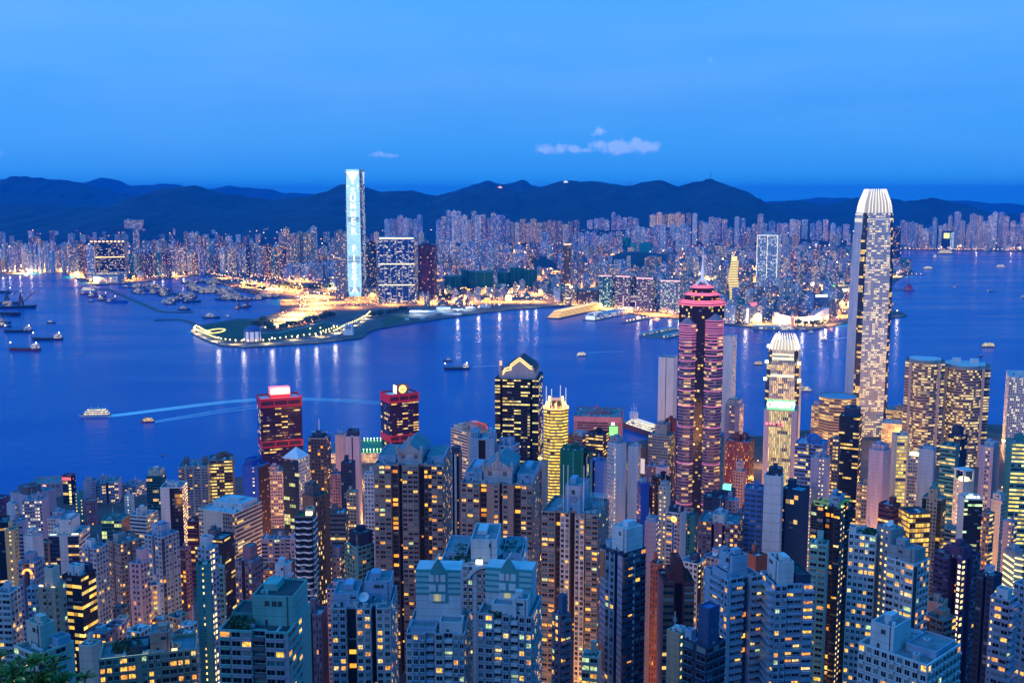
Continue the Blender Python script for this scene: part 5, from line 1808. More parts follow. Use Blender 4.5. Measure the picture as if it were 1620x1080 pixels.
lettering("▪▪▪ 13", 7.0, glow((1, .12, .15), 3.0), r["root"], (-r["wA"] * .17, -r["wB"] / 2 - 1.4, r["h"] - 16), ext=.2, bold=.1)
# red-banded pair on the western quay


def red_pair(label, x0, xm, x1, yt, d):
    r = of(label, x0, xm, x1, yt, d, "g1:navy", "h1", (.05, .012, .03), lit=.13, fh=4, glass=(.02, .012, .03), junk=0, roof="lroof", asp=.7, parapet=1.0)
    a, b = r["wA"] / 2, r["wB"] / 2
    for z0, z1 in ((r["h"] - 12, r["h"] + 1.6), (r["h"] - 72, r["h"] - 62)):
        mb = MB()
        mb.box(-a - .6, a + .6, -b - .6, b + .6, z0, z1 - .02 if z1 < r["h"] else z0 + 3)
        if z1 > r["h"]:
            for (p0, p1, q0, q1) in ((-a - .6, a + .6, -b - .6, -b + .3), (-a - .6, a + .6, b - .3, b + .6), (-a - .6, -a + .3, -b + .3, b - .3), (a - .3, a + .6, -b + .3, b - .3)):
                mb.box(p0, p1, q0, q1, z0 + 3, z1)
        mb.build("red_band", [matte((.62, .02, .05), .5, .1)], r["root"])
    mb = MB()
    for z0 in (r["h"] - 8.5, r["h"] - 70):
        for i in range(3):
            y0 = -b + 1.5 + i * (2 * b - 1.5) / 3
            mb.box(a + .62, a + .75, y0, y0 + 2 * b / 3 - 2.5, z0, z0 + 6)
    mb.build("band_recess", [matte((.06, .01, .02), .6, .1)], r["root"])
    return r


r = red_pair("red-banded dark tower with a glowing red-white roof sign, left of the pair", 406, 411.5, 477, 633, 1500)
mb = MB()
mb.box(-.25 * r["wA"], .15 * r["wA"], -.22 * r["wB"], .26 * r["wB"], 5, 15)
s = mb.build("roof_sign", [glow((1, .10, .06), 2.2)], r["root"], (0, 0, r["zr"]))
mb = MB()
mb.box(.15 * r["wA"] + .1, .15 * r["wA"] + .5, -.21 * r["wB"], .02 * r["wB"], 5.8, 14.2)
mb.box(.15 * r["wA"] + .1, .15 * r["wA"] + .5, .03 * r["wB"], .25 * r["wB"], 5.8, 14.2)
mb.build("lit_panel", [glow((1, .62, .38), 3.2)], s)
sub_box(r, "sign_base", .25, .65, .26, .76, 0, 4.9, [facade("p", (.5, .1, .08))])
pl = bpy.data.lights.new("sign_glow", "POINT")
pl.energy = 1.1e5
pl.color = (1, .10, .12)
pl.shadow_soft_size = 4
link("sign_glow", pl, r["root"], (.3 * r["wA"], 0, r["zr"] + 22))
r = red_pair("red-banded dark tower with a round golden roof emblem, right of the pair", 602, 616, 662, 626, 1550)
mb = MB()
mb.box(-.1 * r["wA"], .28 * r["wA"], -.18 * r["wB"], .22 * r["wB"], 0, 15)
s = mb.build("roof_sign", [facade("p", (.40, .16, .12))], r["root"], (0, 0, r["zr"]))
mb = MB()
mb.cyl(0, 0, 6.0, 0, .5, 24, 0)
mb.cyl(0, 0, 4.6, .5, .55, 24, 1)
for sx in (-1, 1):
    mb.box(sx * 1.3 - .5, sx * 1.3 + .5, -3.2, -2.4, .56, .62, 0)
mb.beam((-2.8, .8, .6), (-1.3, 2.6, .6), .35, 0)
mb.beam((-1.3, 2.6, .6), (0, 1.3, .6), .35, 0)
mb.beam((0, 1.3, .6), (1.3, 2.6, .6), .35, 0)
mb.beam((1.3, 2.6, .6), (2.8, .8, .6), .35, 0)
o = mb.build("emblem", [glow((1, .62, .08), 3.5), glow((1, .45, .05), 1.2)], s, (.28 * r["wA"] + .1, .02 * r["wB"], 8))
o.rotation_euler = (pi / 2, 0, pi / 2)
mb = MB()
mb.box(-.08 * r["wA"], .26 * r["wA"], -.18 * r["wB"] - .4, -.18 * r["wB"] - .1, 1.5, 13.5)
mb.build("lit_panel", [glow((.75, .85, 1), 4.0)], s)
# black tower with the zigzag gable
r = of("black office tower with a stepped gable outlined by zigzag lights", 783, 852, 859, 600, 1300, "h.3 d.15 h1.6 d.15 h.35", "h1", (.02, .022, .03), lit=.24, fh=3.9, glass=(.006, .008, .014), la=(1, .66, .12), lb=(1, .85, .35), junk=0, roof="droof", back=48)
a, b = r["wA"] / 2, r["wB"] / 2
mb = MB()
gz = r["zr"]
mb.box(-a * .75, a * .85, -b * .85, b * .85, gz, gz + 9, 0)
P = [(-a * .62, gz + 9), (a * .85, gz + 9), (a * .62, gz + 14), (a * .28, gz + 24), (0, gz + 20), (-.02 * a, gz + 24), (-a * .3, gz + 16)]
P = [(-a * .6, gz + 9), (a * .8, gz + 9), (a * .8, gz + 14), (a * .12, gz + 27), (-a * .6, gz + 14)]
mb.face([(p[0], -b * .85, p[1]) for p in P], 0)
mb.face([(p[0], b * .85, p[1]) for p in reversed(P)], 0)
for p, q in zip(P, P[1:] + P[:1]):
    mb.quad((p[0], -b * .85, p[1]), (p[0], b * .85, p[1]), (q[0], b * .85, q[1]), (q[0], -b * .85, q[1]), 1)
mb.build("gable_top", [facade("p", (.34, .33, .36)), matte(C["droof"])], r["root"])
mb = MB()
Z = [(-a * .66, gz + 9), (-a * .55, gz + 14), (-a * .28, gz + 15.5), (-a * .30, gz + 19), (.12 * a, gz + 28), (.62 * a, gz + 17), (.7 * a, gz + 17)]
for off in (0, 3.2):
    for p, q in zip(Z, Z[1:]):
        mb.beam((p[0], -b * .85 - .6, p[1] - off), (q[0], -b * .85 - .6, q[1] - off), .42)
mb.build("zigzag_light", [glow((1, .55, .12), 3.0)], r["root"])
mb = MB()
mb.cyl(-a * .8, -b * .5, 2.6, gz, gz + 16, 8, 0)
mb.cyl(-a * .8, -b * .5, 1.6, gz + 16, gz + 22, 8, 1)
mb.build("roof_turret", [facade("p", (.4, .3, .28)), glow((1, .5, .2), 1.2)], r["root"])
# golden tower
OCT = [(-.45, -1), (.45, -1), (1, -.45), (1, .45), (.45, 1), (-.45, 1), (-1, .45), (-1, -.45)]
r = plan_tower("office_tower", "golden-lit tower with a flaming crown and four white poles", "office tower", 860, 899, 650, 1250, OCT, "H", (.30, .20, .10), fh=3.9, lit=.93, la=(1, .55, .04), lb=(1, .75, .12), st=1.5)
mb = MB()
mb.prism([(p[0] * 1.05, p[1] * 1.05) for p in r["P"]], r["h"] + 1.3, r["h"] + 2.6, 0)
mb.build("cornice_light", [glow((1, .40, .06), 2.5)], r["root"])
mb = MB()
mb.prism([(p[0] * .8, p[1] * .8) for p in r["P"]], r["h"] + 2.6, r["h"] + 12, 0, top=[(p[0] * .62, p[1] * .62) for p in r["P"]])
mb.build("crown", [facade("k", (.45, .25, .12), (.3, .15, .03), .5, 2.0)], r["root"])
mb = MB()
for i in range(8):
    p = r["P"][i]
    q = r["P"][(i + 1) % 8]
    m_ = ((p[0] + q[0]) / 2 * .86, (p[1] + q[1]) / 2 * .86)
    mb.beam((*m_, r["h"] + 2.6), (m_[0] * .85, m_[1] * .85, r["h"] + (14 if i % 2 else 9)), 1.0)
mb.build("crown_flame", [glow((1, .66, .2), 3.2)], r["root"])
mb = MB()
for p in r["P"][::2]:
    mb.beam((p[0] * .8, p[1] * .8, r["h"] + 2), (p[0] * .8, p[1] * .8, r["h"] + 27), .4)
mb.build("roof_pole", [glow((1, .9, .75), .7)], r["root"])
# quayside
of("tall blank white slab with a dark slit, left of the pink-lined skyscraper", 1042, 1066, 1072, 566, 1640, "p1 d.1:black p1", "p1", "white", zb=5, lit=0, junk=0, parapet=1)
of("tall blank white slab right of the pink-lined skyscraper, seen behind it", 1142, 1160, 1166, 532, 1720, "p1", "s1", "white", zb=5, junk=0)
of("beige stepped tower with uplit cornices right of the pink-lined skyscraper", 1147, 1170, 1177, 642, 1350, "p.5 o.6 p.5", "o1", "lav", lit=.3, top=[(.1, .9, .1, .9, 7, "cream")])
r = of("pink-framed office block with a green screen on its corner", 908, 983, 986, 660, 1560, "p.25 h3 p.25", "p1", (.32, .16, .20), lit=.08, zb=5, fh=4)
a, b = r["wA"] / 2, r["wB"] / 2
mb = MB()
mb.box(a * .50, a * .86, -b - .7, -b - .1, r["h"] - 29, r["h"] - 14)
s = mb.build("screen", [glow((.02, .75, .06), 1.3)], r["root"])
mb = MB()
for k in range(4):
    mb.box(a * .53, a * .83, -b - .9, -b - .72, r["h"] - 27 + k * 3.4, r["h"] - 25.6 + k * 3.4)
mb.build("screen_line", [glow((.25, 1, .25), 1.8)], s)
mb = MB()
mb.box(a * .58, a * .72, -b - .9, -b - .1, r["h"] - 12, r["h"] - 8.5)
mb.build("spotlight", [glow((1, .75, .85), 4.0)], r["root"])
mb = MB()
mb.box(-a, a, -b - .5, -b - .05, r["h"] - 8, r["h"] - .2)
mb.build("fascia", [facade("p", (.50, .22, .28))], r["root"])
mb = MB()
for i in range(4):
    for sx in (-1, 1):
        mb.beam((-.1 * a + sx * 2.5, 0, r["zr"] + i * 3), (-.1 * a - sx * 2.5, 0, r["zr"] + i * 3 + 3), .3)
    mb.beam((-.1 * a - 2.5, 0, r["zr"] + i * 3 + 3), (-.1 * a + 2.5, 0, r["zr"] + i * 3 + 3), .3)
mb.build("roof_mast", [matte((.6, .15, .15), .6, 0)], r["root"])
r = of("cream stepped hall with a curved glass roof glowing pink", 713, 740, 776, 684, 1300, "h1", "p1", "cream", lit=.08, roof="salmon", top=[(.15, .9, .45, .95, 7, "pink"), (.05, .5, .1, .4, 5, "cream")])
mb = MB()
for i in range(8):
    t0, t1 = pi / 2 * i / 8, pi / 2 * (i + 1) / 8
    mb.quad((r["wA"] * .1, r["wB"] * (-.1 + .5 * sin(t0)), 12 * cos(t0)), (r["wA"] * .48, r["wB"] * (-.1 + .5 * sin(t0)), 12 * cos(t0)), (r["wA"] * .48, r["wB"] * (-.1 + .5 * sin(t1)), 12 * cos(t1)), (r["wA"] * .1, r["wB"] * (-.1 + .5 * sin(t1)), 12 * cos(t1)))
mb.build("glass_vault", [glow((1, .16, .2), .55, base=(.5, .2, .2))], r["root"], (0, 0, r["zr"]))
plan_tower("office_tower", "beige octagonal tower with slanted corners at the foot of the tallest skyscraper", "office tower", 1297, 1354, 632, 1400, OCT, "h", "tan", lit=.28, roof="pblue")


def curved_plan(bulge):
    P = []
    for i in range(9):
        t = -1 + 2 * i / 8
        P.append((t * .62, -1 - bulge * (1 - t * t)))
    return P + [(.75, -.75), (1, -.6), (1, .5), (.7, .9), (-.7, .9), (-1, .5), (-1, -.6), (-.75, -.75)]


for lab, x0, x1, y in (("curved brown-banded tower, left one of the joined twins by the harbour", 1434, 1493, 575), ("curved brown-banded tower with white roof boxes, right one of the joined twins", 1489, 1564, 584)):
    r = plan_tower("office_tower", lab, "office tower", x0, x1, y, 1500, curved_plan(.28), "h", (.36, .27, .22), fh=4.0, lit=.34, la=(1, .6, .12), lb=(1, .8, .35), roof="roof")
    mb = MB()
    mb.prism([(p[0] * .8, p[1] * .8 - .02) for p in r["P"]], r["h"] + .02, r["h"] + 4, 0, cap=1)
    if x0 > 1450:
        for fx in (-.35, .35):
            mb.box(fx * r["hw"] - 6, fx * r["hw"] + 6, -5, 5, r["h"] + 4, r["h"] + 11, 1)
    mb.build("lift_house", [facade("p", (.4, .33, .3)), matte(C["white"], .8, .1)], r["root"])
    mb = MB()
    for sx in (-1, 1):
        mb.box(sx * r["hw"] * .72 - 2, sx * r["hw"] * .72 + 2, -r["hw"] * .98, -r["hw"] * .7, 0, r["h"] + 1)
    mb.build("wall_pier", [facade("p", (.42, .33, .30))], r["root"])
r = of("white tower with a grid of round windows, cut off by the right edge", 1592, 1597, 1670, 596, 1520, "w1", "w1", "white", lit=.4, la=(1, .75, .35), lb=(1, .9, .6), zb=5, fh=3.9, roof="lroof")
lo("long blue-roofed ferry pier glowing yellow behind the tallest skyscraper", 1400, 1434, 1436, 650, 1790, "O1", "p1", "tan", zb=5, lit=.9, la=(1, .5, .08), lb=(1, .7, .2), kind="pier_building", roof="teal")
lo("harbour-front shopping podium with a pale flat roof below the tallest skyscraper", 1395, 1432, 1436, 672, 1640, "O1", "p1", "cream", zb=5, lit=.5, kind="podium", roof="lroof")
lo("small round-windowed pier house with warm lights left of the octagonal tower", 1284, 1297, 1299, 642, 1690, "O1", "p1", "tan", zb=5, lit=.6, kind="pier_building", roof="pblue")
# ------------------------------------------------------------------ the far shore
ST["f"] = dict(cw=5.5, fh=6.0, ww=0.55, wh=0.5, lit=0.22, st=2.1, a=WARM, b=WHT, cur=0.1)
ST["F"] = dict(cw=7.0, fh=6.5, ww=0.62, wh=0.55, lit=0.5, st=1.4, a=WARM, b=WHT, cur=0.1)


def gd(py):
    """Depth at which flat ground shows at image row py."""
    return on_plane(810, py, 3).y


def far_tower(label, x0, xm, x1, yt, yb, A, B, col, kind="tower_block", cat="tower", fh=6.0, **k):
    k.setdefault("junk", 0)
    k.setdefault("top", [(.25, .7, .2, .8, 6, None)])
    return tower(kind, label, cat, x0, xm, x1, yt, gd(yb), A, B, col, zb=3.02, fh=fh, ledge=False, **k)


# the lit skyscraper
dI = gd(475)
c, beta, wA, wB = solve(544.5, 570.5, 577, 268, dI, 1.15)
ctr = (c.x - wA / 2 * cos(beta) + wB / 2 * sin(beta), c.y + wA / 2 * sin(beta) + wB / 2 * cos(beta))
root = empty("skyscraper", "tallest far-shore skyscraper with a lit lettered face reading down its height", "skyscraper", (ctr[0], ctr[1], 3), -beta)
FOOT.append((ctr[0], ctr[1], 45, 480, "lit lettered skyscraper"))
HT = c.z - 3
m, n, l, b = new_mat("screen_facade")
uv = n.new("ShaderNodeUVMap")
sp = n.new("ShaderNodeSeparateXYZ")
l.new(uv.outputs[0], sp.inputs[0])


def mth(op, a, b_=None, c_=None, clamp=False):
    q = n.new("ShaderNodeMath")
    q.operation = op
    q.use_clamp = clamp
    for i, v in enumerate((a, b_, c_)):
        if v is None:
            continue
        if isinstance(v, (int, float)):
            q.inputs[i].default_value = v
        else:
            l.new(v, q.inputs[i])
    return q.outputs[0]


fr = mth("FRACT", sp.outputs[1])
stripe = mth("GREATER_THAN", fr, 0.42)
w1 = n.new("ShaderNodeTexWhiteNoise")
w1.noise_dimensions = "1D"
l.new(mth("FLOOR", sp.outputs[1]), w1.inputs["W"])
w2 = n.new("ShaderNodeTexWhiteNoise")
w2.noise_dimensions = "2D"
cmb = n.new("ShaderNodeCombineXYZ")
l.new(mth("FLOOR", sp.outputs[0]), cmb.inputs[0])
l.new(mth("FLOOR", sp.outputs[1]), cmb.inputs[1])
l.new(cmb.outputs[0], w2.inputs["Vector"])
e = mth("MULTIPLY_ADD", stripe, mth("MULTIPLY_ADD", w1.outputs[0], 0.30, 0.12), 0.85)
e = mth("MULTIPLY", e, mth("MULTIPLY_ADD", w2.outputs[0], 0.30, 0.80))
b.inputs["Base Color"].default_value = (.15, .25, .3, 1)
b.inputs["Roughness"].default_value = .2
b.inputs["Emission Color"].default_value = (.50, .86, 1.0, 1)
l.new(e, b.inputs["Emission Strength"])
m.cycles.emission_sampling = "NONE"
screen = m
dark = facade("F", (.05, .07, .12), (.02, .04, .09), .42, 1.3, (1, .85, .6), (.8, .95, 1))
sil = facade("v", (.3, .38, .5), (.05, .08, .14), .1)
secs = [(0, 12, .80, .84), (12, 38, .84, .97), (38, 90, .97, 1.0), (90, 300, 1.0, .985), (300, HT, .985, .95)]
mb = MB()
for (a, b2, s0, s1) in secs:
    mb.prism(chamf(wA * s0, wB * s0, 5), a, b2, 0, cap=3, top=chamf(wA * s1, wB * s1, 5), cell=(4.5, 4.6), mats=[0, 2, 1, 2, 0, 2, 1, 2])
mb.build("walls", [screen, dark, sil, matte(C["droof"])], root)
mb = MB()
for fx in (.62, .30):
    for i in range(4):
        if fx > .5:
            mb.box(-wA * .36, wA * .36, -wB / 2 - .9, -wB / 2 - .05, HT * fx + i * 5 - 8, HT * fx + i * 5 - 5.6)
        else:
            mb.box(-wA * .36, wA * .36, -wB / 2 - .9, -wB / 2 - .05, HT * fx + i * 6.4 - 5, HT * fx + i * 6.4 - 2)
for i in range(3):
    mb.box(-wA * .32, wA * .32, -wB / 2 - .6, -wB / 2 + .8, 34 + i * 6, 36.4 + i * 6)
mb.build("louvre_band", [matte((.05, .08, .12), .6, 0)], root)
LW = glow((.95, 1, 1), 2.4, sample=False)
rows = [398, 371, 344, 322, 296, 262, 232, 0]
ys = [302, 316, 330, 343, 357, 368]
for ch, py in zip("SUMMER", (303, 314.5, 326.5, 339, 351, 366.5)):
    lettering(ch, 36 if ch != "M" else 30, LW, root, (0, -wB / 2 - 1.2, zat(py, dI) - 3), ext=.3, bold=.45)
for ch, py in zip("FIESTA", (394, 408, 421, 433.5, 446, 459)):
    lettering(ch, 36, LW, root, (0, -wB / 2 - 1.2, zat(py, dI) - 3), ext=.3, bold=.45)
mb = MB()
z0 = zat(287, dI) - 3
for i in range(7):
    t = (i - 3) / 3
    a = (t * 20, zat(271, dI) - 3 - abs(t) * 3)
    mb.beam((t * 3, -wB / 2 - .9, z0 + 4), (a[0], -wB / 2 - .9, a[1]), 1.5)
mb.beam((0, -wB / 2 - .9, z0 - 10), (0, -wB / 2 - .9, z0 + 6), 2.2)
for sx in (-1, 1):
    mb.box(sx * 20 - 3, sx * 20 + 3, -wB / 2 - 1, -wB / 2 - .2, z0 - 20, z0 - 15)
mb.build("fan_emblem", [LW], root)
mb = MB()
for i in range(5):
    t = (i - 2) / 2
    mb.beam((wA / 2 + .6, t * 2 + wB * .1, z0 + 4), (wA / 2 + .6, t * 11 + wB * .1, zat(271, dI) - 5), 1.3)
mb.beam((wA / 2 + .6, wB * .1, z0 - 10), (wA / 2 + .6, wB * .1, z0 + 6), 1.6)
rg = random.Random(5)
for k in range(60):
    z = HT - 70 - k * 6.2
    for j in range(rg.randint(1, 4)):
        y_ = rg.uniform(-.28, .28) * wB
        mb.box(wA / 2 + .1, wA / 2 + .7, y_, y_ + rg.uniform(2, 7), z, z + 3)
mb.build("side_lights", [glow((.8, .9, 1), .8, sample=False)], root)
far_tower("low podium under the lit lettered skyscraper", 540, 588, 612, 470, 476.5, "h1", "h1", "dgrey", kind="podium", cat="podium", top=[], lit=.3)
# towers beside it
r = far_tower("broad blue glass residential slab with two lit belts, right of the lit lettered skyscraper", 598, 655, 660, 379, 479, "g1 p.08:white g1 p.08:white g1 p.08:white g1 p.08:white g1 p.08:white g1", "g1", "blue", kind="residential_slab", fh=4,
              glass=(.012, .05, .12), lit=.17, la=(1, .7, .3), lb=(1, .95, .8), top=[(.02, .98, .1, .9, 9, "white")])
mb = MB()
for py in (418.5, 451.5):
    z = zat(py, gd(479)) - 3
    mb.box(-r["wA"] / 2 - .5, r["wA"] / 2 + .5, -r["wB"] / 2 - 1.2, -r["wB"] / 2 - .1, z, z + 4)
mb.box(-r["wA"] * .48, r["wA"] * .48, -r["wB"] * .4 - 1, -r["wB"] * .4 - .2, r["zr"] + 3, r["zr"] + 8)
mb.build("belt_light", [glow((1, .80, .40), 1.6, sample=False)], r["root"])
far_tower("dark brown tower right of the broad blue glass slab", 661, 686, 691, 388, 473, "F1 p.3 F1", "F1", "maroon", lit=.14, fh=5)
far_tower("dark slim tower between lit lettered skyscraper and blue glass slab", 579, 591, 595, 384, 471, "F1", "F1", "navy", lit=.18)
far_tower("pale grid tower half hidden left of the lit lettered skyscraper", 529, 545, 547, 366, 471, "F1", "f1", "lgrey", lit=.3)
far_tower("small lit podium block between the blue slab and its dark neighbours", 577, 598, 601, 457, 477, "F1", "F1", "tan", lit=.7, top=[], la=(1, .5, .1), lb=(1, .75, .3))
for i, (x0, x1, yt, yb, lab) in enumerate([(703, 731, 437, 461, "low green netted block behind the waterfront, lowest of the netted group"), (730, 741, 427, 459, "narrow green netted tower left of the broad netted one"),
                                           (741, 781, 430, 459, "broad green netted building with bare floors"), (787, 806, 431, 456, "green netted tower at the left of the second netted group"),
                                           (806, 830, 424, 456, "tallest green netted building of the far shore"), (830, 850, 427, 457, "green netted tower at the right of the second netted group")]):
    far_tower(lab, x0, x1 - 2, x1, yt, yb, "p1:green p.1:teal p1:green p.1:teal p1:green", "p1", (.018, .22, .17), kind="netted_building", cat="building", top=[], group="green netted construction sites")
r = far_tower("dark waterfront block with a row of orange lamps along its roof", 143, 196, 201, 383, 440, "F1 p.05:navy F1 p.05:navy F1 p.05:navy F1", "F1", "navy", kind="residential_slab", lit=.42, la=(1, .6, .2), lb=(1, .85, .5), fh=5)
mb = MB()
for i in range(9):
    x_ = (-.47 + .94 * i / 8) * r["wA"]
    mb.box(x_ - 5, x_ + 5, -r["wB"] / 2 - 1, -r["wB"] / 2 + 4, r["zr"] + 2, r["zr"] + 8)
for py in (407,):
    z = zat(py, gd(440)) - 3
    mb.box(-r["wA"] * .5, r["wA"] * .5, -r["wB"] / 2 - 1, -r["wB"] / 2 - .1, z, z + 4)
mb.build("roof_light", [glow((1, .50, .12), 3.5, sample=False)], r["root"])
far_tower("glowing podium below the dark waterfront block", 147, 200, 203, 430, 441.5, "F1", "p1", "cream", kind="podium", cat="podium", lit=1.0, la=(1, .6, .2), lb=(1, .8, .4), top=[], st=1.6)
far_tower("low white hall with tall bays on the shelter's edge", 148, 192, 196, 437, 446, "p1 p.2:grey p1 p.2:grey p1 p.2:grey p1", "p1", "white", kind="low_hall", cat="building", top=[])
far_tower("slim bright white tower left of the dark waterfront block", 136, 148, 150, 389, 442, "f1", "f1", "white", lit=.5)
gp = ground_hit(211, 361)
tower("tower_block", "broad lit estate block standing on a dark slope high above the left shore", "tower", 196, 223, 227, 348, gp.y, "F1 p.1 F1 p.1 F1", "F1", "cream", zb=gp.z - 12, fh=6, ledge=False, lit=.5, junk=0, top=[(.1, .3, .2, .8, 10, None)])
far_tower("slim pale tower below the estate block on the dark slope", 210, 218, 220, 362, 420, "f1", "f1", "lgrey", lit=.3)
r = far_tower("bright white office tower with lit frame lines and glowing foot", 1198, 1231, 1236, 372, 462, "F1:white p.06 F1:white p.06 F1:white", "F1", "white", lit=.45, fh=5, st=1.3, la=(1, .8, .5), lb=(.9, 1, 1))
a, b_ = r["wA"] / 2, r["wB"] / 2
mb = MB()
for x_ in (-a + 1, 0, a - 1):
    mb.box(x_ - 1.3, x_ + 1.3, -b_ - 1, -b_ - .1, r["h"] * .25, r["h"])
mb.box(-a, a, -b_ - 1.1, -b_ - .2, r["h"] - 3, r["h"])
mb.box(-a, a, -b_ - 1.1, -b_ - .2, 2, 16)
mb.build("frame_light", [glow((1, .95, .72), 1.2, sample=False)], r["root"])
# yellow striped twisting tower
dP = gd(479)
P0 = at_depth(1161, 479, dP)
root = empty("office_tower", "slender yellow-striped tower with a waisted outline", "office tower", (P0.x, P0.y + 14, 3), radians(-12))
hz = zat(412, dP) - 3
mb, ml = MB(), MB()
N = 26
for k in range(N):
    z0, z1 = hz * k / N, hz * (k + 1) / N
    off = 3.0 * sin(k / N * 2 * pi * 1.2)
    w_ = 16.5 - 2.2 * sin(k / N * pi * 2 + 2)
    mb.box(-w_ + off, w_ + off, -14, 14, z0, z1, 0)
    ml.box(-w_ + off - .3, w_ + off + .3, -14.5, -13.9, z0 + (z1 - z0) * .3, z0 + (z1 - z0) * .8)
mb.build("walls", [facade("p", (.12, .12, .12))], root)
ml.build("light_band", [glow((1, .70, .12), 1.8, sample=False)], root)
mb = MB()
mb.box(-10, 10, -8, 8, hz, hz + 14, 0)
mb.build("crown_light", [glow((1, .6, .1), 2.5, sample=False)], root)
# harbour-front offices with pink roof lines
for i, (x0, xm, x1, yt, yb, col, lit, lab, st_) in enumerate([
    (948, 968, 976, 437, 485, "teal", .45, "teal-lit harbour office, first of the pink-roofed row", "F1"), (974, 997, 1008, 438, 490, "mauve", .35, "mauve harbour office with a pink roof line, second of its row", "F1"),
    (1007, 1033, 1040, 441, 492, "mauve", .4, "mauve harbour office with dark right flank, third of the pink-roofed row", "F1"), (1045, 1076, 1081, 445, 495, "lgrey", .55, "broad pale harbour office with yellow windows at the right end of the pink-roofed row", "F1")]):
    r = far_tower(lab, x0, xm, x1, yt, yb, st_, "F1:navy", col, kind="office_block", cat="office block", lit=lit, fh=5, top=[], la=(1, .7, .25), lb=(.8, 1, .8))
    mb = MB()
    mb.box(-r["wA"] / 2, r["wA"] / 2, -r["wB"] / 2 - .8, -r["wB"] / 2 + .4, r["zr"] + .5, r["zr"] + 3.5)
    mb.build("roof_line", [glow((1, .45, .42), 2.0, sample=False)], r["root"])
r = far_tower("low pink hotel with a square lit gateway in its front", 986, 1014, 1017, 469, 490, "F1", "f1", "pink", kind="gateway_hotel", cat="hotel", lit=.25, top=[])
a, b_, h_ = r["wA"] / 2, r["wB"] / 2, r["h"]
mb = MB()
for (p, q) in (((-a, 0), (-a, h_)), ((a, 0), (a, h_)), ((-a, h_), (a, h_)), ((-a * .42, 0), (-a * .42, h_ * .62)), ((a * .42, 0), (a * .42, h_ * .62)), ((-a * .42, h_ * .62), (a * .42, h_ * .62))):
    mb.beam((p[0], -b_ - .8, p[1]), (q[0], -b_ - .8, q[1]), 1.0)
mb.build("frame_light", [glow((1, .62, .55), 1.6, sample=False)], r["root"])
mb = MB()
mb.box(-a * .40, a * .40, -b_ - .4, -b_ + 1, 0, h_ * .6)
mb.build("gateway_recess", [matte((.03, .03, .04), .7, 0)], r["root"])
far_tower("white slab-ended block at the left of the amber hotel row", 877, 886, 893, 460, 478, "p1", "f1", "white", kind="office_block", cat="building", top=[])
far_tower("amber-windowed hotel block, left half of the brown waterfront pair", 891, 912, 915, 458, 479, "F1", "p1", "tan", kind="hotel_block", cat="hotel", lit=.6, la=(1, .55, .1), lb=(1, .75, .3), top=[])
far_tower("brown hotel block, right half of the brown waterfront pair", 914, 946, 951, 460, 480, "F1", "p1", "brown", kind="hotel_block", cat="hotel", lit=.3, la=(1, .4, .08), lb=(1, .7, .3), top=[])
r = far_tower("solitary slim dark tower with a lit orange crown", 890, 903, 905, 388, 458, "F1 p.3 F1", "F1", "brown", lit=.3, fh=5)
sub_box(r, "crown_light", .1, .9, .1, .9, .2, 7, [glow((1, .5, .2), 2.0, sample=False)])
far_tower("tan twin-cored block on a dark wooded knoll", 1020, 1043, 1047, 407, 436, "F1 p.2 F1 p.2 F1", "F1", "tan", kind="residential_slab", lit=.35)
for lab, x0, x1, yt, yb in (("green netted rounded block on the hill, taller left one", 979, 998, 376, 398), ("green netted broad block on the hill, right one", 998, 1033, 385, 400)):
    far_tower(lab, x0, x1 - 3, x1, yt, yb, "p1 p.1:teal p1", "p1", (.018, .28, .21), kind="netted_building", cat="building", top=[])
# far-shore waterfront low buildings
r = far_tower("long white lamp-lit hall by the star-shaped ferry landing", 1140, 1163, 1166, 483, 512, "f1", "p1", "white", kind="low_hall", cat="building", lit=.3, top=[])
r = far_tower("white waterfront block with a lit advertising strip and a red roof sign", 1166, 1186, 1206, 484, 513, "F1", "F1", "lgrey", kind="office_block", cat="building", lit=.4, top=[])
mb = MB()
mb.box(-2, 2, -r["wB"] * .35, r["wB"] * .1, 1, 11)
mb.build("roof_sign", [glow((1, .05, .08), 1.6, sample=False)], r["root"], (r["wA"] * .45, 0, r["zr"]))
mb = MB()
mb.box(r["wA"] * .28, r["wA"] * .44, -r["wB"] / 2 - 1, -r["wB"] / 2 - .1, 4, r["h"] - 8)
mb.build("advertising_strip", [glow((.9, .95, 1), 1.3, sample=False)], r["root"])
far_tower("tall pale hotel wing with brown window columns, above the swooping hall", 1234, 1240, 1254, 444, 476, "p1", "F.5 p.2 F.5 p.2", "cream", kind="hotel_tower", cat="hotel", lit=.3)
r = far_tower("broad grey hotel with a blue-white glowing roof sign", 1283, 1291, 1311, 470, 489, "p1", "F1", "lav", kind="hotel_block", cat="hotel", lit=.3, top=[])
mb = MB()
mb.box(-3, 3, -r["wB"] * .45, r["wB"] * .45, 0, 9)
mb.build("roof_sign", [glow((.45, .75, 1), 4.0, sample=False)], r["root"], (r["wA"] * .3, 0, r["zr"]))
far_tower("lavender block behind the swooping hall, left of the grey hotel", 1236, 1252, 1256, 478, 497, "f1", "p1", "lav", kind="office_block", cat="building", top=[])
far_tower("tall blue tower with an orange roof rim, just right of the tallest near skyscraper", 1408, 1424, 1426, 361, 412, "F1", "p1", "navy", lit=.25)
far_tower("dark teal tower at the root of the right-hand pier", 1425, 1439, 1442, 411, 429, "F1", "F1", "teal", lit=.3)
far_tower("pale slab under the blue tower near the right-hand pier", 1412, 1425, 1428, 413, 428, "f1", "f1", "lav", top=[])
r = far_tower("far shore block with a square yellow-green screen", 1490, 1504, 1507, 366, 393, "p1", "p1", "navy", kind="office_block", cat="building", top=[])
mb = MB()
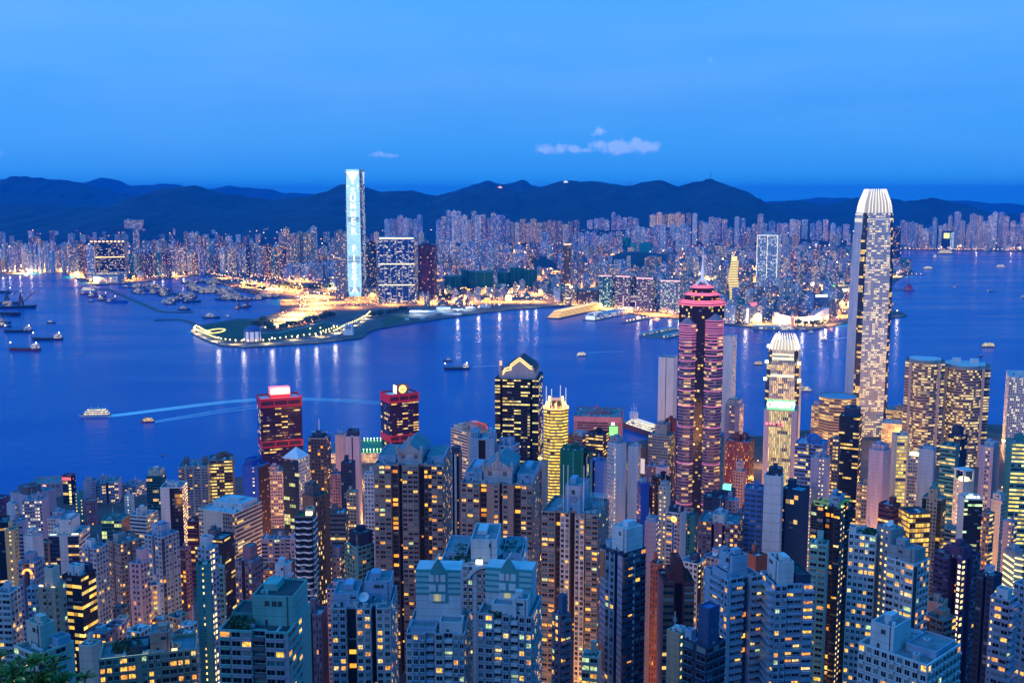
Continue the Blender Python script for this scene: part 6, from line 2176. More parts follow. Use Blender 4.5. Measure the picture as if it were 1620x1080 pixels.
mb.box(-r["wA"] * .25, r["wA"] * .4, -r["wB"] / 2 - 1.5, -r["wB"] / 2 - .2, r["h"] - 56, r["h"] - 14)
mb.build("screen", [glow((.85, .95, .1), 1.8, sample=False)], r["root"])
r = far_tower("far shore tower glowing white-green from top to foot", 1504, 1510, 1512, 368, 394, "F1", "p1", "white", lit=1.0, la=(.8, 1, .7), lb=(1, 1, .8), st=1.8, top=[])
far_tower("wide far shore block with a bright lit roof edge", 1546, 1574, 1578, 350, 380, "F1", "F1", "lgrey", kind="residential_slab", lit=.6, la=(1, .9, .6), lb=(.9, 1, .8), top=[])
# swooping white hall and clock tower
dC = gd(513)
L_, R_ = at_depth(1228, 513, dC), at_depth(1313, 511, dC)
wd = R_.x - L_.x
root = empty("concert_hall", "windowless white waterfront hall with a swooping roof line", "concert hall", ((L_.x + R_.x) / 2, dC + 30, 3), -.06)
mb = MB()
prof = [(0, .62), (.1, .60), (.25, .42), (.32, .36), (.45, .33), (.6, .36), (.75, .55), (.88, .85), (1, 1.0)]
hh = (zat(487, dC) - 3)
for (a, ha), (b2, hb) in zip(prof, prof[1:]):
    xa, xb = (-.5 + a) * wd, (-.5 + b2) * wd
    for (y0, y1) in ((-14, 22),):
        mb.quad((xa, y0, 0), (xb, y0, 0), (xb, y0, hb * hh), (xa, y0, ha * hh), 0)
        mb.quad((xb, y1, 0), (xa, y1, 0), (xa, y1, ha * hh), (xb, y1, hb * hh), 0)
        mb.quad((xa, y0, ha * hh), (xb, y0, hb * hh), (xb, y1, hb * hh), (xa, y1, ha * hh), 1)
mb.quad((-.5 * wd, 22, 0), (-.5 * wd, -14, 0), (-.5 * wd, -14, .62 * hh), (-.5 * wd, 22, .62 * hh), 0)
mb.quad((.5 * wd, -14, 0), (.5 * wd, 22, 0), (.5 * wd, 22, hh), (.5 * wd, -14, hh), 0)
mb.build("walls", [matte((.62, .56, .52), .8, .15, .05), matte(C["lav"])], root)
mb = MB()
for i in range(12):
    x_ = (-.48 + .96 * i / 11) * wd
    mb.box(x_ - .5, x_ + .5, -14.6, -14.02, 0, 14)
mb.build("wall_rib", [matte((.55, .5, .47), .8, 0)], root)
for i in range(5):
    pl = bpy.data.lights.new("floodlight", "POINT")
    pl.energy = 1.6e5
    pl.color = (1, .62, .36)
    pl.shadow_soft_size = 3
    link("floodlight", pl, root, ((-.42 + .21 * i) * wd, -38, 8))
P_ = at_depth(1253.5, 517, gd(517))
root = empty("clock_tower", "small brick clock tower standing in front of the swooping hall", "clock tower", (P_.x, P_.y + 4, 3))
mb = MB()
mb.box(-4, 4, -4, 4, 0, 36, 0)
mb.box(-4.6, 4.6, -4.6, 4.6, 36, 38, 1)
mb.prism(reg(8, 3.4), 38, 43, 1)
mb.prism(reg(8, 3.4), 43, 48, 1, top=reg(8, .3))
mb.build("walls", [glow((1, .30, .15), .35, sample=False, base=(.5, .2, .12)), matte(C["cream"])], root)  # brick glows by itself, lamplight put into the material
mb = MB()
mb.cyl(0, 0, 2.4, 0, .3, 16, 0)
o = mb.build("clock_face", [glow((1, .9, .7), 1.2, sample=False)], root, (0, -4.1, 32))
o.rotation_euler = (pi / 2, 0, 0)


# long piers with buildings on them
def pier(kind, label, cat, p0, p1, wid, parts, deck=2.6, mat_deck=None):
    a, b = on_plane(*p0, 2.5), on_plane(*p1, 2.5)
    d = b - a
    L = d.length
    root = empty(kind, label, cat, ((a.x + b.x) / 2, (a.y + b.y) / 2, 0), atan2(d.y, d.x))
    mb = MB()
    mb.box(-L / 2, L / 2, -wid / 2, wid / 2, -2, deck)
    mb.build("deck", [mat_deck or matte((.20, .19, .18), .9, .3)], root)
    parts(root, L, wid, deck)
    return root


def amber_ship(root, L, w, z):
    for k in range(5):
        mb = MB()
        x0, x1 = -L / 2 + 8 + k * 9, L / 2 - 4 - k * 4
        mb.box(x0, x1, -w / 2 + 3 + k, w / 2 - 3 - k, z + k * 4.2, z + k * 4.2 + 2.0, 0)
        o = mb.build("storey", [matte((.30, .20, .10), .7, .1)], root)
        mb = MB()
        mb.box(x0 + 1, x1 - 1, -w / 2 + 3.6 + k, w / 2 - 3.6 - k, z + k * 4.2 + 2.0, z + k * 4.2 + 4.2, 0)
        mb.build("lit_gallery", [glow((1, .55, .06), 1.5, sample=False)], o)


def white_hall(root, L, w, z):
    mb = MB()
    mb.box(-L / 2 + 12, L / 2, -w / 2 + 5, w / 2 - 5, z, z + 13, 0, cell=(7, 6.5))
    mb.box(-L / 2 + 16, -L / 2 + 70, -w / 2 + 9, w / 2 - 9, z + 13, z + 20, 0, cell=(7, 6.5))
    mb.build("walls", [facade("F", (.62, .62, .62), GLASS, .75, 1.3, (1, .8, .5), (1, .95, .85))], root)
    mb = MB()
    mb.box(-L / 2 + 10, L / 2, -w / 2 + 4, w / 2 - 4, z + 13.02, z + 14)
    mb.build("roof", [matte(C["lroof"], .7, .2)], root)
    mb = MB()
    mb.box(-L / 2 + 6, -L / 2 + 11, -w / 2 + 8, w / 2 - 8, z, z + 11)
    mb.build("end_light", [glow((.85, .95, 1), 1.0, sample=False)], root)


def bare(root, L, w, z):
    mb = MB()
    for i in range(int(L / 22)):
        x_ = -L / 2 + 10 + i * 22
        mb.box(x_ - 1.6, x_ + 1.6, -w / 2 + 2, -w / 2 + 5, z + 4, z + 7)
    mb.build("deck_lamp", [glow((1, .55, .15), 4, sample=False)], root)


pier("pier_terminal", "amber-lit layered pier building reaching into the harbour", "pier", (873, 503.5), (948, 487), 46, amber_ship)
pier("pier_terminal", "long white lit terminal on a pier right of the amber pier", "pier", (932, 506), (1002, 491), 48, white_hall)
pier("jetty", "narrow orange-lit jetty between white terminal and ferry landing", "pier", (987, 510), (1042, 499.5), 18, bare)
pier("jetty", "pale jetty with a bend beside the dark teal tower on the right", "pier", (1432, 434), (1463, 434.6), 26, bare)
pier("jetty", "dark low jetty right of the tallest near skyscraper", "pier", (1410, 457), (1428, 458), 20, lambda *a: None)


def ferry_pier(root, L, w, z):
    mb = MB()
    for y in (-w / 2 + 7, w / 2 - 7):
        mb.box(-L / 2 + 4, L / 2 - 6, y - 5, y + 5, z, z + 7, 0, cell=(6, 6))
        mb.box(-L / 2 + 3, L / 2 - 5, y - 6, y + 6, z + 7, z + 8.2, 1)
    mb.build("shed", [facade("F", (.5, .5, .5), GLASS, .8, 1.5, (1, .8, .4), WHT), matte(C["lroof"], .7, .2)], root)


pier("ferry_landing", "white two-storey ferry landing with a flat outer deck, left of the pink-lined skyscraper", "pier", (1032, 533), (1085, 522), 90, ferry_pier)
pier("ferry_landing", "blue-roofed ferry landing with a slanting left arm by the white waterfront block", "pier", (1190, 519), (1236, 520.5), 40, ferry_pier)


# breakwaters, a wall each
def breakwater(label, pts, wid):
    a = [on_plane(x, y, 0) for x, y in pts]
    mb = MB()
    cx, cy = sum(p.x for p in a) / len(a), sum(p.y for p in a) / len(a)
    nrm = []
    for i, p in enumerate(a):
        d = (a[min(i + 1, len(a) - 1)] - a[max(i - 1, 0)])
        d.z = 0
        d.normalize()
        nrm.append(Vector((-d.y, d.x, 0)))
    for i in range(len(a) - 1):
        for (o0, z0), (o1, z1) in (((-1, -2), (-.55, 3)), ((-.55, 3), (.55, 3)), ((.55, 3), (1, -2))):
            q = [a[i] + nrm[i] * wid * o0, a[i + 1] + nrm[i + 1] * wid * o0, a[i + 1] + nrm[i + 1] * wid * o1, a[i] + nrm[i] * wid * o1]
            zz_ = [z0, z0, z1, z1]
            mb.face([(p.x - cx, p.y - cy, z) for p, z in zip(q, zz_)])
    for p, nn in ((a[0], nrm[0]), (a[-1], nrm[-1])):
        mb.face([(p.x - cx + nn.x * wid * o, p.y - cy + nn.y * wid * o, z) for o, z in ((-1, -2), (1, -2), (.55, 3), (-.55, 3))])
    tag(mb.build("breakwater", [matte((.12, .12, .12), .9, .4, .1)], None, (cx, cy, 0)), label, "breakwater")


breakwater("long kinked stone breakwater enclosing the typhoon shelter", [(132, 458.5), (150, 457.5), (172, 458), (200, 471), (225, 481), (248, 491.5), (262, 494), (285, 494.5), (305, 493.5)], 11)
breakwater("short curved breakwater joining the park's western tip", [(244, 507.5), (262, 506), (285, 506), (300, 509.5), (312, 514.5)], 9)
breakwater("stub quay below the low white hall", [(120, 440), (136, 447), (155, 452)], 14)
# ---- rows of towers, one by one
ORD = ["leftmost", "second", "third", "fourth", "fifth", "sixth", "seventh", "eighth", "ninth", "tenth", "eleventh", "twelfth", "thirteenth", "fourteenth", "fifteenth", "sixteenth", "seventeenth", "eighteenth", "nineteenth", "twentieth"]
PAL = {"pale": ["white", "lav", "pblue", "lgrey"], "mix": ["lav", "cream", "pblue", "grey", "taupe", "mauve"], "dark": ["mauve", "navy", "grey", "teal", "taupe"], "warm": ["cream", "tan", "pink", "taupe"]}
TONE = {"white": "white", "lav": "lavender", "pblue": "pale blue", "lgrey": "light grey", "cream": "cream", "grey": "grey", "taupe": "brown-grey", "mauve": "mauve", "navy": "dark blue", "teal": "teal", "tan": "tan", "pink": "pink"}
ROWS = [  # x range, base row range, top range, count, width, palette, lit share, phrase
    (-6, 112, 430, 432, 384, 398, 13, 7, "pale", .28, "in the front row, far left shore"), (0, 108, 424, 426, 376, 392, 10, 8, "mix", .3, "in the back row, far left shore"),
    (108, 136, 436, 438, 380, 392, 4, 8, "dark", .4, "just left of the slim bright white tower"),
    (203, 268, 439, 440, 399, 403, 9, 7.5, "dark", .32, "in the row right of the dark waterfront block"), (224, 292, 427, 430, 375, 392, 10, 7, "mix", .25, "in the second row behind the shelter"),
    (266, 330, 436, 432, 384, 400, 7, 8, "mix", .4, "along the shelter's inner shore"), (290, 400, 424, 428, 366, 388, 13, 8, "mix", .25, "left of the brown red-lit towers"),
    (346, 392, 432, 434, 388, 398, 5, 9, "pale", .35, "above the shelter's lit road"), (388, 468, 437, 439, 384, 392, 10, 8, "dark", .3, "in the teal row above the truck roads"), (456, 538, 440, 441, 414, 419, 10, 8, "pale", .2, "in the low pale row beside the lettered skyscraper"),
    (438, 500, 424, 428, 358, 372, 6, 10, "warm", .3, "among the brown towers with red-lit tops"), (606, 668, 372, 376, 340, 348, 8, 8, "pale", .25, "on the slope right of the lettered skyscraper"),
    (690, 800, 392, 396, 332, 350, 14, 8, "pale", .25, "in the hill estate under the main ridge"), (694, 796, 416, 420, 378, 396, 12, 8, "pale", .3, "below the hill estate, above the netted blocks"),
    (694, 790, 440, 444, 404, 420, 10, 8, "mix", .35, "directly behind the green netted blocks"), (790, 916, 384, 388, 344, 356, 15, 8, "warm", .3, "in the dense block under the saddle"),
    (796, 892, 420, 426, 384, 402, 11, 8, "mix", .35, "left of the solitary slim dark tower"), (906, 984, 398, 402, 366, 374, 8, 9, "pale", .25, "in the pale slabs left of the netted rounded block"),
    (930, 1012, 362, 366, 336, 350, 9, 8, "pale", .25, "on the dark spur below the ridge"), (990, 1094, 394, 397, 352, 366, 13, 8, "pale", .25, "behind the netted rounded blocks"),
    (1030, 1096, 358, 361, 335, 342, 7, 8, "warm", .5, "in the warm-lit estate up the slope"), (906, 990, 446, 450, 408, 425, 9, 8, "mix", .35, "above the brown waterfront hotels"),
    (1046, 1140, 436, 440, 400, 418, 9, 8, "mix", .35, "behind the pink-roofed harbour offices"), (1096, 1208, 382, 390, 338, 362, 12, 8, "pale", .25, "under the steep end of the main ridge"),
    (1206, 1346, 378, 384, 346, 362, 13, 8, "pale", .3, "left of the tallest near skyscraper, far inland"), (1238, 1342, 436, 442, 402, 420, 9, 9, "mix", .3, "between white office tower and tallest skyscraper"),
    (1418, 1516, 391, 394, 340, 362, 13, 7, "pale", .25, "in the left half of the far right shore"), (1512, 1626, 391, 394, 332, 358, 13, 8, "pale", .3, "in the right half of the far right shore"),
]
rg = random.Random(77)
RESV = []
for (xa, xb, ya, yb, ta, tb, cnt, wd, pal, lt, phrase) in ROWS:
    step = (xb - xa) / cnt
    for i in range(cnt):
        xc = xa + (i + .5) * step + rg.uniform(-.15, .15) * step
        w = wd * rg.uniform(.85, 1.2)
        base = rg.uniform(min(ya, yb), max(ya, yb))
        topy = rg.uniform(ta, tb)
        gp = ground_hit(xc, base)
        d, zb_ = gp.y, max(3.02, gp.z - 8)
        L, R = at_depth(xc - w / 2, topy, d), at_depth(xc + w / 2, topy, d)
        hw = (R.x - L.x) / 2
        zt = L.z
        cn = rg.choice(PAL[pal])
        nm = TONE[cn] + " tower, " + (ORD[i] + (" from left" if i else "") if i < cnt - 1 else "rightmost") + " " + phrase
        mb = MB()
        h = zt - zb_
        rz = rg.uniform(-.35, .35)
        lit_ = round(lt * rg.choice((.6, 1, 1.5)), 3)
        sh = rg.random()
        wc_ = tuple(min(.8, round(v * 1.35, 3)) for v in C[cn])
        fm_ = facade("f", wc_, GLASS, lit_)
        rm = facade("p", wc_)
        if sh < .55:   # cross plan
            t = rg.uniform(.3, .42)
            P = [(-t, -1), (t, -1), (t, -t), (1, -t), (1, t), (t, t), (t, 1), (-t, 1), (-t, t), (-1, t), (-1, -t), (-t, -t)]
        elif sh < .8:  # slab with a slot
            P = [(-1, -.6), (-.12, -.6), (-.12, -.3), (.12, -.3), (.12, -.6), (1, -.6), (1, .6), (-1, .6)]
        else:
            P = [(-.8, -.8), (.8, -.8), (.8, .8), (-.8, .8)]
        P = [(p[0] * hw, p[1] * hw) for p in P]
        mb.prism(P, 0, h, 0, cap=1, cell=(5.5, 6))
        o = mb.build("tower_block", [fm_, rm], None, (L.x + hw, d + hw, zb_), rz)
        tag(o, nm, "tower", "residential towers of the far shore")
        mb = MB()
        mb.box(-hw * .28, hw * .28, -hw * .28, hw * .28, h + .01, h + rg.uniform(5, 10), 0)
        mb.build("lift_house", [rm], o)
        RESV.append((L.x + hw, d + hw, hw))
# ---- everything lower and farther between them: too many to count
mats = []
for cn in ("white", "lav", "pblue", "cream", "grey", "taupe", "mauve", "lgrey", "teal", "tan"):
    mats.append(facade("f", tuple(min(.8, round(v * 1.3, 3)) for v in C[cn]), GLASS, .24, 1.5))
mats += [facade("F", C["tan"], GLASS, .55, 1.5, ORG, YEL), facade("F", C["lgrey"], GLASS, .5, 1.3), facade("F", C["cream"], GLASS, .7, 1.5), facade("f", C["white"], GLASS, .45, 1.6, YEL, WHT)]
occ = {}
for x, y, r_ in RESV + [(f[0], f[1], f[2]) for f in FOOT if f[1] > 2600]:
    occ.setdefault((int(x // 120), int(y // 120)), []).append((x, y, r_))


def free(x, y, r):
    gx, gy = int(x // 120), int(y // 120)
    for i in (-1, 0, 1):
        for j in (-1, 0, 1):
            for (a, b, q) in occ.get((gx + i, gy + j), ()):
                if (a - x) ** 2 + (b - y) ** 2 < (q + r) ** 2:
                    return False
    return True


# open ground: the park, the toll plaza, quays
OPEN = [pp([(296, 530), (430, 470), (470, 455), (545, 474), (640, 480), (690, 487), (860, 470), (900, 488), (700, 520), (590, 540), (450, 556), (330, 552)]),
        pp([(430, 500), (405, 445), (520, 445), (548, 482), (520, 500)]), pp([(0, 445), (0, 425), (110, 425), (118, 445)]), pp([(330, 440), (345, 431), (450, 440), (440, 470), (400, 470)]),
        pp([(920, 520), (880, 482), (1090, 490), (1100, 520)]), pp([(1130, 525), (1140, 503), (1345, 500), (1345, 530)])]
KN = [pp([(688, 398), (700, 393), (742, 393), (752, 401), (720, 404)], 3), pp([(960, 412), (990, 404), (1060, 408), (1080, 424), (1000, 430)], 3), pp([(830, 418), (870, 412), (880, 424), (850, 430)], 3), pp([(1325, 388), (1325, 380), (1560, 382), (1460, 392)], 3)]
mb = MB()
cntb = 0
rg = random.Random(9)
tries = 0
while cntb < 3000 and tries < 40000:
    tries += 1
    px_ = rg.uniform(-30, 1650)
    py_ = 352 + 150 * rg.random() ** 1.25
    p = on_plane(px_, py_, 3)
    if not inside(p.x, p.y, KLAND) or p.y > 14000:
        continue
    r_ = rg.uniform(9, 22) * (1 if p.y < 6500 else 1.5)
    if any(inside(p.x, p.y, o) for o in OPEN) or not free(p.x, p.y, r_) or any(inside(p.x, p.y, o) for o in KN):
        continue
    ok = all(inside(p.x + dx, p.y + dy, KLAND) for dx, dy in ((-35, 0), (35, 0), (0, -30)))
    if not ok:
        continue
    hh = rg.choice((12, 16, 20, 25, 30, 40, 60)) * (1.0 if p.y < 5200 else 1.3) * rg.uniform(.8, 1.2)
    if p.y > 8500:
        hh = rg.choice((40, 80, 110)) * rg.uniform(.8, 1.2)
    occ.setdefault((int(p.x // 120), int(p.y // 120)), []).append((p.x, p.y, r_))
    a = rg.choice((.15, .15 + pi / 2)) + rg.uniform(-.1, .1)
    w_, d_ = r_ * rg.uniform(.6, .95), r_ * rg.uniform(.5, .75)
    P = [(p.x + x * cos(a) - y * sin(a), p.y + x * sin(a) + y * cos(a)) for x, y in ((-w_, -d_), (w_, -d_), (w_, d_), (-w_, d_))]
    mi_ = rg.randrange(len(mats))
    mb.prism(P, 3.03, hh, mi_, cap=len(mats), cell=(5.5, 6))
    if rg.random() < .6:
        P2 = [(p.x + (q[0] - p.x) * .4, p.y + (q[1] - p.y) * .4) for q in P]
        mb.prism(P2, hh + .02, hh + rg.uniform(4, 8), mi_, cap=len(mats), cell=(60, 60))
    cntb += 1
tag(mb.build("distant_city_blocks", mats + [matte((.20, .21, .23), .9, .3, .05)]), kind="stuff")
# ------------------------------------------------------------------ far-shore ground: park, roads, lamps, trees
grass_m = ground_mat((.010, .05, .018), (.025, .085, .03), .03)
flat("grass", pp([(312, 519), (345, 511), (372, 508), (412, 508), (406, 520), (398, 530), (380, 538), (356, 541), (330, 533), (316, 526)]), 3.02, grass_m, kind="stuff")
flat("grass", pp([(413, 527), (470, 519), (512, 511.5), (540, 518), (540, 522), (512, 529), (470, 534), (420, 541), (412, 541)]), 3.02, grass_m, kind="stuff")
flat("grass", pp([(580, 527), (606, 516), (604, 508), (612, 500), (640, 496), (650, 503), (625, 511), (598, 520)]), 3.02, grass_m, kind="stuff")
road_m = ground_mat((.05, .05, .052), (.09, .085, .08), .2)
flat("toll_plaza", pp([(449, 505), (436, 519), (425, 521), (432, 508), (455, 494), (478, 486), (487, 468), (505, 465), (512, 478), (520, 489), (505, 497), (492, 505), (470, 511), (450, 518), (440, 521)]), 3.03, ground_mat((.14, .12, .10), (.22, .20, .17), .05))


def strip(name, pts, wid, z, mat, kind="structure", lane=None, label=None, cat=None):
    a = [on_plane(x, y, z) for x, y in pts]
    mb = MB()
    for i in range(len(a) - 1):
        n0 = (a[min(i + 1, len(a) - 1)] - a[max(i - 1, 0)]).to_2d().normalized()
        n1 = (a[min(i + 2, len(a) - 1)] - a[i]).to_2d().normalized()
        n0, n1 = Vector((-n0.y, n0.x)) * wid / 2, Vector((-n1.y, n1.x)) * wid / 2
        mb.face(((a[i].x - n0.x, a[i].y - n0.y, z), (a[i + 1].x - n1.x, a[i + 1].y - n1.y, z), (a[i + 1].x + n1.x, a[i + 1].y + n1.y, z), (a[i].x + n0.x, a[i].y + n0.y, z)))
    return tag(mb.build(name, [mat]), label, cat, None, kind)


path_m = matte((.34, .31, .28), .9, .2, .1)
strip("path", [(404, 524), (420, 514), (432, 506)], 14, 3.05, path_m)
strip("path", [(404, 527), (440, 526), (480, 518), (512, 509), (530, 512), (548, 518), (545, 523), (525, 531)], 13, 3.056, path_m)
strip("promenade", [(309, 519), (305, 525), (322, 534), (348, 543), (385, 546.5), (422, 545), (462, 540), (500, 536.5), (530, 530), (549, 520), (570, 511), (582, 501)], 13, 3.062, path_m)
strip("road", [(522, 489), (560, 487.5), (620, 484), (680, 482), (740, 484), (800, 476), (860, 468)], 26, 3.07, road_m)
strip("road", [(335, 436), (380, 446), (430, 456), (470, 463), (490, 462)], 30, 3.075, road_m)
strip("road", [(548, 484), (536, 470), (528, 458), (524, 448), (522, 440)], 30, 3.08, road_m)
strip("road", [(490, 500), (486, 480), (480, 466), (470, 452), (440, 444), (400, 438)], 34, 3.085, road_m)
strip("road", [(690, 487), (760, 489), (812, 483), (850, 480), (878, 474)], 16, 3.09, road_m)
strip("road", [(1345, 505), (1330, 492), (1338, 478), (1345, 465)], 24, 3.07, road_m)
# white-roofed sheds and works on the reclaimed quay
rg = random.Random(3)
SHED_L = ["largest white-roofed shed on the reclaimed quay", "long pale shed beside the largest quay shed", "small white site hut near the quay edge", "cluster hut with a lit front on the quay", "low blue-roofed works shed on the quay", "site office by the orange quay road",
          "pale hut at the right end of the works quay", "narrow white shed at the water's edge", "grey works shed behind the largest quay shed"]
for i, (x0, x1, yt, yb) in enumerate([(648, 690, 492, 498), (690, 712, 486, 490), (664, 672, 502, 505), (694, 702, 494, 497), (716, 732, 489, 493), (738, 752, 486, 490), (760, 776, 483, 487), (640, 646, 504, 507), (700, 730, 496, 499)]):
    d = gd(yb)
    L, R = at_depth(x0, yb, d), at_depth(x1, yb, d)
    w = R.x - L.x
    hh = at_depth(x0, yt, d).z - 3
    hh = min(hh, 14)
    mb = MB()
    mb.box(-w / 2, w / 2, -16, 16, 0, hh * .7, 0)
    mb.face(((-w / 2, -17, hh * .7), (w / 2, -17, hh * .7), (w / 2, 0, hh), (-w / 2, 0, hh)), 1)
    mb.face(((w / 2, 17, hh * .7), (-w / 2, 17, hh * .7), (-w / 2, 0, hh), (w / 2, 0, hh)), 1)
    tag(mb.build("works_shed", [matte((.5, .5, .5), .8, .1), matte((.62, .64, .66), .7, .1)], None, ((L.x + R.x) / 2, d + 18, 3.1), rg.uniform(-.2, .2)), SHED_L[i], "shed")
# round visitors' pavilion and the white vent house
P_ = at_depth(397.5, 540, gd(540))
root = empty("pavilion", "round blue-domed pavilion with white panels on the park's tip", "pavilion", (P_.x, P_.y + 18, 3))
mb = MB()
mb.cyl(0, 0, 24, 0, 9, 20, 1)
mb.build("base_ring", [matte((.3, .3, .3)), glow((1, .70, .6), .55, sample=False)], root)
mb = MB()
mb.cyl(0, 0, 22.5, 9, 27, 20, 0)
mb.build("wall_panels", [glow((.75, .80, 1), .32, sample=False, base=(.6, .6, .65))], root)  # panels emit faintly; the light on them sits in the material
mb = MB()
for i in range(10):
    a = 2 * pi * i / 10 + .15
    mb.beam((23.5 * cos(a), 23.5 * sin(a), 0), (23.5 * cos(a), 23.5 * sin(a), 28), 1.3)
mb.build("pillar", [matte((.05, .08, .25), .6, 0)], root)
mb = MB()
for k in range(6):
    t0, t1 = pi / 2 * k / 6, pi / 2 * (k + 1) / 6
    mb.cyl(0, 0, 24 * cos(t0), 27 + 15 * sin(t0), 27 + 15 * sin(t1), 20, 0, max(.2, 24 * cos(t1)), cap=k == 5)
mb.build("dome_roof", [matte((.05, .10, .28), .5, .2)], root)
P_ = at_depth(551, 530, gd(530))
root = empty("vent_house", "small white slope-sided vent house on the quay", "building", (P_.x, P_.y + 14, 3))
mb = MB()
mb.prism([(-14, -14), (14, -14), (14, 14), (-14, 14)], 0, 30, 0, top=[(-10, -6), (10, -6), (10, 14), (-10, 14)])
mb.build("walls", [matte((.6, .6, .62), .7, .1)], root)
mb = MB()
for sx in (-1, 1):
    mb.box(sx * 4 - 1.6, sx * 4 + 1.6, -10, -6, 17, 26)
mb.build("vent_opening", [matte((.03, .03, .04), .7, 0)], root)

# lamps
lamp_rng = random.Random(12)


def lamp_proto(kind, label, cat, group, col, hgt, r):
    root = empty(kind, label, cat, (0, 0, -500), 0, group)
    mb = MB()
    mb.beam((0, 0, 0), (0, 0, hgt), .22)
    mb.build("post", [matte((.2, .2, .2), .6, 0)], root)
    mb = MB()
    mb.cyl(0, 0, r * .6, hgt, hgt + r, 8, 0, r)
    mb.cyl(0, 0, r, hgt + r, hgt + r * 1.8, 8, 0, r * .3)
    mb.build("lamp_head", [glow(col, 6.0, sample=False)], root)
    return root


def put(root, first, x, y, z):
    o = root if first else copy_tree(root)
    o.location = (x, y, z)
    return o


def along(pts, n, z=3.1):
    a = [on_plane(x, y, z) for x, y in pts]
    seg = [(a[i + 1] - a[i]).length for i in range(len(a) - 1)]
    T = sum(seg)
    out = []
    for k in range(n):
        s = T * (k + .5) / n
        i = 0
        while i < len(seg) - 1 and s > seg[i]:
            s -= seg[i]
            i += 1
        out.append(a[i].lerp(a[i + 1], s / seg[i]))
    return out


proto = lamp_proto("promenade_lamp", "yellow lamp post lit on the promenade round the park's tip", "lamp post", "promenade lamps round the park", (1, .78, .22), 9, 1.9)
PROM = [(311, 519.5), (307, 524), (318, 529.5), (330, 535), (345, 540.5), (366, 543.5), (390, 545), (420, 543.5), (450, 539), (480, 535.5), (510, 532), (530, 528), (548, 518), (566, 511), (580, 503), (586, 497)]
ps = along(PROM, 64) + along([(313, 521), (322, 527), (334, 531.5)], 12) + along([(505, 531), (535, 521)], 7) + [on_plane(491, 525), on_plane(507, 524), on_plane(528, 521), on_plane(420, 523), on_plane(440, 522), on_plane(470, 515)]
for i, p in enumerate(ps):
    put(proto, i == 0, p.x, p.y, 3.1)
for p in along(PROM, 14) + along([(420, 520), (470, 512)], 2):
    pl = bpy.data.lights.new("lamp_pool", "SPOT")
    pl.spot_size, pl.spot_blend = radians(160), .5
    pl.energy = 1.3e5
    pl.color = (1, .66, .2)
    pl.shadow_soft_size = 2
    link("lamp_pool", pl, None, (p.x, p.y, 14))
# the lit ring on the lawn
P_ = on_plane(341, 524)
root = empty("light_ring", "yellow oval of lights lying on the park lawn", "light ring", (P_.x, P_.y, 3.1))
mb = MB()
for i in range(40):
    a = 2 * pi * i / 40
    x_, y_ = 24 * cos(a), 52 * sin(a)
    mb.box(x_ - 1.6, x_ + 1.6, y_ - 2.6, y_ + 2.6, 0, 2.2)
mb.build("lamp_band", [glow((1, .80, .12), 2.2, sample=False)], root)
# road lamps and traffic: far too many to count
mb = MB()
sp = []
for pts, n in (([(522, 489), (560, 487.5), (620, 484), (680, 482), (740, 484), (800, 476), (860, 468)], 90), ([(335, 436), (380, 446), (430, 456), (470, 463), (490, 462)], 70), ([(548, 484), (536, 470), (528, 458), (524, 448)], 46),
               ([(490, 500), (486, 480), (480, 466), (470, 452), (440, 444), (400, 438)], 66), ([(690, 487), (760, 489), (812, 483), (850, 480), (878, 474)], 44), ([(1345, 505), (1330, 492), (1338, 478), (1345, 465)], 40),
               ([(0, 428), (60, 427), (108, 429)], 40), ([(0, 433), (108, 430)], 26), ([(128, 443), (155, 450), (205, 447), (262, 440), (330, 433)], 56), ([(1085, 506), (1150, 512), (1231, 516), (1290, 520)], 46), ([(1418, 396), (1620, 397.5)], 70), ([(1400, 440), (1432, 432)], 24),
               ([(880, 482), (935, 486), (1000, 494), (1075, 502)], 60), ([(1260, 518), (1290, 519), (1335, 509)], 26), ([(1345, 500), (1300, 494)], 14)):
    for p in along(pts, n):
        sp.append((p.x + lamp_rng.uniform(-14, 14), p.y + lamp_rng.uniform(-16, 16), 1))
for (x0, x1, y0, y1, n, k) in ((470, 522, 466, 500, 130, 1.2), (440, 500, 498, 519, 60, 1.0), (700, 860, 455, 478, 150, 1.0), (340, 470, 436, 462, 110, .9), (0, 115, 422, 432, 80, .9), (1290, 1345, 470, 505, 60, .9), (1130, 1340, 470, 512, 90, .9), (560, 700, 470, 486, 60, .9)):
    for _ in range(n):
        p = on_plane(lamp_rng.uniform(x0, x1), lamp_rng.uniform(y0, y1))
        if inside(p.x, p.y, KLAND):
            sp.append((p.x, p.y, k))
for _ in range(2300):
    p = on_plane(lamp_rng.uniform(-10, 1630), 380 + 95 * lamp_rng.random() ** 1.3)
    if inside(p.x, p.y, KLAND):
        sp.append((p.x, p.y, 1.5 if lamp_rng.random() < .8 else 2.2))
for _ in range(110):
    q = ground_hit(lamp_rng.uniform(0, 1620), lamp_rng.uniform(366, 388))
    sp.append((q.x, q.y, 1.2, q.z))
for s_ in sp:
    x_, y_, k = s_[:3]
    zb = s_[3] if len(s_) > 3 else 3
    r_ = k * lamp_rng.uniform(.9, 1.7) * (y_ / 4300)
    zc_ = zb + lamp_rng.uniform(9, 15)
    mi_ = 0 if lamp_rng.random() < .62 else lamp_rng.choice((1, 1, 2, 3))
    mb.prism(reg(4, r_, .5, x_, y_), zc_, zc_ + r_ * 1.7, mi_)
tag(mb.build("street_lights", [glow((1, .40, .07), 4.5, sample=False), glow((1, .72, .28), 5.5, sample=False), glow((1, .95, .8), 5.0, sample=False), glow((1, .16, .10), 3.0, sample=False)]), kind="stuff")
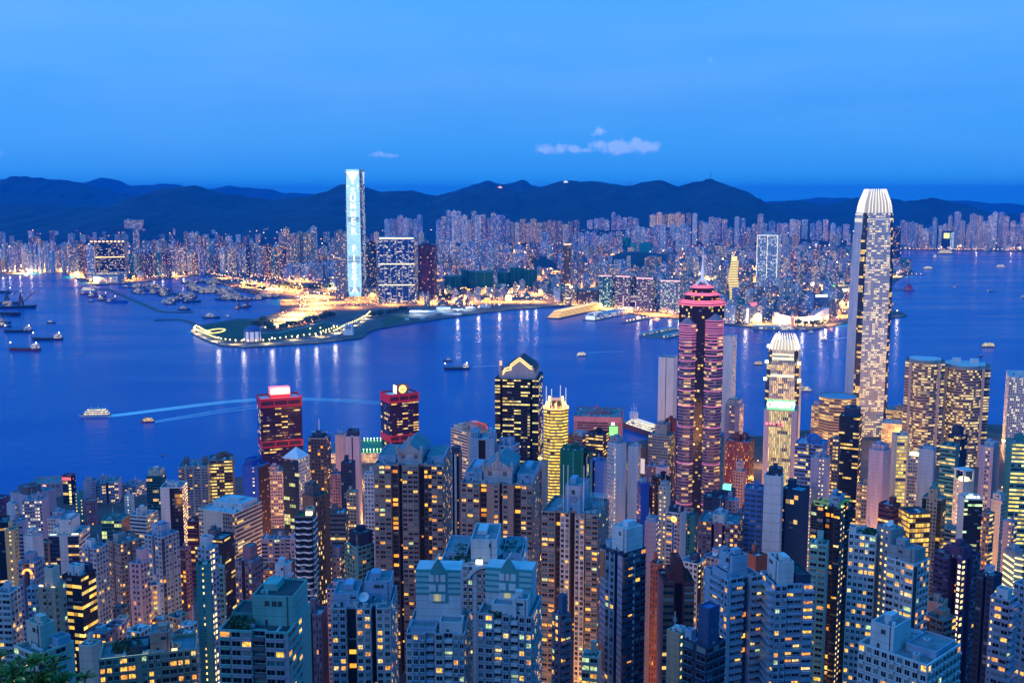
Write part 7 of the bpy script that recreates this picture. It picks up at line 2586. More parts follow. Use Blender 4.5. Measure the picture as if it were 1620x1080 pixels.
# pools of street light
GR = random.Random(41)
for (px_, py_, en, col) in [(480, 495, 8, 0), (460, 505, 7, 1), (500, 480, 9, 0), (492, 488, 8, 0), (470, 498, 7, 1), (512, 486, 6, 0), (515, 470, 6, 0), (488, 468, 6, 0), (445, 513, 6, 1), (530, 478, 6, 0), (560, 486, 4, 0), (620, 482, 5, 0), (680, 480, 6, 0), (735, 480, 6, 0), (790, 474, 6, 0), (845, 466, 6, 0),
                            (700, 465, 5, 0), (760, 464, 5, 0), (820, 462, 5, 0), (350, 440, 5, 0), (400, 448, 6, 0), (440, 458, 6, 0), (30, 429, 10, 0), (80, 428, 10, 0), (110, 430, 6, 0), (150, 447, 4, 1), (210, 443, 5, 0), (280, 437, 5, 0), (900, 482, 5, 1), (960, 488, 4, 1),
                            (1040, 497, 6, 0), (1100, 505, 5, 0), (1200, 512, 5, 1), (1330, 485, 7, 0), (1335, 500, 6, 0), (1280, 505, 4, 0), (1430, 396, 9, 0), (1500, 397, 9, 0), (1570, 398, 9, 0), (1415, 437, 6, 0), (660, 498, .8, 2), (700, 492, .9, 2), (730, 490, .9, 2)] + [(GR.uniform(0, 1400), 395 + 70 * GR.random() ** 1.2, GR.uniform(5, 15), GR.choice((0, 0, 1))) for _ in range(110)] + [(GR.uniform(400, 540), GR.uniform(444, 482), GR.uniform(1.5, 4), 0) for _ in range(16)] + [(GR.uniform(0, 108), GR.uniform(424, 429), 6, 0) for _ in range(6)] + [(x_, 508 + (x_ - 1090) * .02, 1.9, 0) for x_ in range(1095, 1345, 22)] + [(x_, 484 + (x_ - 880) * .085, 1.8, 0) for x_ in range(885, 1085, 25)] + [(x_, 477, 3.5, 0) for x_ in range(565, 870, 24)]:
    p = on_plane(px_, py_)
    if not inside(p.x, p.y, KLAND):
        continue
    pl = bpy.data.lights.new("street_glow", "SPOT")
    pl.spot_size, pl.spot_blend = radians(160), .5
    pl.energy = en * 4.5e5 * (p.y / 4000) ** 1.2
    pl.color = [(1, .36, .06), (1, .58, .14), (.8, .95, 1)][col]
    pl.shadow_soft_size = 5
    link("street_glow", pl, None, (p.x, p.y, 34))


# ---- trees on the far shore
def leaf_mat(a, b_):
    key = ("leaf", a, b_)
    if key in MAT:
        return MAT[key]
    m, n, l, b = new_mat("foliage")
    t = n.new("ShaderNodeTexNoise")
    t.inputs["Scale"].default_value = 1.3
    g = n.new("ShaderNodeNewGeometry")
    l.new(g.outputs["Random Per Island"], t.inputs["Vector"])
    mx = n.new("ShaderNodeMix")
    mx.data_type = "RGBA"
    mx.inputs[6].default_value = (*a, 1)
    mx.inputs[7].default_value = (*b_, 1)
    l.new(g.outputs["Random Per Island"], mx.inputs[0])
    l.new(mx.outputs[2], b.inputs["Base Color"])
    b.inputs["Roughness"].default_value = .55
    MAT[key] = m
    return m


def clump_tree(name, label, cat, h, r, seed, group=None, n=260, leaf=1.2):
    rg = random.Random(seed)
    root = empty(name, label, cat, (0, 0, 0), 0, group)
    mb = MB()
    mb.cyl(0, 0, r * .09, 0, h * .55, 7, 0, r * .04)
    for i in range(5):
        a = i * 1.26 + rg.random()
        mb.beam((0, 0, h * .35), (r * .5 * cos(a), r * .5 * sin(a), h * rg.uniform(.6, .8)), r * .025)
    mb.build("trunk", [matte((.10, .07, .05), .9, .2, 2)], root)
    mb = MB()
    cl = [(rg.uniform(-.55, .55) * r, rg.uniform(-.55, .55) * r, h * rg.uniform(.5, .85), r * rg.uniform(.3, .55)) for _ in range(8)]
    for _ in range(n):
        cx_, cy_, cz_, cr = rg.choice(cl)
        d = Vector((rg.gauss(0, 1), rg.gauss(0, 1), rg.gauss(0, 1))).normalized()
        p = Vector((cx_, cy_, cz_)) + d * cr * rg.uniform(.6, 1.05)
        u = d.cross(Vector((rg.random(), rg.random(), rg.random()))).normalized()
        w = (d + Vector((0, 0, .5))).cross(u).normalized()
        s = leaf * rg.uniform(.6, 1.3)
        mb.face((p - u * s, p - w * s * .6, p + u * s, p + w * s * .6), 0)
    mb.build("crown", [leaf_mat((.015, .045, .012), (.05, .10, .03))], root)
    return root


protos = [clump_tree("tree", "dark broad tree in the wooded belt by the far-shore roads", "tree", 17, 13, 30 + i, "trees by the far-shore roads", 170, 2.6) for i in range(3)]
used = [False] * 3
rg = random.Random(8)
spots = []
for (pts, n, off) in (([(428, 514), (425, 520), (440, 522), (465, 517), (490, 511), (515, 504), (532, 499)], 34, 9), ([(440, 452), (470, 458), (500, 457), (525, 455)], 34, 26), ([(690, 470), (720, 472), (760, 470)], 30, 26), ([(590, 502), (610, 497), (640, 491)], 14, 12), ([(1255, 514), (1285, 516), (1310, 512)], 12, 8), ([(1310, 480), (1320, 490), (1305, 495)], 22, 22), ([(205, 444), (260, 437), (320, 432)], 24, 6), ([(405, 520), (412, 512), (420, 508)], 8, 4), ([(380, 452), (420, 460)], 10, 8)):
    for p in along(pts, n):
        spots.append((p.x + rg.uniform(-off, off), p.y + rg.uniform(-off, off) * 2))
for x_, y_ in spots:
    if not inside(x_, y_, KLAND):
        continue
    k = rg.randrange(3)
    o = put(protos[k], not used[k], x_, y_, 3.0)
    used[k] = True
    o.rotation_euler = (0, 0, rg.uniform(0, 6))
    s = rg.uniform(.7, 1.2)
    o.scale = (s, s, s * rg.uniform(.8, 1.1))
# wooded knolls standing in the city
for (pts, lab) in ((KN[0], 0), (KN[1], 1), (KN[2], 2), (KN[3], 3)):
    cx_, cy_ = sum(p[0] for p in pts) / len(pts), sum(p[1] for p in pts) / len(pts)
    rx = (max(p[0] for p in pts) - min(p[0] for p in pts)) / 2
    ry = (max(p[1] for p in pts) - min(p[1] for p in pts)) / 2
    mb = MB()
    N, R_ = 28, 8
    ring = []
    for j in range(R_ + 1):
        t = j / R_
        row = []
        for i in range(N):
            a = 2 * pi * i / N
            k = 1 + .12 * noise.noise(Vector((cos(a) * 2, sin(a) * 2, lab)))
            zz_ = 60 * (1 - t * t) * (1 + .3 * noise.noise(Vector((cos(a) * 2 * t, sin(a) * 2 * t, lab + 5)))) * (1 if j < R_ else 0)
            row.append((rx * t * k * cos(a), ry * t * k * sin(a), zz_ - (0 if j < R_ else 2)))
        ring.append(row)
    for j in range(R_):
        for i in range(N):
            q = (i + 1) % N
            mb.face((ring[j][i], ring[j + 1][i], ring[j + 1][q], ring[j][q]))
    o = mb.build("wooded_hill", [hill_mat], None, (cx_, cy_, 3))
    for p in o.data.polygons:
        p.use_smooth = True
    tag(o, kind="structure")
# lit huts and masts on the ridge
for i, (px_, py_, lab) in enumerate([(791, 295, "glowing lookout building on the shoulder of the ridge"), (895, 286.5, "small lit building on the ridge crest over the city"), (312, 292, "small domed station on the left hill's crest")]):
    q = ground_hit(px_, py_ + 2)
    root = empty("hilltop_station", lab, "building", (q.x, q.y, q.z - 4))
    mb = MB()
    mb.box(-22, 22, -12, 12, 0, 13)
    mb.box(-8, 9, -10, 10, 13, 20)
    mb.build("walls", [glow([(1, .45, .25), (.9, .95, 1), (.4, .5, .7)][i], [1.6, 1.4, .5][i], sample=False)], root)
for i, (px_, py_, lab) in enumerate([(1124, 280, "lattice mast on the highest peak of the ridge"), (997, 291, "thin mast on the saddle of the ridge"), (289, 294, "thin mast on the left hill")]):
    q = ground_hit(px_, py_ + 3)
    root = empty("radio_mast", lab, "radio mast", (q.x, q.y, q.z - 5))
    mb = MB()
    hh = [75, 70, 60][i]
    for a in range(3):
        mb.beam((5 * cos(a * 2.1), 5 * sin(a * 2.1), 0), (0, 0, hh), 1.0)
    for k in range(5):
        mb.box(-3 + k * .5, 3 - k * .5, -.6, .6, hh * (k + 1) / 7, hh * (k + 1) / 7 + 1.5)
    mb.build("lattice", [matte((.2, .2, .22), .7, 0)], root)

# bright quay lamps that streak across the water
proto = lamp_proto("quay_lamp", "tall bright quay lamp at the far water's edge", "lamp post", "bright quay lamps along the far shore", (1, .55, .2), 16, 2.2)
for i, (px_, py_, e, c_) in enumerate([(4, 434, 4, 2), (15, 434, 3, 2), (31, 432.5, 8, 0), (49, 431.5, 6, 0), (61, 430.5, 6, 0), (82, 430.5, 3, 0), (119, 437.5, 5, 1), (160, 446, 2, 0), (188, 447, 3, 0), (243, 441, 3, 0), (257, 440, 3, 0), (270, 439, 8, 1), (290, 436.5, 3, 0), (724, 499, 3, 2), (757, 494, 4, 0), (790, 490, 6, 0), (825, 486.5, 9, 1), (834, 486, 3, 0), (848, 485, 3, 0),
                                          (385, 548, .35, 0), (345, 544.5, .3, 1), (430, 545.5, .5, 0), (470, 543.5, .35, 1), (500, 541.5, .4, 0), (530, 538, .5, 0), (1010, 495, 5, 0), (1030, 498, 4, 0), (1060, 501, 5, 0), (1075, 502, 5, 1), (1160, 512, 5, 1), (1180, 515, 6, 1), (1270, 520, 4, 0), (1300, 517, 4, 0), (1325, 511, 4, 0), (1420, 500, 2, 0), (1500, 395.5, 6, 2), (1545, 396.5, 5, 0), (1600, 397.5, 5, 0)]):
    p = on_plane(px_, py_)
    o = put(proto, i == 0, p.x, p.y + 6, 3.1)
    pl = bpy.data.lights.new("quay_light", "POINT")
    pl.energy = e * 5.5e3
    pl.color = [(1, .34, .07), (1, .55, .14), (.95, .9, .8)][c_]
    pl.shadow_soft_size = 4
    link("quay_light", pl, o, (0, -3, 22))
# ------------------------------------------------------------------ boats
def hull_mb(L, B, hgt, bow=.22, sheer=.25):
    """A boat hull: pointed raking bow, flat stern, flared sides; bow towards +x."""
    mb = MB()
    secs = []
    N = 10
    for i in range(N + 1):
        t = i / N
        x = -L / 2 + L * t
        if t > 1 - bow:
            q = (t - (1 - bow)) / bow
            w = B / 2 * sqrt(max(0.0, 1 - q ** 1.7))
        else:
            w = B / 2 * (.86 + .14 * min(1, t * 4))
        z = hgt * (1 + sheer * max(0, t - .55) / .45)
        xo = x - (L * .05 * max(0, (t - .7) / .3))
        secs.append([(xo, -w * .72, -1.0), (x, -w, z), (x, w, z), (xo, w * .72, -1.0)])
    for a, b in zip(secs, secs[1:]):
        mb.face((a[0], b[0], b[1], a[1]), 0)
        mb.face((b[3], a[3], a[2], b[2]), 0)
        mb.face((a[1], b[1], b[2], a[2]), 1)
    mb.face(tuple(secs[0][::-1]), 0)
    return mb


def boat(kind, label, cat, x, y, L, heading, hullc, cabc, style, group=None, lit=(1, .8, .45)):
    p = on_plane(x, y, 0)
    root = empty(kind, label, cat, (p.x, p.y, 0), heading, group)
    B = L * (.24 if style != "barge" else .26)
    hh = L * .055 + 1.0
    hull_mb(L, B, hh, .22 if style != "barge" else .1).build("hull", [matte(hullc, .6, .2, .3), matte((.12, .12, .13), .8, .3, .5)], root)
    if style == "ferry":
        z = hh
        for k in range(3):
            mb = MB()
            x0, x1 = -L * (.44 - .05 * k), L * (.30 - .07 * k)
            w = B * (.44 - .03 * k)
            hk = L * .05 + .8
            P = [(x0, -w), (x1, -w), (x1 + L * .05, -w * .4), (x1 + L * .05, w * .4), (x1, w), (x0, w)]
            mb.prism(P, z, z + hk, 0, cap=1, top=[(p[0] * .985, p[1] * .96) for p in P], cell=(2.5, 3))
            mb.build("deck_cabin", [facade("h", cabc, GLASS, .9, 1.6, lit, WHT), matte(cabc, .6, .1)], root)
            z += hk
        mb = MB()
        mb.cyl(-L * .12, 0, L * .03, z, z + L * .07, 8, 0, L * .022)
        mb.beam((L * .1, 0, z), (L * .1, 0, z + L * .1), L * .006)
        mb.build("funnel", [matte((.5, .5, .5), .6, 0)], root)
    elif style == "cargo":
        mb = MB()
        mb.box(-L * .45, -L * .26, -B * .4, B * .4, hh, hh + L * .085, 0, cell=(2.5, 2.5))
        mb.box(-L * .42, -L * .30, -B * .32, B * .32, hh + L * .085, hh + L * .13, 0, cell=(2.5, 2.5))
        mb.build("wheelhouse", [facade("o", cabc, GLASS, .5, 1.5, lit, WHT)], root)
        mb = MB()
        mb.box(-L * .2, L * .3, -B * .33, B * .33, hh, hh + L * .02)
        mb.build("hatch_cover", [matte((.15, .16, .18), .8, .3, .3)], root)
        mb = MB()
        for fx in (-.22, .36):
            mb.beam((L * fx, 0, hh), (L * fx, 0, hh + L * .17), L * .008)
            mb.beam((L * fx, 0, hh + L * .05), (L * (fx + .14), 0, hh + L * .14), L * .005)
        mb.build("derrick", [matte((.3, .3, .3), .7, 0)], root)
        mb = MB()
        for fx in (-.4, .42):
            mb.cyl(L * fx, 0, L * .018, hh + L * .15, hh + L * .185, 6)
        mb.build("deck_light", [glow((1, .95, .85), 6, sample=False)], root)
    elif style == "crane":
        mb = MB()
        mb.box(-L * .40, -L * .2, -B * .36, B * .36, hh, hh + L * .12, 0, cell=(2.5, 2.5))
        mb.build("wheelhouse", [facade("o", cabc, GLASS, .3, 1.5, lit, WHT)], root)
        mb = MB()
        for s in (-1, 1):
            mb.beam((L * .12, s * B * .25, hh), (L * .06, 0, hh + L * .36), L * .012)
            mb.beam((L * .0, s * B * .25, hh), (L * .06, 0, hh + L * .36), L * .012)
        for k in range(4):
            mb.beam((L * (.03 + .01 * k), -B * .2, hh + L * (.06 + .07 * k)), (L * (.09 - .005 * k), B * .2, hh + L * (.06 + .07 * k)), L * .008)
        mb.build("crane_tower", [matte((.28, .10, .08), .7, .1)], root)
        mb = MB()
        mb.beam((L * .1, 0, hh + L * .08), (L * .46, 0, hh + L * .40), L * .012)
        mb.beam((L * .06, 0, hh + L * .36), (L * .46, 0, hh + L * .40), L * .005)
        mb.build("crane_jib", [matte((.25, .12, .1), .7, .1)], root)
    elif style == "barge":
        mb = MB()
        mb.box(-L * .46, -L * .33, -B * .34, B * .34, hh, hh + L * .09, 0, cell=(2.5, 2.5))
        mb.build("wheelhouse", [facade("o", cabc, GLASS, .4, 1.5, lit, WHT)], root)
        mb = MB()
        for s in (-1, 1):
            mb.box(-L * .28, L * .42, s * B * .42 - .3, s * B * .42 + .3, hh, hh + L * .03)
        mb.build("bulwark", [matte(hullc, .7, .2, .3)], root)
    else:  # small working boat, yacht
        mb = MB()
        mb.box(-L * .34, L * .10, -B * .34, B * .34, hh, hh + L * .11, 0, cell=(2, 2))
        mb.box(-L * .22, L * .02, -B * .28, B * .28, hh + L * .11, hh + L * .19, 0, cell=(2, 2))
        mb.build("cabin", [facade("o", cabc, GLASS, .35, 1.5, lit, WHT)], root)
        mb = MB()
        mb.beam((-L * .05, 0, hh + L * .19), (-L * .05, 0, hh + L * .40), L * .010)
        if style == "fishing":
            mb.beam((L * .2, 0, hh), (L * .2, 0, hh + L * .36), L * .012)
            mb.beam((L * .2, 0, hh + L * .1), (L * .42, 0, hh + L * .34), L * .008)
            mb.beam((L * .2, 0, hh + L * .3), (-L * .05, 0, hh + L * .38), L * .004)
        mb.build("mast", [matte((.35, .35, .36), .7, 0)], root)
    return root


DK_, NV, RD, WH = (.04, .045, .06), (.03, .05, .12), (.35, .04, .04), (.55, .55, .56)
W_ = C["white"]
BOATS = [
    ("cargo_boat", "dark cargo barge with lit lamps at both ends, third from the top at left", "cargo boat", 28, 525, 84, pi + .05, DK_, W_, "cargo"),
    ("cargo_boat", "dark cargo barge nearest the middle of the left water, wheelhouse at its right", "cargo boat", 74, 537.5, 88, pi + .03, DK_, W_, "cargo"),
    ("cargo_boat", "red-bottomed cargo barge lowest at the left", "cargo boat", 38, 554, 88, pi - .12, RD, W_, "cargo"),
    ("barge", "long low dark lighter cut off by the left edge", "barge", 8, 499, 110, .05, DK_, W_, "barge"),
    ("crane_barge", "crane barge with a red tower and raised jib at the left", "crane barge", 30, 487, 130, .12, DK_, C["grey"], "crane"),
    ("crane_barge", "second crane barge with a lit deck behind the red-towered one", "crane barge", 8, 481, 110, .15, (.2, .12, .08), C["cream"], "crane"),
    ("tugboat", "small tug at the left edge between lighter and cargo barges", "tugboat", 3, 511, 60, .1, DK_, C["grey"], "fishing"),
    ("cargo_boat", "dark coaster at the left edge under the far shore", "cargo boat", 2, 463, 90, .1, DK_, C["grey"], "cargo"),
    ("tugboat", "tiny tug at the left edge below the lighter", "tugboat", 6, 517, 52, .0, DK_, C["grey"], "fishing"),
    ("motor_boat", "small lit launch alone on the left water", "motor boat", 81, 511, 30, .1, DK_, W_, "small"),
    ("barge", "white-roofed pontoon first in the moored row by the breakwater", "barge", 141, 461, 70, .02, WH, W_, "ferry"),
    ("barge", "red pontoon second in the moored row by the breakwater", "barge", 141, 466, 74, -.05, RD, W_, "barge"),
    ("barge", "dark red pontoon with huts, third in the moored row", "barge", 155, 470, 80, -.1, RD, W_, "cargo"),
    ("barge", "mauve pontoon with lit huts, fourth in the moored row", "barge", 170, 475.5, 76, -.08, RD, W_, "cargo"),
    ("motor_boat", "little lit tender below the moored row", "motor boat", 145, 477, 26, .2, DK_, W_, "small"),
    ("barge", "blue-covered pontoon last in the moored row", "barge", 186, 478.5, 84, -.03, (.05, .15, .5), W_, "barge"),
    ("fast_ferry", "white fast ferry trailing the long broad wake", "ferry", 150, 659, 58, pi + .1, (.62, .6, .62), (.6, .5, .5), "ferry"),
    ("fast_ferry", "small red ferry trailing the thin double wake", "ferry", 233, 667.5, 24, pi + .12, (.6, .05, .05), (.5, .1, .1), "ferry"),
    ("cargo_boat", "dark coaster with a lit bow and stern in mid harbour", "cargo boat", 722, 584, 62, pi + .12, DK_, W_, "cargo"),
    ("tugboat", "small tug with a lit mast just above the dark coaster", "tugboat", 708, 571, 24, pi, DK_, W_, "small"),
    ("passenger_ferry", "white two-deck ferry alone in mid harbour", "ferry", 921, 563, 32, .55, (.6, .6, .6), (.6, .55, .5), "ferry"),
    ("passenger_ferry", "small lit ferry left of the shorter silver tower", "ferry", 1199, 577, 24, pi, (.25, .15, .1), (.5, .35, .2), "ferry"),
    ("passenger_ferry", "cream ferry showing past the shorter silver tower's right side", "ferry", 1274, 619, 34, .0, (.5, .4, .4), (.55, .45, .4), "ferry"),
    ("passenger_ferry", "brightly lit round-sterned ferry on the right water", "ferry", 1562, 549, 40, pi, (.3, .3, .2), (.6, .5, .2), "ferry"),
    ("party_boat", "pink-lit pleasure ship far out on the right, orange decks", "pleasure boat", 1497, 402, 130, .2, (.5, .25, .2), (.6, .35, .15), "ferry"),
    ("party_boat", "white-lit pleasure ship left of the orange-decked one", "pleasure boat", 1479, 408, 90, 1.2, (.5, .5, .4), (.6, .6, .45), "ferry"),
    ("passenger_ferry", "pale ferry below the pleasure ships", "ferry", 1469, 426, 62, .1, (.55, .5, .5), (.6, .5, .5), "ferry"),
    ("sailing_junk", "red-sailed junk right of the tallest near skyscraper", "junk", 1438, 460, 50, .0, (.5, .02, .08), (.55, .02, .12), "fishing"),
    ("passenger_ferry", "white ferry far out near the right edge", "ferry", 1584, 423, 58, .0, (.55, .55, .55), (.6, .6, .6), "ferry"),
    ("motor_boat", "tiny white boat above the far-right ferry", "motor boat", 1600, 415, 26, 1.2, (.55, .55, .55), (.6, .6, .6), "small"),
    ("motor_boat", "dark speck of a boat alone in the right water", "motor boat", 1511, 455, 24, .2, DK_, C["grey"], "small"),
    ("passenger_ferry", "pair-forming left launch crossing the right water", "motor boat", 1563, 461.5, 28, 1.0, WH, W_, "small"),
    ("passenger_ferry", "pair-forming right launch crossing the right water", "motor boat", 1569, 461, 26, .2, DK_, W_, "small"),
    ("motor_boat", "white launch at the very right edge", "motor boat", 1619, 471, 36, .6, WH, W_, "small"),
    ("motor_boat", "small red-lamped boat under the curved twins' right end", "motor boat", 1552, 564, 16, .8, (.3, .05, .05), (.4, .1, .1), "small"),
    ("star_ferry", "ferry berthed at the blue-roofed landing, left one", "ferry", 1240, 522, 46, 1.9, WH, W_, "ferry"), ("star_ferry", "ferry berthed at the blue-roofed landing, right one", "ferry", 1247, 523, 52, .3, WH, W_, "ferry"),
    ("motor_boat", "launch off the clock tower quay", "motor boat", 1272, 522.5, 30, .2, WH, W_, "small"), ("motor_boat", "white launch below the swooping hall", "motor boat", 1284, 527, 28, .3, WH, W_, "small"),
    ("motor_boat", "fast launch with a thin wake left of the tallest near skyscraper", "motor boat", 1304, 538.5, 24, pi, WH, W_, "small"),
    ("mooring_buoy", "small buoy in the open left water", "buoy", 127, 560, 9, 0, (.3, .25, .1), (.4, .3, .1), "small"), ("mooring_buoy", "dark buoy just off the left waterfront towers", "buoy", 257, 721, 5, 0, DK_, C["grey"], "small"),
    ("motor_boat", "launch moored off the park's north shore, lit cabin", "motor boat", 335, 503, 60, .0, DK_, W_, "fishing"), ("motor_boat", "white launch off the park's north shore", "motor boat", 362, 501.5, 26, .1, WH, W_, "small"),
    ("barge", "lone lit boat between breakwater and shelter fleet", "motor boat", 200, 455, 40, .1, DK_, W_, "small"), ("barge", "dark boat at the breakwater's right end", "motor boat", 292, 490, 46, .05, DK_, C["grey"], "fishing"),
    ("crane_barge", "crane barge with a tall dark derrick in the shelter", "crane barge", 270, 466, 72, .2, DK_, C["grey"], "crane"), ("crane_barge", "crane barge with a slanting dark jib in the middle of the shelter", "crane barge", 304, 478, 72, .5, DK_, C["grey"], "crane"),
    ("crane_barge", "red crane barge at the shelter's right, left of its pair", "crane barge", 377, 488, 50, 1.4, RD, C["maroon"], "crane"), ("crane_barge", "red crane barge at the shelter's right, right of its pair", "crane barge", 391, 486, 60, 1.3, RD, C["maroon"], "crane"),
    ("workboat", "low white launch at the front of the shelter fleet", "motor boat", 258, 479.5, 50, pi, WH, W_, "small"), ("workboat", "lit workboat beside the low white launch", "motor boat", 270, 481.5, 40, .1, DK_, W_, "fishing"),
]
for b_ in BOATS:
    r_ = boat(*b_)
    if b_[0] == "sailing_junk":
        for fx, hh_, w_ in ((.22, 20, 8), (-.02, 26, 11), (-.3, 15, 7)):
            mb = MB()
            mb.prism([(-w_, -.25), (w_ * .5, -.25), (w_ * .5, .25), (-w_, .25)], 0, hh_, 0, top=[(-w_ * .55, -.2), (w_ * .2, -.2), (w_ * .2, .2), (-w_ * .55, .2)])
            mb.build("sail", [matte((.6, .02, .10), .7, .2)], r_, (fx * b_[5], 0, 7))
# the crowded shelter: fishing boats that nothing tells apart
prot = [boat("fishing_boat", "dark working boat moored in the crowded typhoon shelter", "fishing boat", 300, 452, Lb, 0, DK_ if i % 2 else NV, C["grey"], "fishing" if i < 3 else "small", "boats moored in the typhoon shelter") for i, Lb in enumerate((52, 44, 60, 34))]
used = [False] * 4
rg = random.Random(21)
for (x0, x1, y0, y1, n) in ((212, 260, 452, 466, 22), (290, 342, 446, 457, 22), (305, 350, 456, 466, 14), (318, 372, 460, 469, 20), (350, 380, 468, 476, 12), (268, 318, 466, 480, 12), (366, 420, 470, 476, 8), (340, 352, 441, 447, 4), (400, 440, 468, 474, 8), (246, 262, 462, 470, 5)):
    for _ in range(n):
        x_, y_ = rg.uniform(x0, x1), rg.uniform(y0, y1)
        p = on_plane(x_, y_, 0)
        if inside(p.x, p.y, cp + KLAND[len(cp):]):
            continue
        k = rg.randrange(4)
        o = prot[k] if not used[k] else copy_tree(prot[k])
        used[k] = True
        o.location = (p.x, p.y, 0)
        o.rotation_euler = (0, 0, rg.uniform(-.5, .5) + rg.choice((0, pi)))
# boats along the shelter's lit right-hand quay
pr2 = boat("quay_barge", "lit barge tied along the shelter's road quay", "barge", 380, 456, 46, 0, (.18, .08, .06), C["tan"], "barge", "barges along the shelter's road quay")
first = True
for p in along([(345, 441), (360, 449), (380, 455), (396, 461), (418, 466), (438, 468)], 17, 0):
    o = pr2 if first else copy_tree(pr2)
    first = False
    o.location = (p.x - 8, p.y - 26, 0)
    o.rotation_euler = (0, 0, rg.uniform(-.6, .6))
# the white ship lying at the near quay
P_ = on_plane(1013, 683, 0)
root = empty("moored_ship", "white lit ship lying at the near quay beside the pink-framed office", "ship", (P_.x, P_.y, 0), radians(118))
L = 118
hull_mb(L, 20, 9, .25).build("hull", [matte((.30, .08, .06), .6, .2, .2), matte((.2, .2, .2), .8, .2)], root)
z = 9
for k in range(3):
    mb = MB()
    mb.box(-L * .40 + 6 * k, L * .26 - 5 * k, -8.5 + k, 8.5 - k, z, z + 3.6, 0, cell=(3, 3.6))
    mb.build("deck_cabin", [facade("h", (.62, .62, .62), GLASS, .85, 2.0, (1, .85, .5), WHT)], root)
    z += 3.6
mb = MB()
mb.box(L * .12, L * .22, -5, 5, z, z + 12)
mb.build("bridge", [matte((.62, .62, .68), .6, .1)], root)
mb = MB()
for y in (-5, 0, 5):
    mb.beam((L * .17, y, z + 12), (L * .17, y, z + (26 if y == 0 else 20)), .35)
mb.beam((L * .17, -5, z + 18), (L * .17, 5, z + 18), .3)
mb.build("mast", [matte((.62, .62, .68), .6, .1)], root)
mb = MB()
for i in range(9):
    mb.cyl(-L * .42 + i * L * .08, -10.3, .9, 6, 8, 6)
mb.build("hull_lamp", [glow((1, .6, .2), 6, sample=False)], root)


# wakes: foam on the water
def wake(pts, w0, w1, split=False):
    m = MAT.get("foam")
    if m is None:
        m, n, l, b = new_mat("foam")
        g = n.new("ShaderNodeNewGeometry")
        t = n.new("ShaderNodeTexNoise")
        t.inputs["Scale"].default_value = .16
        t.inputs["Detail"].default_value = 8
        t.inputs["Roughness"].default_value = .7
        l.new(g.outputs["Position"], t.inputs[0])
        uv = n.new("ShaderNodeUVMap")
        sp_ = n.new("ShaderNodeSeparateXYZ")
        l.new(uv.outputs[0], sp_.inputs[0])

        def q(op, a, b2, c2=None):
            x = n.new("ShaderNodeMath")
            x.operation = op
            x.use_clamp = True
            for i, v in enumerate((a, b2, c2)):
                if v is None:
                    continue
                if isinstance(v, (int, float)):
                    x.inputs[i].default_value = v
                else:
                    l.new(v, x.inputs[i])
            return x.outputs[0]

        edge = q("SUBTRACT", 1.0, q("MULTIPLY", q("ABSOLUTE", q("SUBTRACT", sp_.outputs[1], .5), 0), 2.0))
        al = q("MULTIPLY", q("MULTIPLY_ADD", t.outputs[0], 3.2, -.45), q("MULTIPLY", edge, 2.6))
        al = q("MULTIPLY", al, q("MULTIPLY_ADD", sp_.outputs[0], -.75, .95))
        b.inputs["Base Color"].default_value = (.95, .95, .95, 1)
        b.inputs["Roughness"].default_value = .8
        l.new(al, b.inputs["Alpha"])
        MAT["foam"] = m
    a = [on_plane(x, y, .15) for x, y in pts]
    mb = MB()
    N = len(a) - 1
    for i in range(N):
        d = (a[i + 1] - a[i]).to_2d().normalized()
        nn = Vector((-d.y, d.x))
        wa, wb = w0 + (w1 - w0) * i / N, w0 + (w1 - w0) * (i + 1) / N
        A, B = a[i].to_2d(), a[i + 1].to_2d()
        for off, k in (((-.32, .3), (.32, .3)) if split else ((0, 1.0),)):
            for_w = k
            c0, c1 = nn * wa * off, nn * wb * off
            p0, p1 = nn * wa * .5 * for_w, nn * wb * .5 * for_w
            q_ = [A + c0 - p0, B + c1 - p1, B + c1 + p1, A + c0 + p0]
            mb.face([(v.x, v.y, .15) for v in q_], 0, [(i / N, 0), ((i + 1) / N, 0), ((i + 1) / N, 1), (i / N, 1)])
    tag(mb.build("foam_wake", [m]), kind="stuff")


wake([(168, 658), (200, 654.5), (240, 649.5), (280, 644.5), (320, 639.5), (360, 635), (405, 631.5), (440, 630.5), (480, 630.5), (520, 632), (560, 634), (604, 637)], 26, 38)
wake([(244, 667), (275, 662), (305, 657.5), (340, 651.5), (380, 646), (420, 641)], 14, 40, True)
wake([(748, 580), (770, 579), (790, 578)], 6, 10)
wake([(1312, 538), (1335, 534), (1350, 532)], 5, 10)
wake([(926, 558), (960, 556), (1000, 556)], 4, 10)


# ------------------------------------------------------------------ the hillside bush at the camera's feet
def rosette(mb, c, ax, r, rg, n=11):
    u = ax.cross(Vector((.3, .2, .9))).normalized()
    w = ax.cross(u)
    for i in range(n):
        a = 2.4 * i + rg.uniform(-.3, .3)
        up = .15 + .75 * i / n
        d = (u * cos(a) + w * sin(a)) * (1 - up * .55) + ax * up
        d.normalize()
        s = d.cross(ax).normalized()
        L = r * rg.uniform(.75, 1.15) * (1 - .3 * i / n)
        wd = L * .13
        droop = Vector((0, 0, -1)) * L * .16
        p0, p1, p2, p3 = c, c + d * L * .35 + ax * L * .05, c + d * L * .72, c + d * L + droop
        nrm = s.cross(d).normalized() * wd * .35
        mb.face((p0, p1 + s * wd * .7 + nrm, p1, p1), 0) if False else None
        for sg in (-1, 1):
            e1, e2 = p1 + s * sg * wd * .75 + nrm, p2 + s * sg * wd + nrm
            f = (p0, e1, e2, p3, p2, p1)
            mb.face(f if sg > 0 else f[::-1], 0)


leaf2 = leaf_mat((.02, .065, .008), (.13, .22, .02))  # lighter leaf tone brightened in colour in place of lamplight


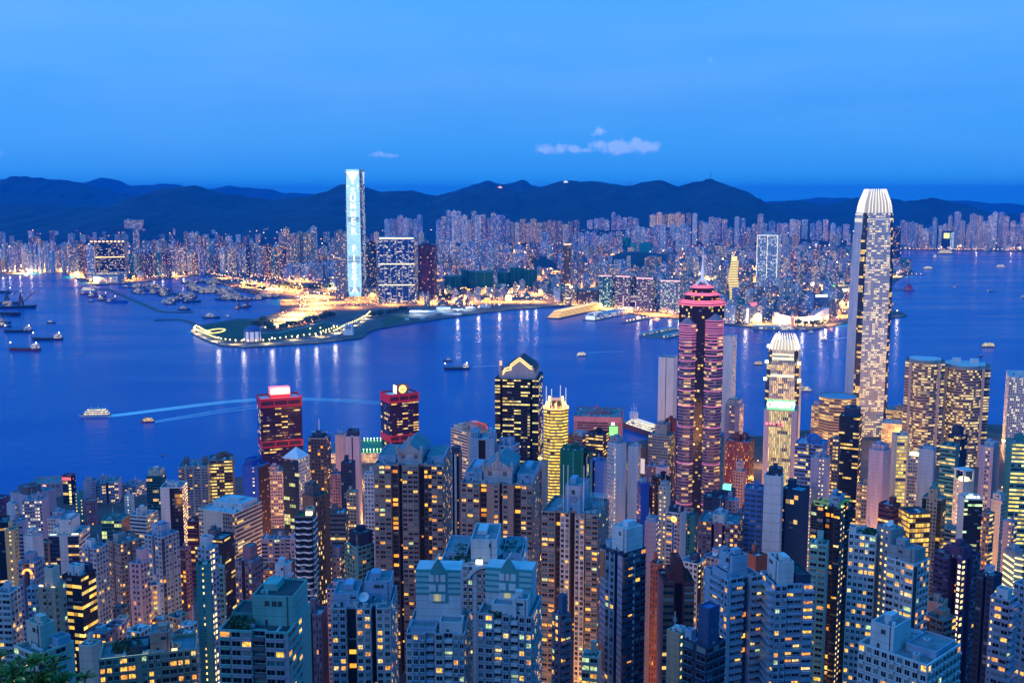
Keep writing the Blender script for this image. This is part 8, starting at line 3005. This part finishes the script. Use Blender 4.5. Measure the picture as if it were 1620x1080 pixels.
def bush(label, px_, py_, d, seed, n, spread, r):
    rg = random.Random(seed)
    c = at_depth(px_, py_, d)
    gz = c.z - 9
    root = empty("leafy_tree", label, "tree", (c.x, c.y, gz), 0, "leafy treetops on the slope below the viewpoint")
    tb = MB()
    lb = MB()
    base = Vector((0, 0, 0))
    fork = Vector((rg.uniform(-.3, .3), rg.uniform(-.3, .3), 5.6))
    tb.cyl(0, 0, .22, -1, 5.6, 8, 0, .13)
    for i in range(n):
        a = rg.uniform(0, 2 * pi)
        rr = spread * sqrt(rg.random())
        tip = Vector((rr * cos(a), rr * sin(a), 9 - .30 * rr * rr / max(.5, spread) + rg.uniform(-1.1, .15)))
        mid = fork.lerp(tip, .5) + Vector((0, 0, -.3))
        tb.beam(fork, mid, .05)
        tb.beam(mid, tip, .028)
        ax = (tip - mid).normalized()
        ax = (ax + Vector((0, 0, .9))).normalized()
        rosette(lb, tip, ax, r * rg.uniform(.8, 1.15), rg)
        for q in range(3):
            t2 = mid.lerp(tip, rg.uniform(.2, .8)) + Vector((rg.uniform(-.4, .4), rg.uniform(-.4, .4), rg.uniform(-.2, .2)))
            tb.beam(mid, t2, .02)
            rosette(lb, t2, Vector((rg.uniform(-.5, .5), rg.uniform(-.5, .5), 1)).normalized(), r * .75, rg, 8)
    tb.build("trunk", [matte((.08, .06, .04), .9, .2, 3)], root)
    lb.build("crown", [leaf2], root)


bush("large leafy treetop in the bottom left corner", 4, 1038, 42, 1, 9, 1.2, .8)
bush("leafy treetop with upright rosettes right of the corner treetop", 46, 1050, 40, 2, 5, .6, .85)
bush("small leafy treetop, third from the corner", 87, 1054, 41, 3, 3, .4, .85)
bush("small leafy treetop rightmost at the bottom edge", 131, 1062, 41, 4, 3, .4, .8)
# roof gardens and street trees among the near blocks
SPOT = [(205, 905, 690, "dark street tree by the short white annex"), (290, 965, 520, "dark tree in the lane behind the terrace houses"), (300, 958, 545, "tree at the head of the lane"), (276, 970, 500, "tree before the tan low house"), (1300, 880, 430, "hidden tree")]
for i, (px_, py_, d, lab) in enumerate(SPOT[:4]):
    t = clump_tree("tree", lab, "tree", 14, 8, 60 + i, None, 420, 1.0)
    p = at_depth(px_, py_, d)
    t.location = (p.x, p.y, terr(p.x, p.y))


# roof planting, part of its building
def garden(b_label, fx0, fx1, fy0, fy1, n=70, h=2.2):
    for o in COL.objects:
        if o.parent is None and o.get("label") == b_label:
            rf = [c_ for c_ in o.children if c_.name.startswith("roof") and "plant" not in c_.name][0]
            xs_ = [v.co.x for v in rf.data.vertices]
            ys_ = [v.co.y for v in rf.data.vertices]
            zs_ = max(v.co.z for v in rf.data.vertices) - 1.3
            a0, a1, b0, b1 = min(xs_), max(xs_), min(ys_), max(ys_)
            rg = random.Random(n)
            mb = MB()
            for _ in range(n):
                c_ = Vector((a0 + (a1 - a0) * rg.uniform(fx0, fx1), b0 + (b1 - b0) * rg.uniform(fy0, fy1), zs_ + rg.uniform(.3, h)))
                for _k in range(5):
                    d = Vector((rg.gauss(0, 1), rg.gauss(0, 1), rg.gauss(0, 1))).normalized()
                    u = d.cross(Vector((0, 0, 1))).normalized() * .55
                    w = d.cross(u).normalized() * .4
                    q = c_ + d * .5
                    mb.face((q - u, q - w, q + u, q + w))
            tag(mb.build("roof_garden", [leaf_mat((.015, .05, .012), (.05, .10, .03))], o), kind="stuff")
            return


garden("pink and white stepped block with an arched front and roof gardens", .72, .98, .3, .8, 160, 3)
garden("pink and white stepped block with an arched front and roof gardens", .1, .34, .1, .6, 140, 3)
garden("big teal and pink apartment tower with tinted window bays", .05, .42, .1, .5, 130, 2.6)
garden("white apartment slab with teal and amber windows left of the dotted core", .5, .95, .1, .7, 140, 2.2)
garden("long beige apartment house with a lit roof terrace along the bottom", .12, .42, .3, .9, 130, 3.2)
garden("white front tower with a teal tiled crown, right one of the crowned pair", .2, .5, .02, .2, 50, 2)
garden("tall green-walled slab with an uplit white side", .1, .9, .1, .9, 60, 1.5)
# ------------------------------------------------------------------ street lamps of the island, each with its own light
root0 = None
LAMPS = [(4, 620, 9), (10, 600, 9), (30, 560, 6), (100, 700, 5), (195, 500, 8), (205, 480, 7), (215, 520, 5), (300, 560, 8), (306, 610, 9), (310, 680, 8), (275, 430, 4), (430, 980, 9), (445, 930, 9), (455, 1060, 8), (470, 900, 6), (560, 900, 8), (575, 960, 8), (590, 1100, 9), (600, 1200, 8),
         (540, 760, 5), (870, 640, 8), (905, 480, 6), (935, 460, 7), (925, 700, 5), (1005, 820, 8), (1000, 900, 8), (990, 960, 7), (1040, 700, 4), (1100, 1000, 9), (1108, 950, 9), (1110, 880, 8), (1095, 1060, 7), (1150, 1050, 6), (1190, 1100, 7), (1200, 1150, 7), (1270, 1250, 8), (1290, 1350, 8), (1310, 1450, 8), (1200, 1500, 8),
         (1330, 880, 6), (1380, 900, 7), (1400, 960, 8), (1440, 900, 8), (1480, 880, 7), (1530, 860, 6), (1560, 900, 8), (1580, 1000, 7), (1420, 1250, 8), (1450, 1350, 8), (1500, 1570, 8), (1535, 1600, 9), (1575, 1620, 8), (1425, 1640, 8), (1265, 1420, 8), (1285, 1500, 8), (1030, 1420, 8), (1060, 1450, 8), (1390, 1330, 8), (1340, 1240, 7), (1500, 1250, 8), (1550, 1300, 8), (1590, 1350, 7), (1420, 1560, 9), (1450, 1620, 8), (1490, 1620, 8), (1520, 1640, 8), (840, 1500, 5), (900, 1500, 5), (1000, 1500, 8), (1020, 1580, 8), (1050, 1500, 7),
         (460, 1400, 8), (500, 1380, 8), (540, 1420, 9), (580, 1400, 9), (640, 1350, 6), (680, 1420, 6), (60, 980, 4), (160, 860, 4), (350, 600, 4), (620, 500, 4), (860, 470, 5), (910, 540, 6), (1075, 480, 5), (1160, 520, 5), (1240, 500, 3), (1300, 700, 4), (1370, 620, 4), (1560, 640, 5), (1600, 700, 5)]
HOT = {(1500, 1570), (1535, 1600), (1575, 1620), (1425, 1640), (1265, 1420), (1285, 1500), (1030, 1420), (1060, 1450), (1390, 1330), (1340, 1240), (430, 980), (445, 930), (455, 1060), (575, 960), (590, 1100), (600, 1200), (1108, 950), (1110, 880), (1100, 1000), (1150, 1050), (1190, 1100), (1270, 1250), (1290, 1350), (1310, 1450), (1420, 1250), (1450, 1350), (1420, 1560), (1450, 1620), (1490, 1620), (4, 620), (10, 600), (205, 480), (195, 500), (905, 480), (860, 470), (935, 460), (540, 1420), (580, 1400), (1400, 960), (1440, 900), (870, 640), (1005, 820), (306, 610)}
proto = lamp_proto("street_lamp", "orange street lamp between the near tower blocks", "street lamp", "street lamps between the near blocks", (1, .45, .10), 9, .5)
for i, (px_, d, e) in enumerate(LAMPS):
    p = at_depth(px_, 700, d)
    z = max(terr(p.x, p.y), 5)
    o = put(proto, i == 0, p.x, p.y, z - 1)
    pl = bpy.data.lights.new("street_glow", "SPOT")
    pl.spot_size, pl.spot_blend = radians(165), .6
    pl.energy = e * 6e3
    if (px_, d) in HOT:
        pl.type = "POINT"
        pl = bpy.data.lights[pl.name]
        pl.energy = e * (3.2e3 if d < 850 else 1.5e4 if d < 1230 else 1.7e4)
    pl.color = (1, .42, .09)
    pl.shadow_soft_size = 1.5
    link("street_glow", pl, o, (0, 0, 12))
# ------------------------------------------------------------------ the air: one box of thin haze round camera and scene
m = bpy.data.materials.new("haze_air")
m.use_nodes = True
n, l = m.node_tree.nodes, m.node_tree.links
n.remove(n["Principled BSDF"])
pv = n.new("ShaderNodeVolumePrincipled")
pv.inputs["Color"].default_value = (0.0, 0.31, 1.0, 1)
pv.inputs["Density"].default_value = 4.2e-5
pv.inputs["Anisotropy"].default_value = 0.0
l.new(pv.outputs[0], n["Material Output"].inputs["Volume"])
mb = MB()
mb.box(-43000, 43000, -3000, 43500, -5, 880)
tag(mb.build("haze", [m]), kind="stuff")
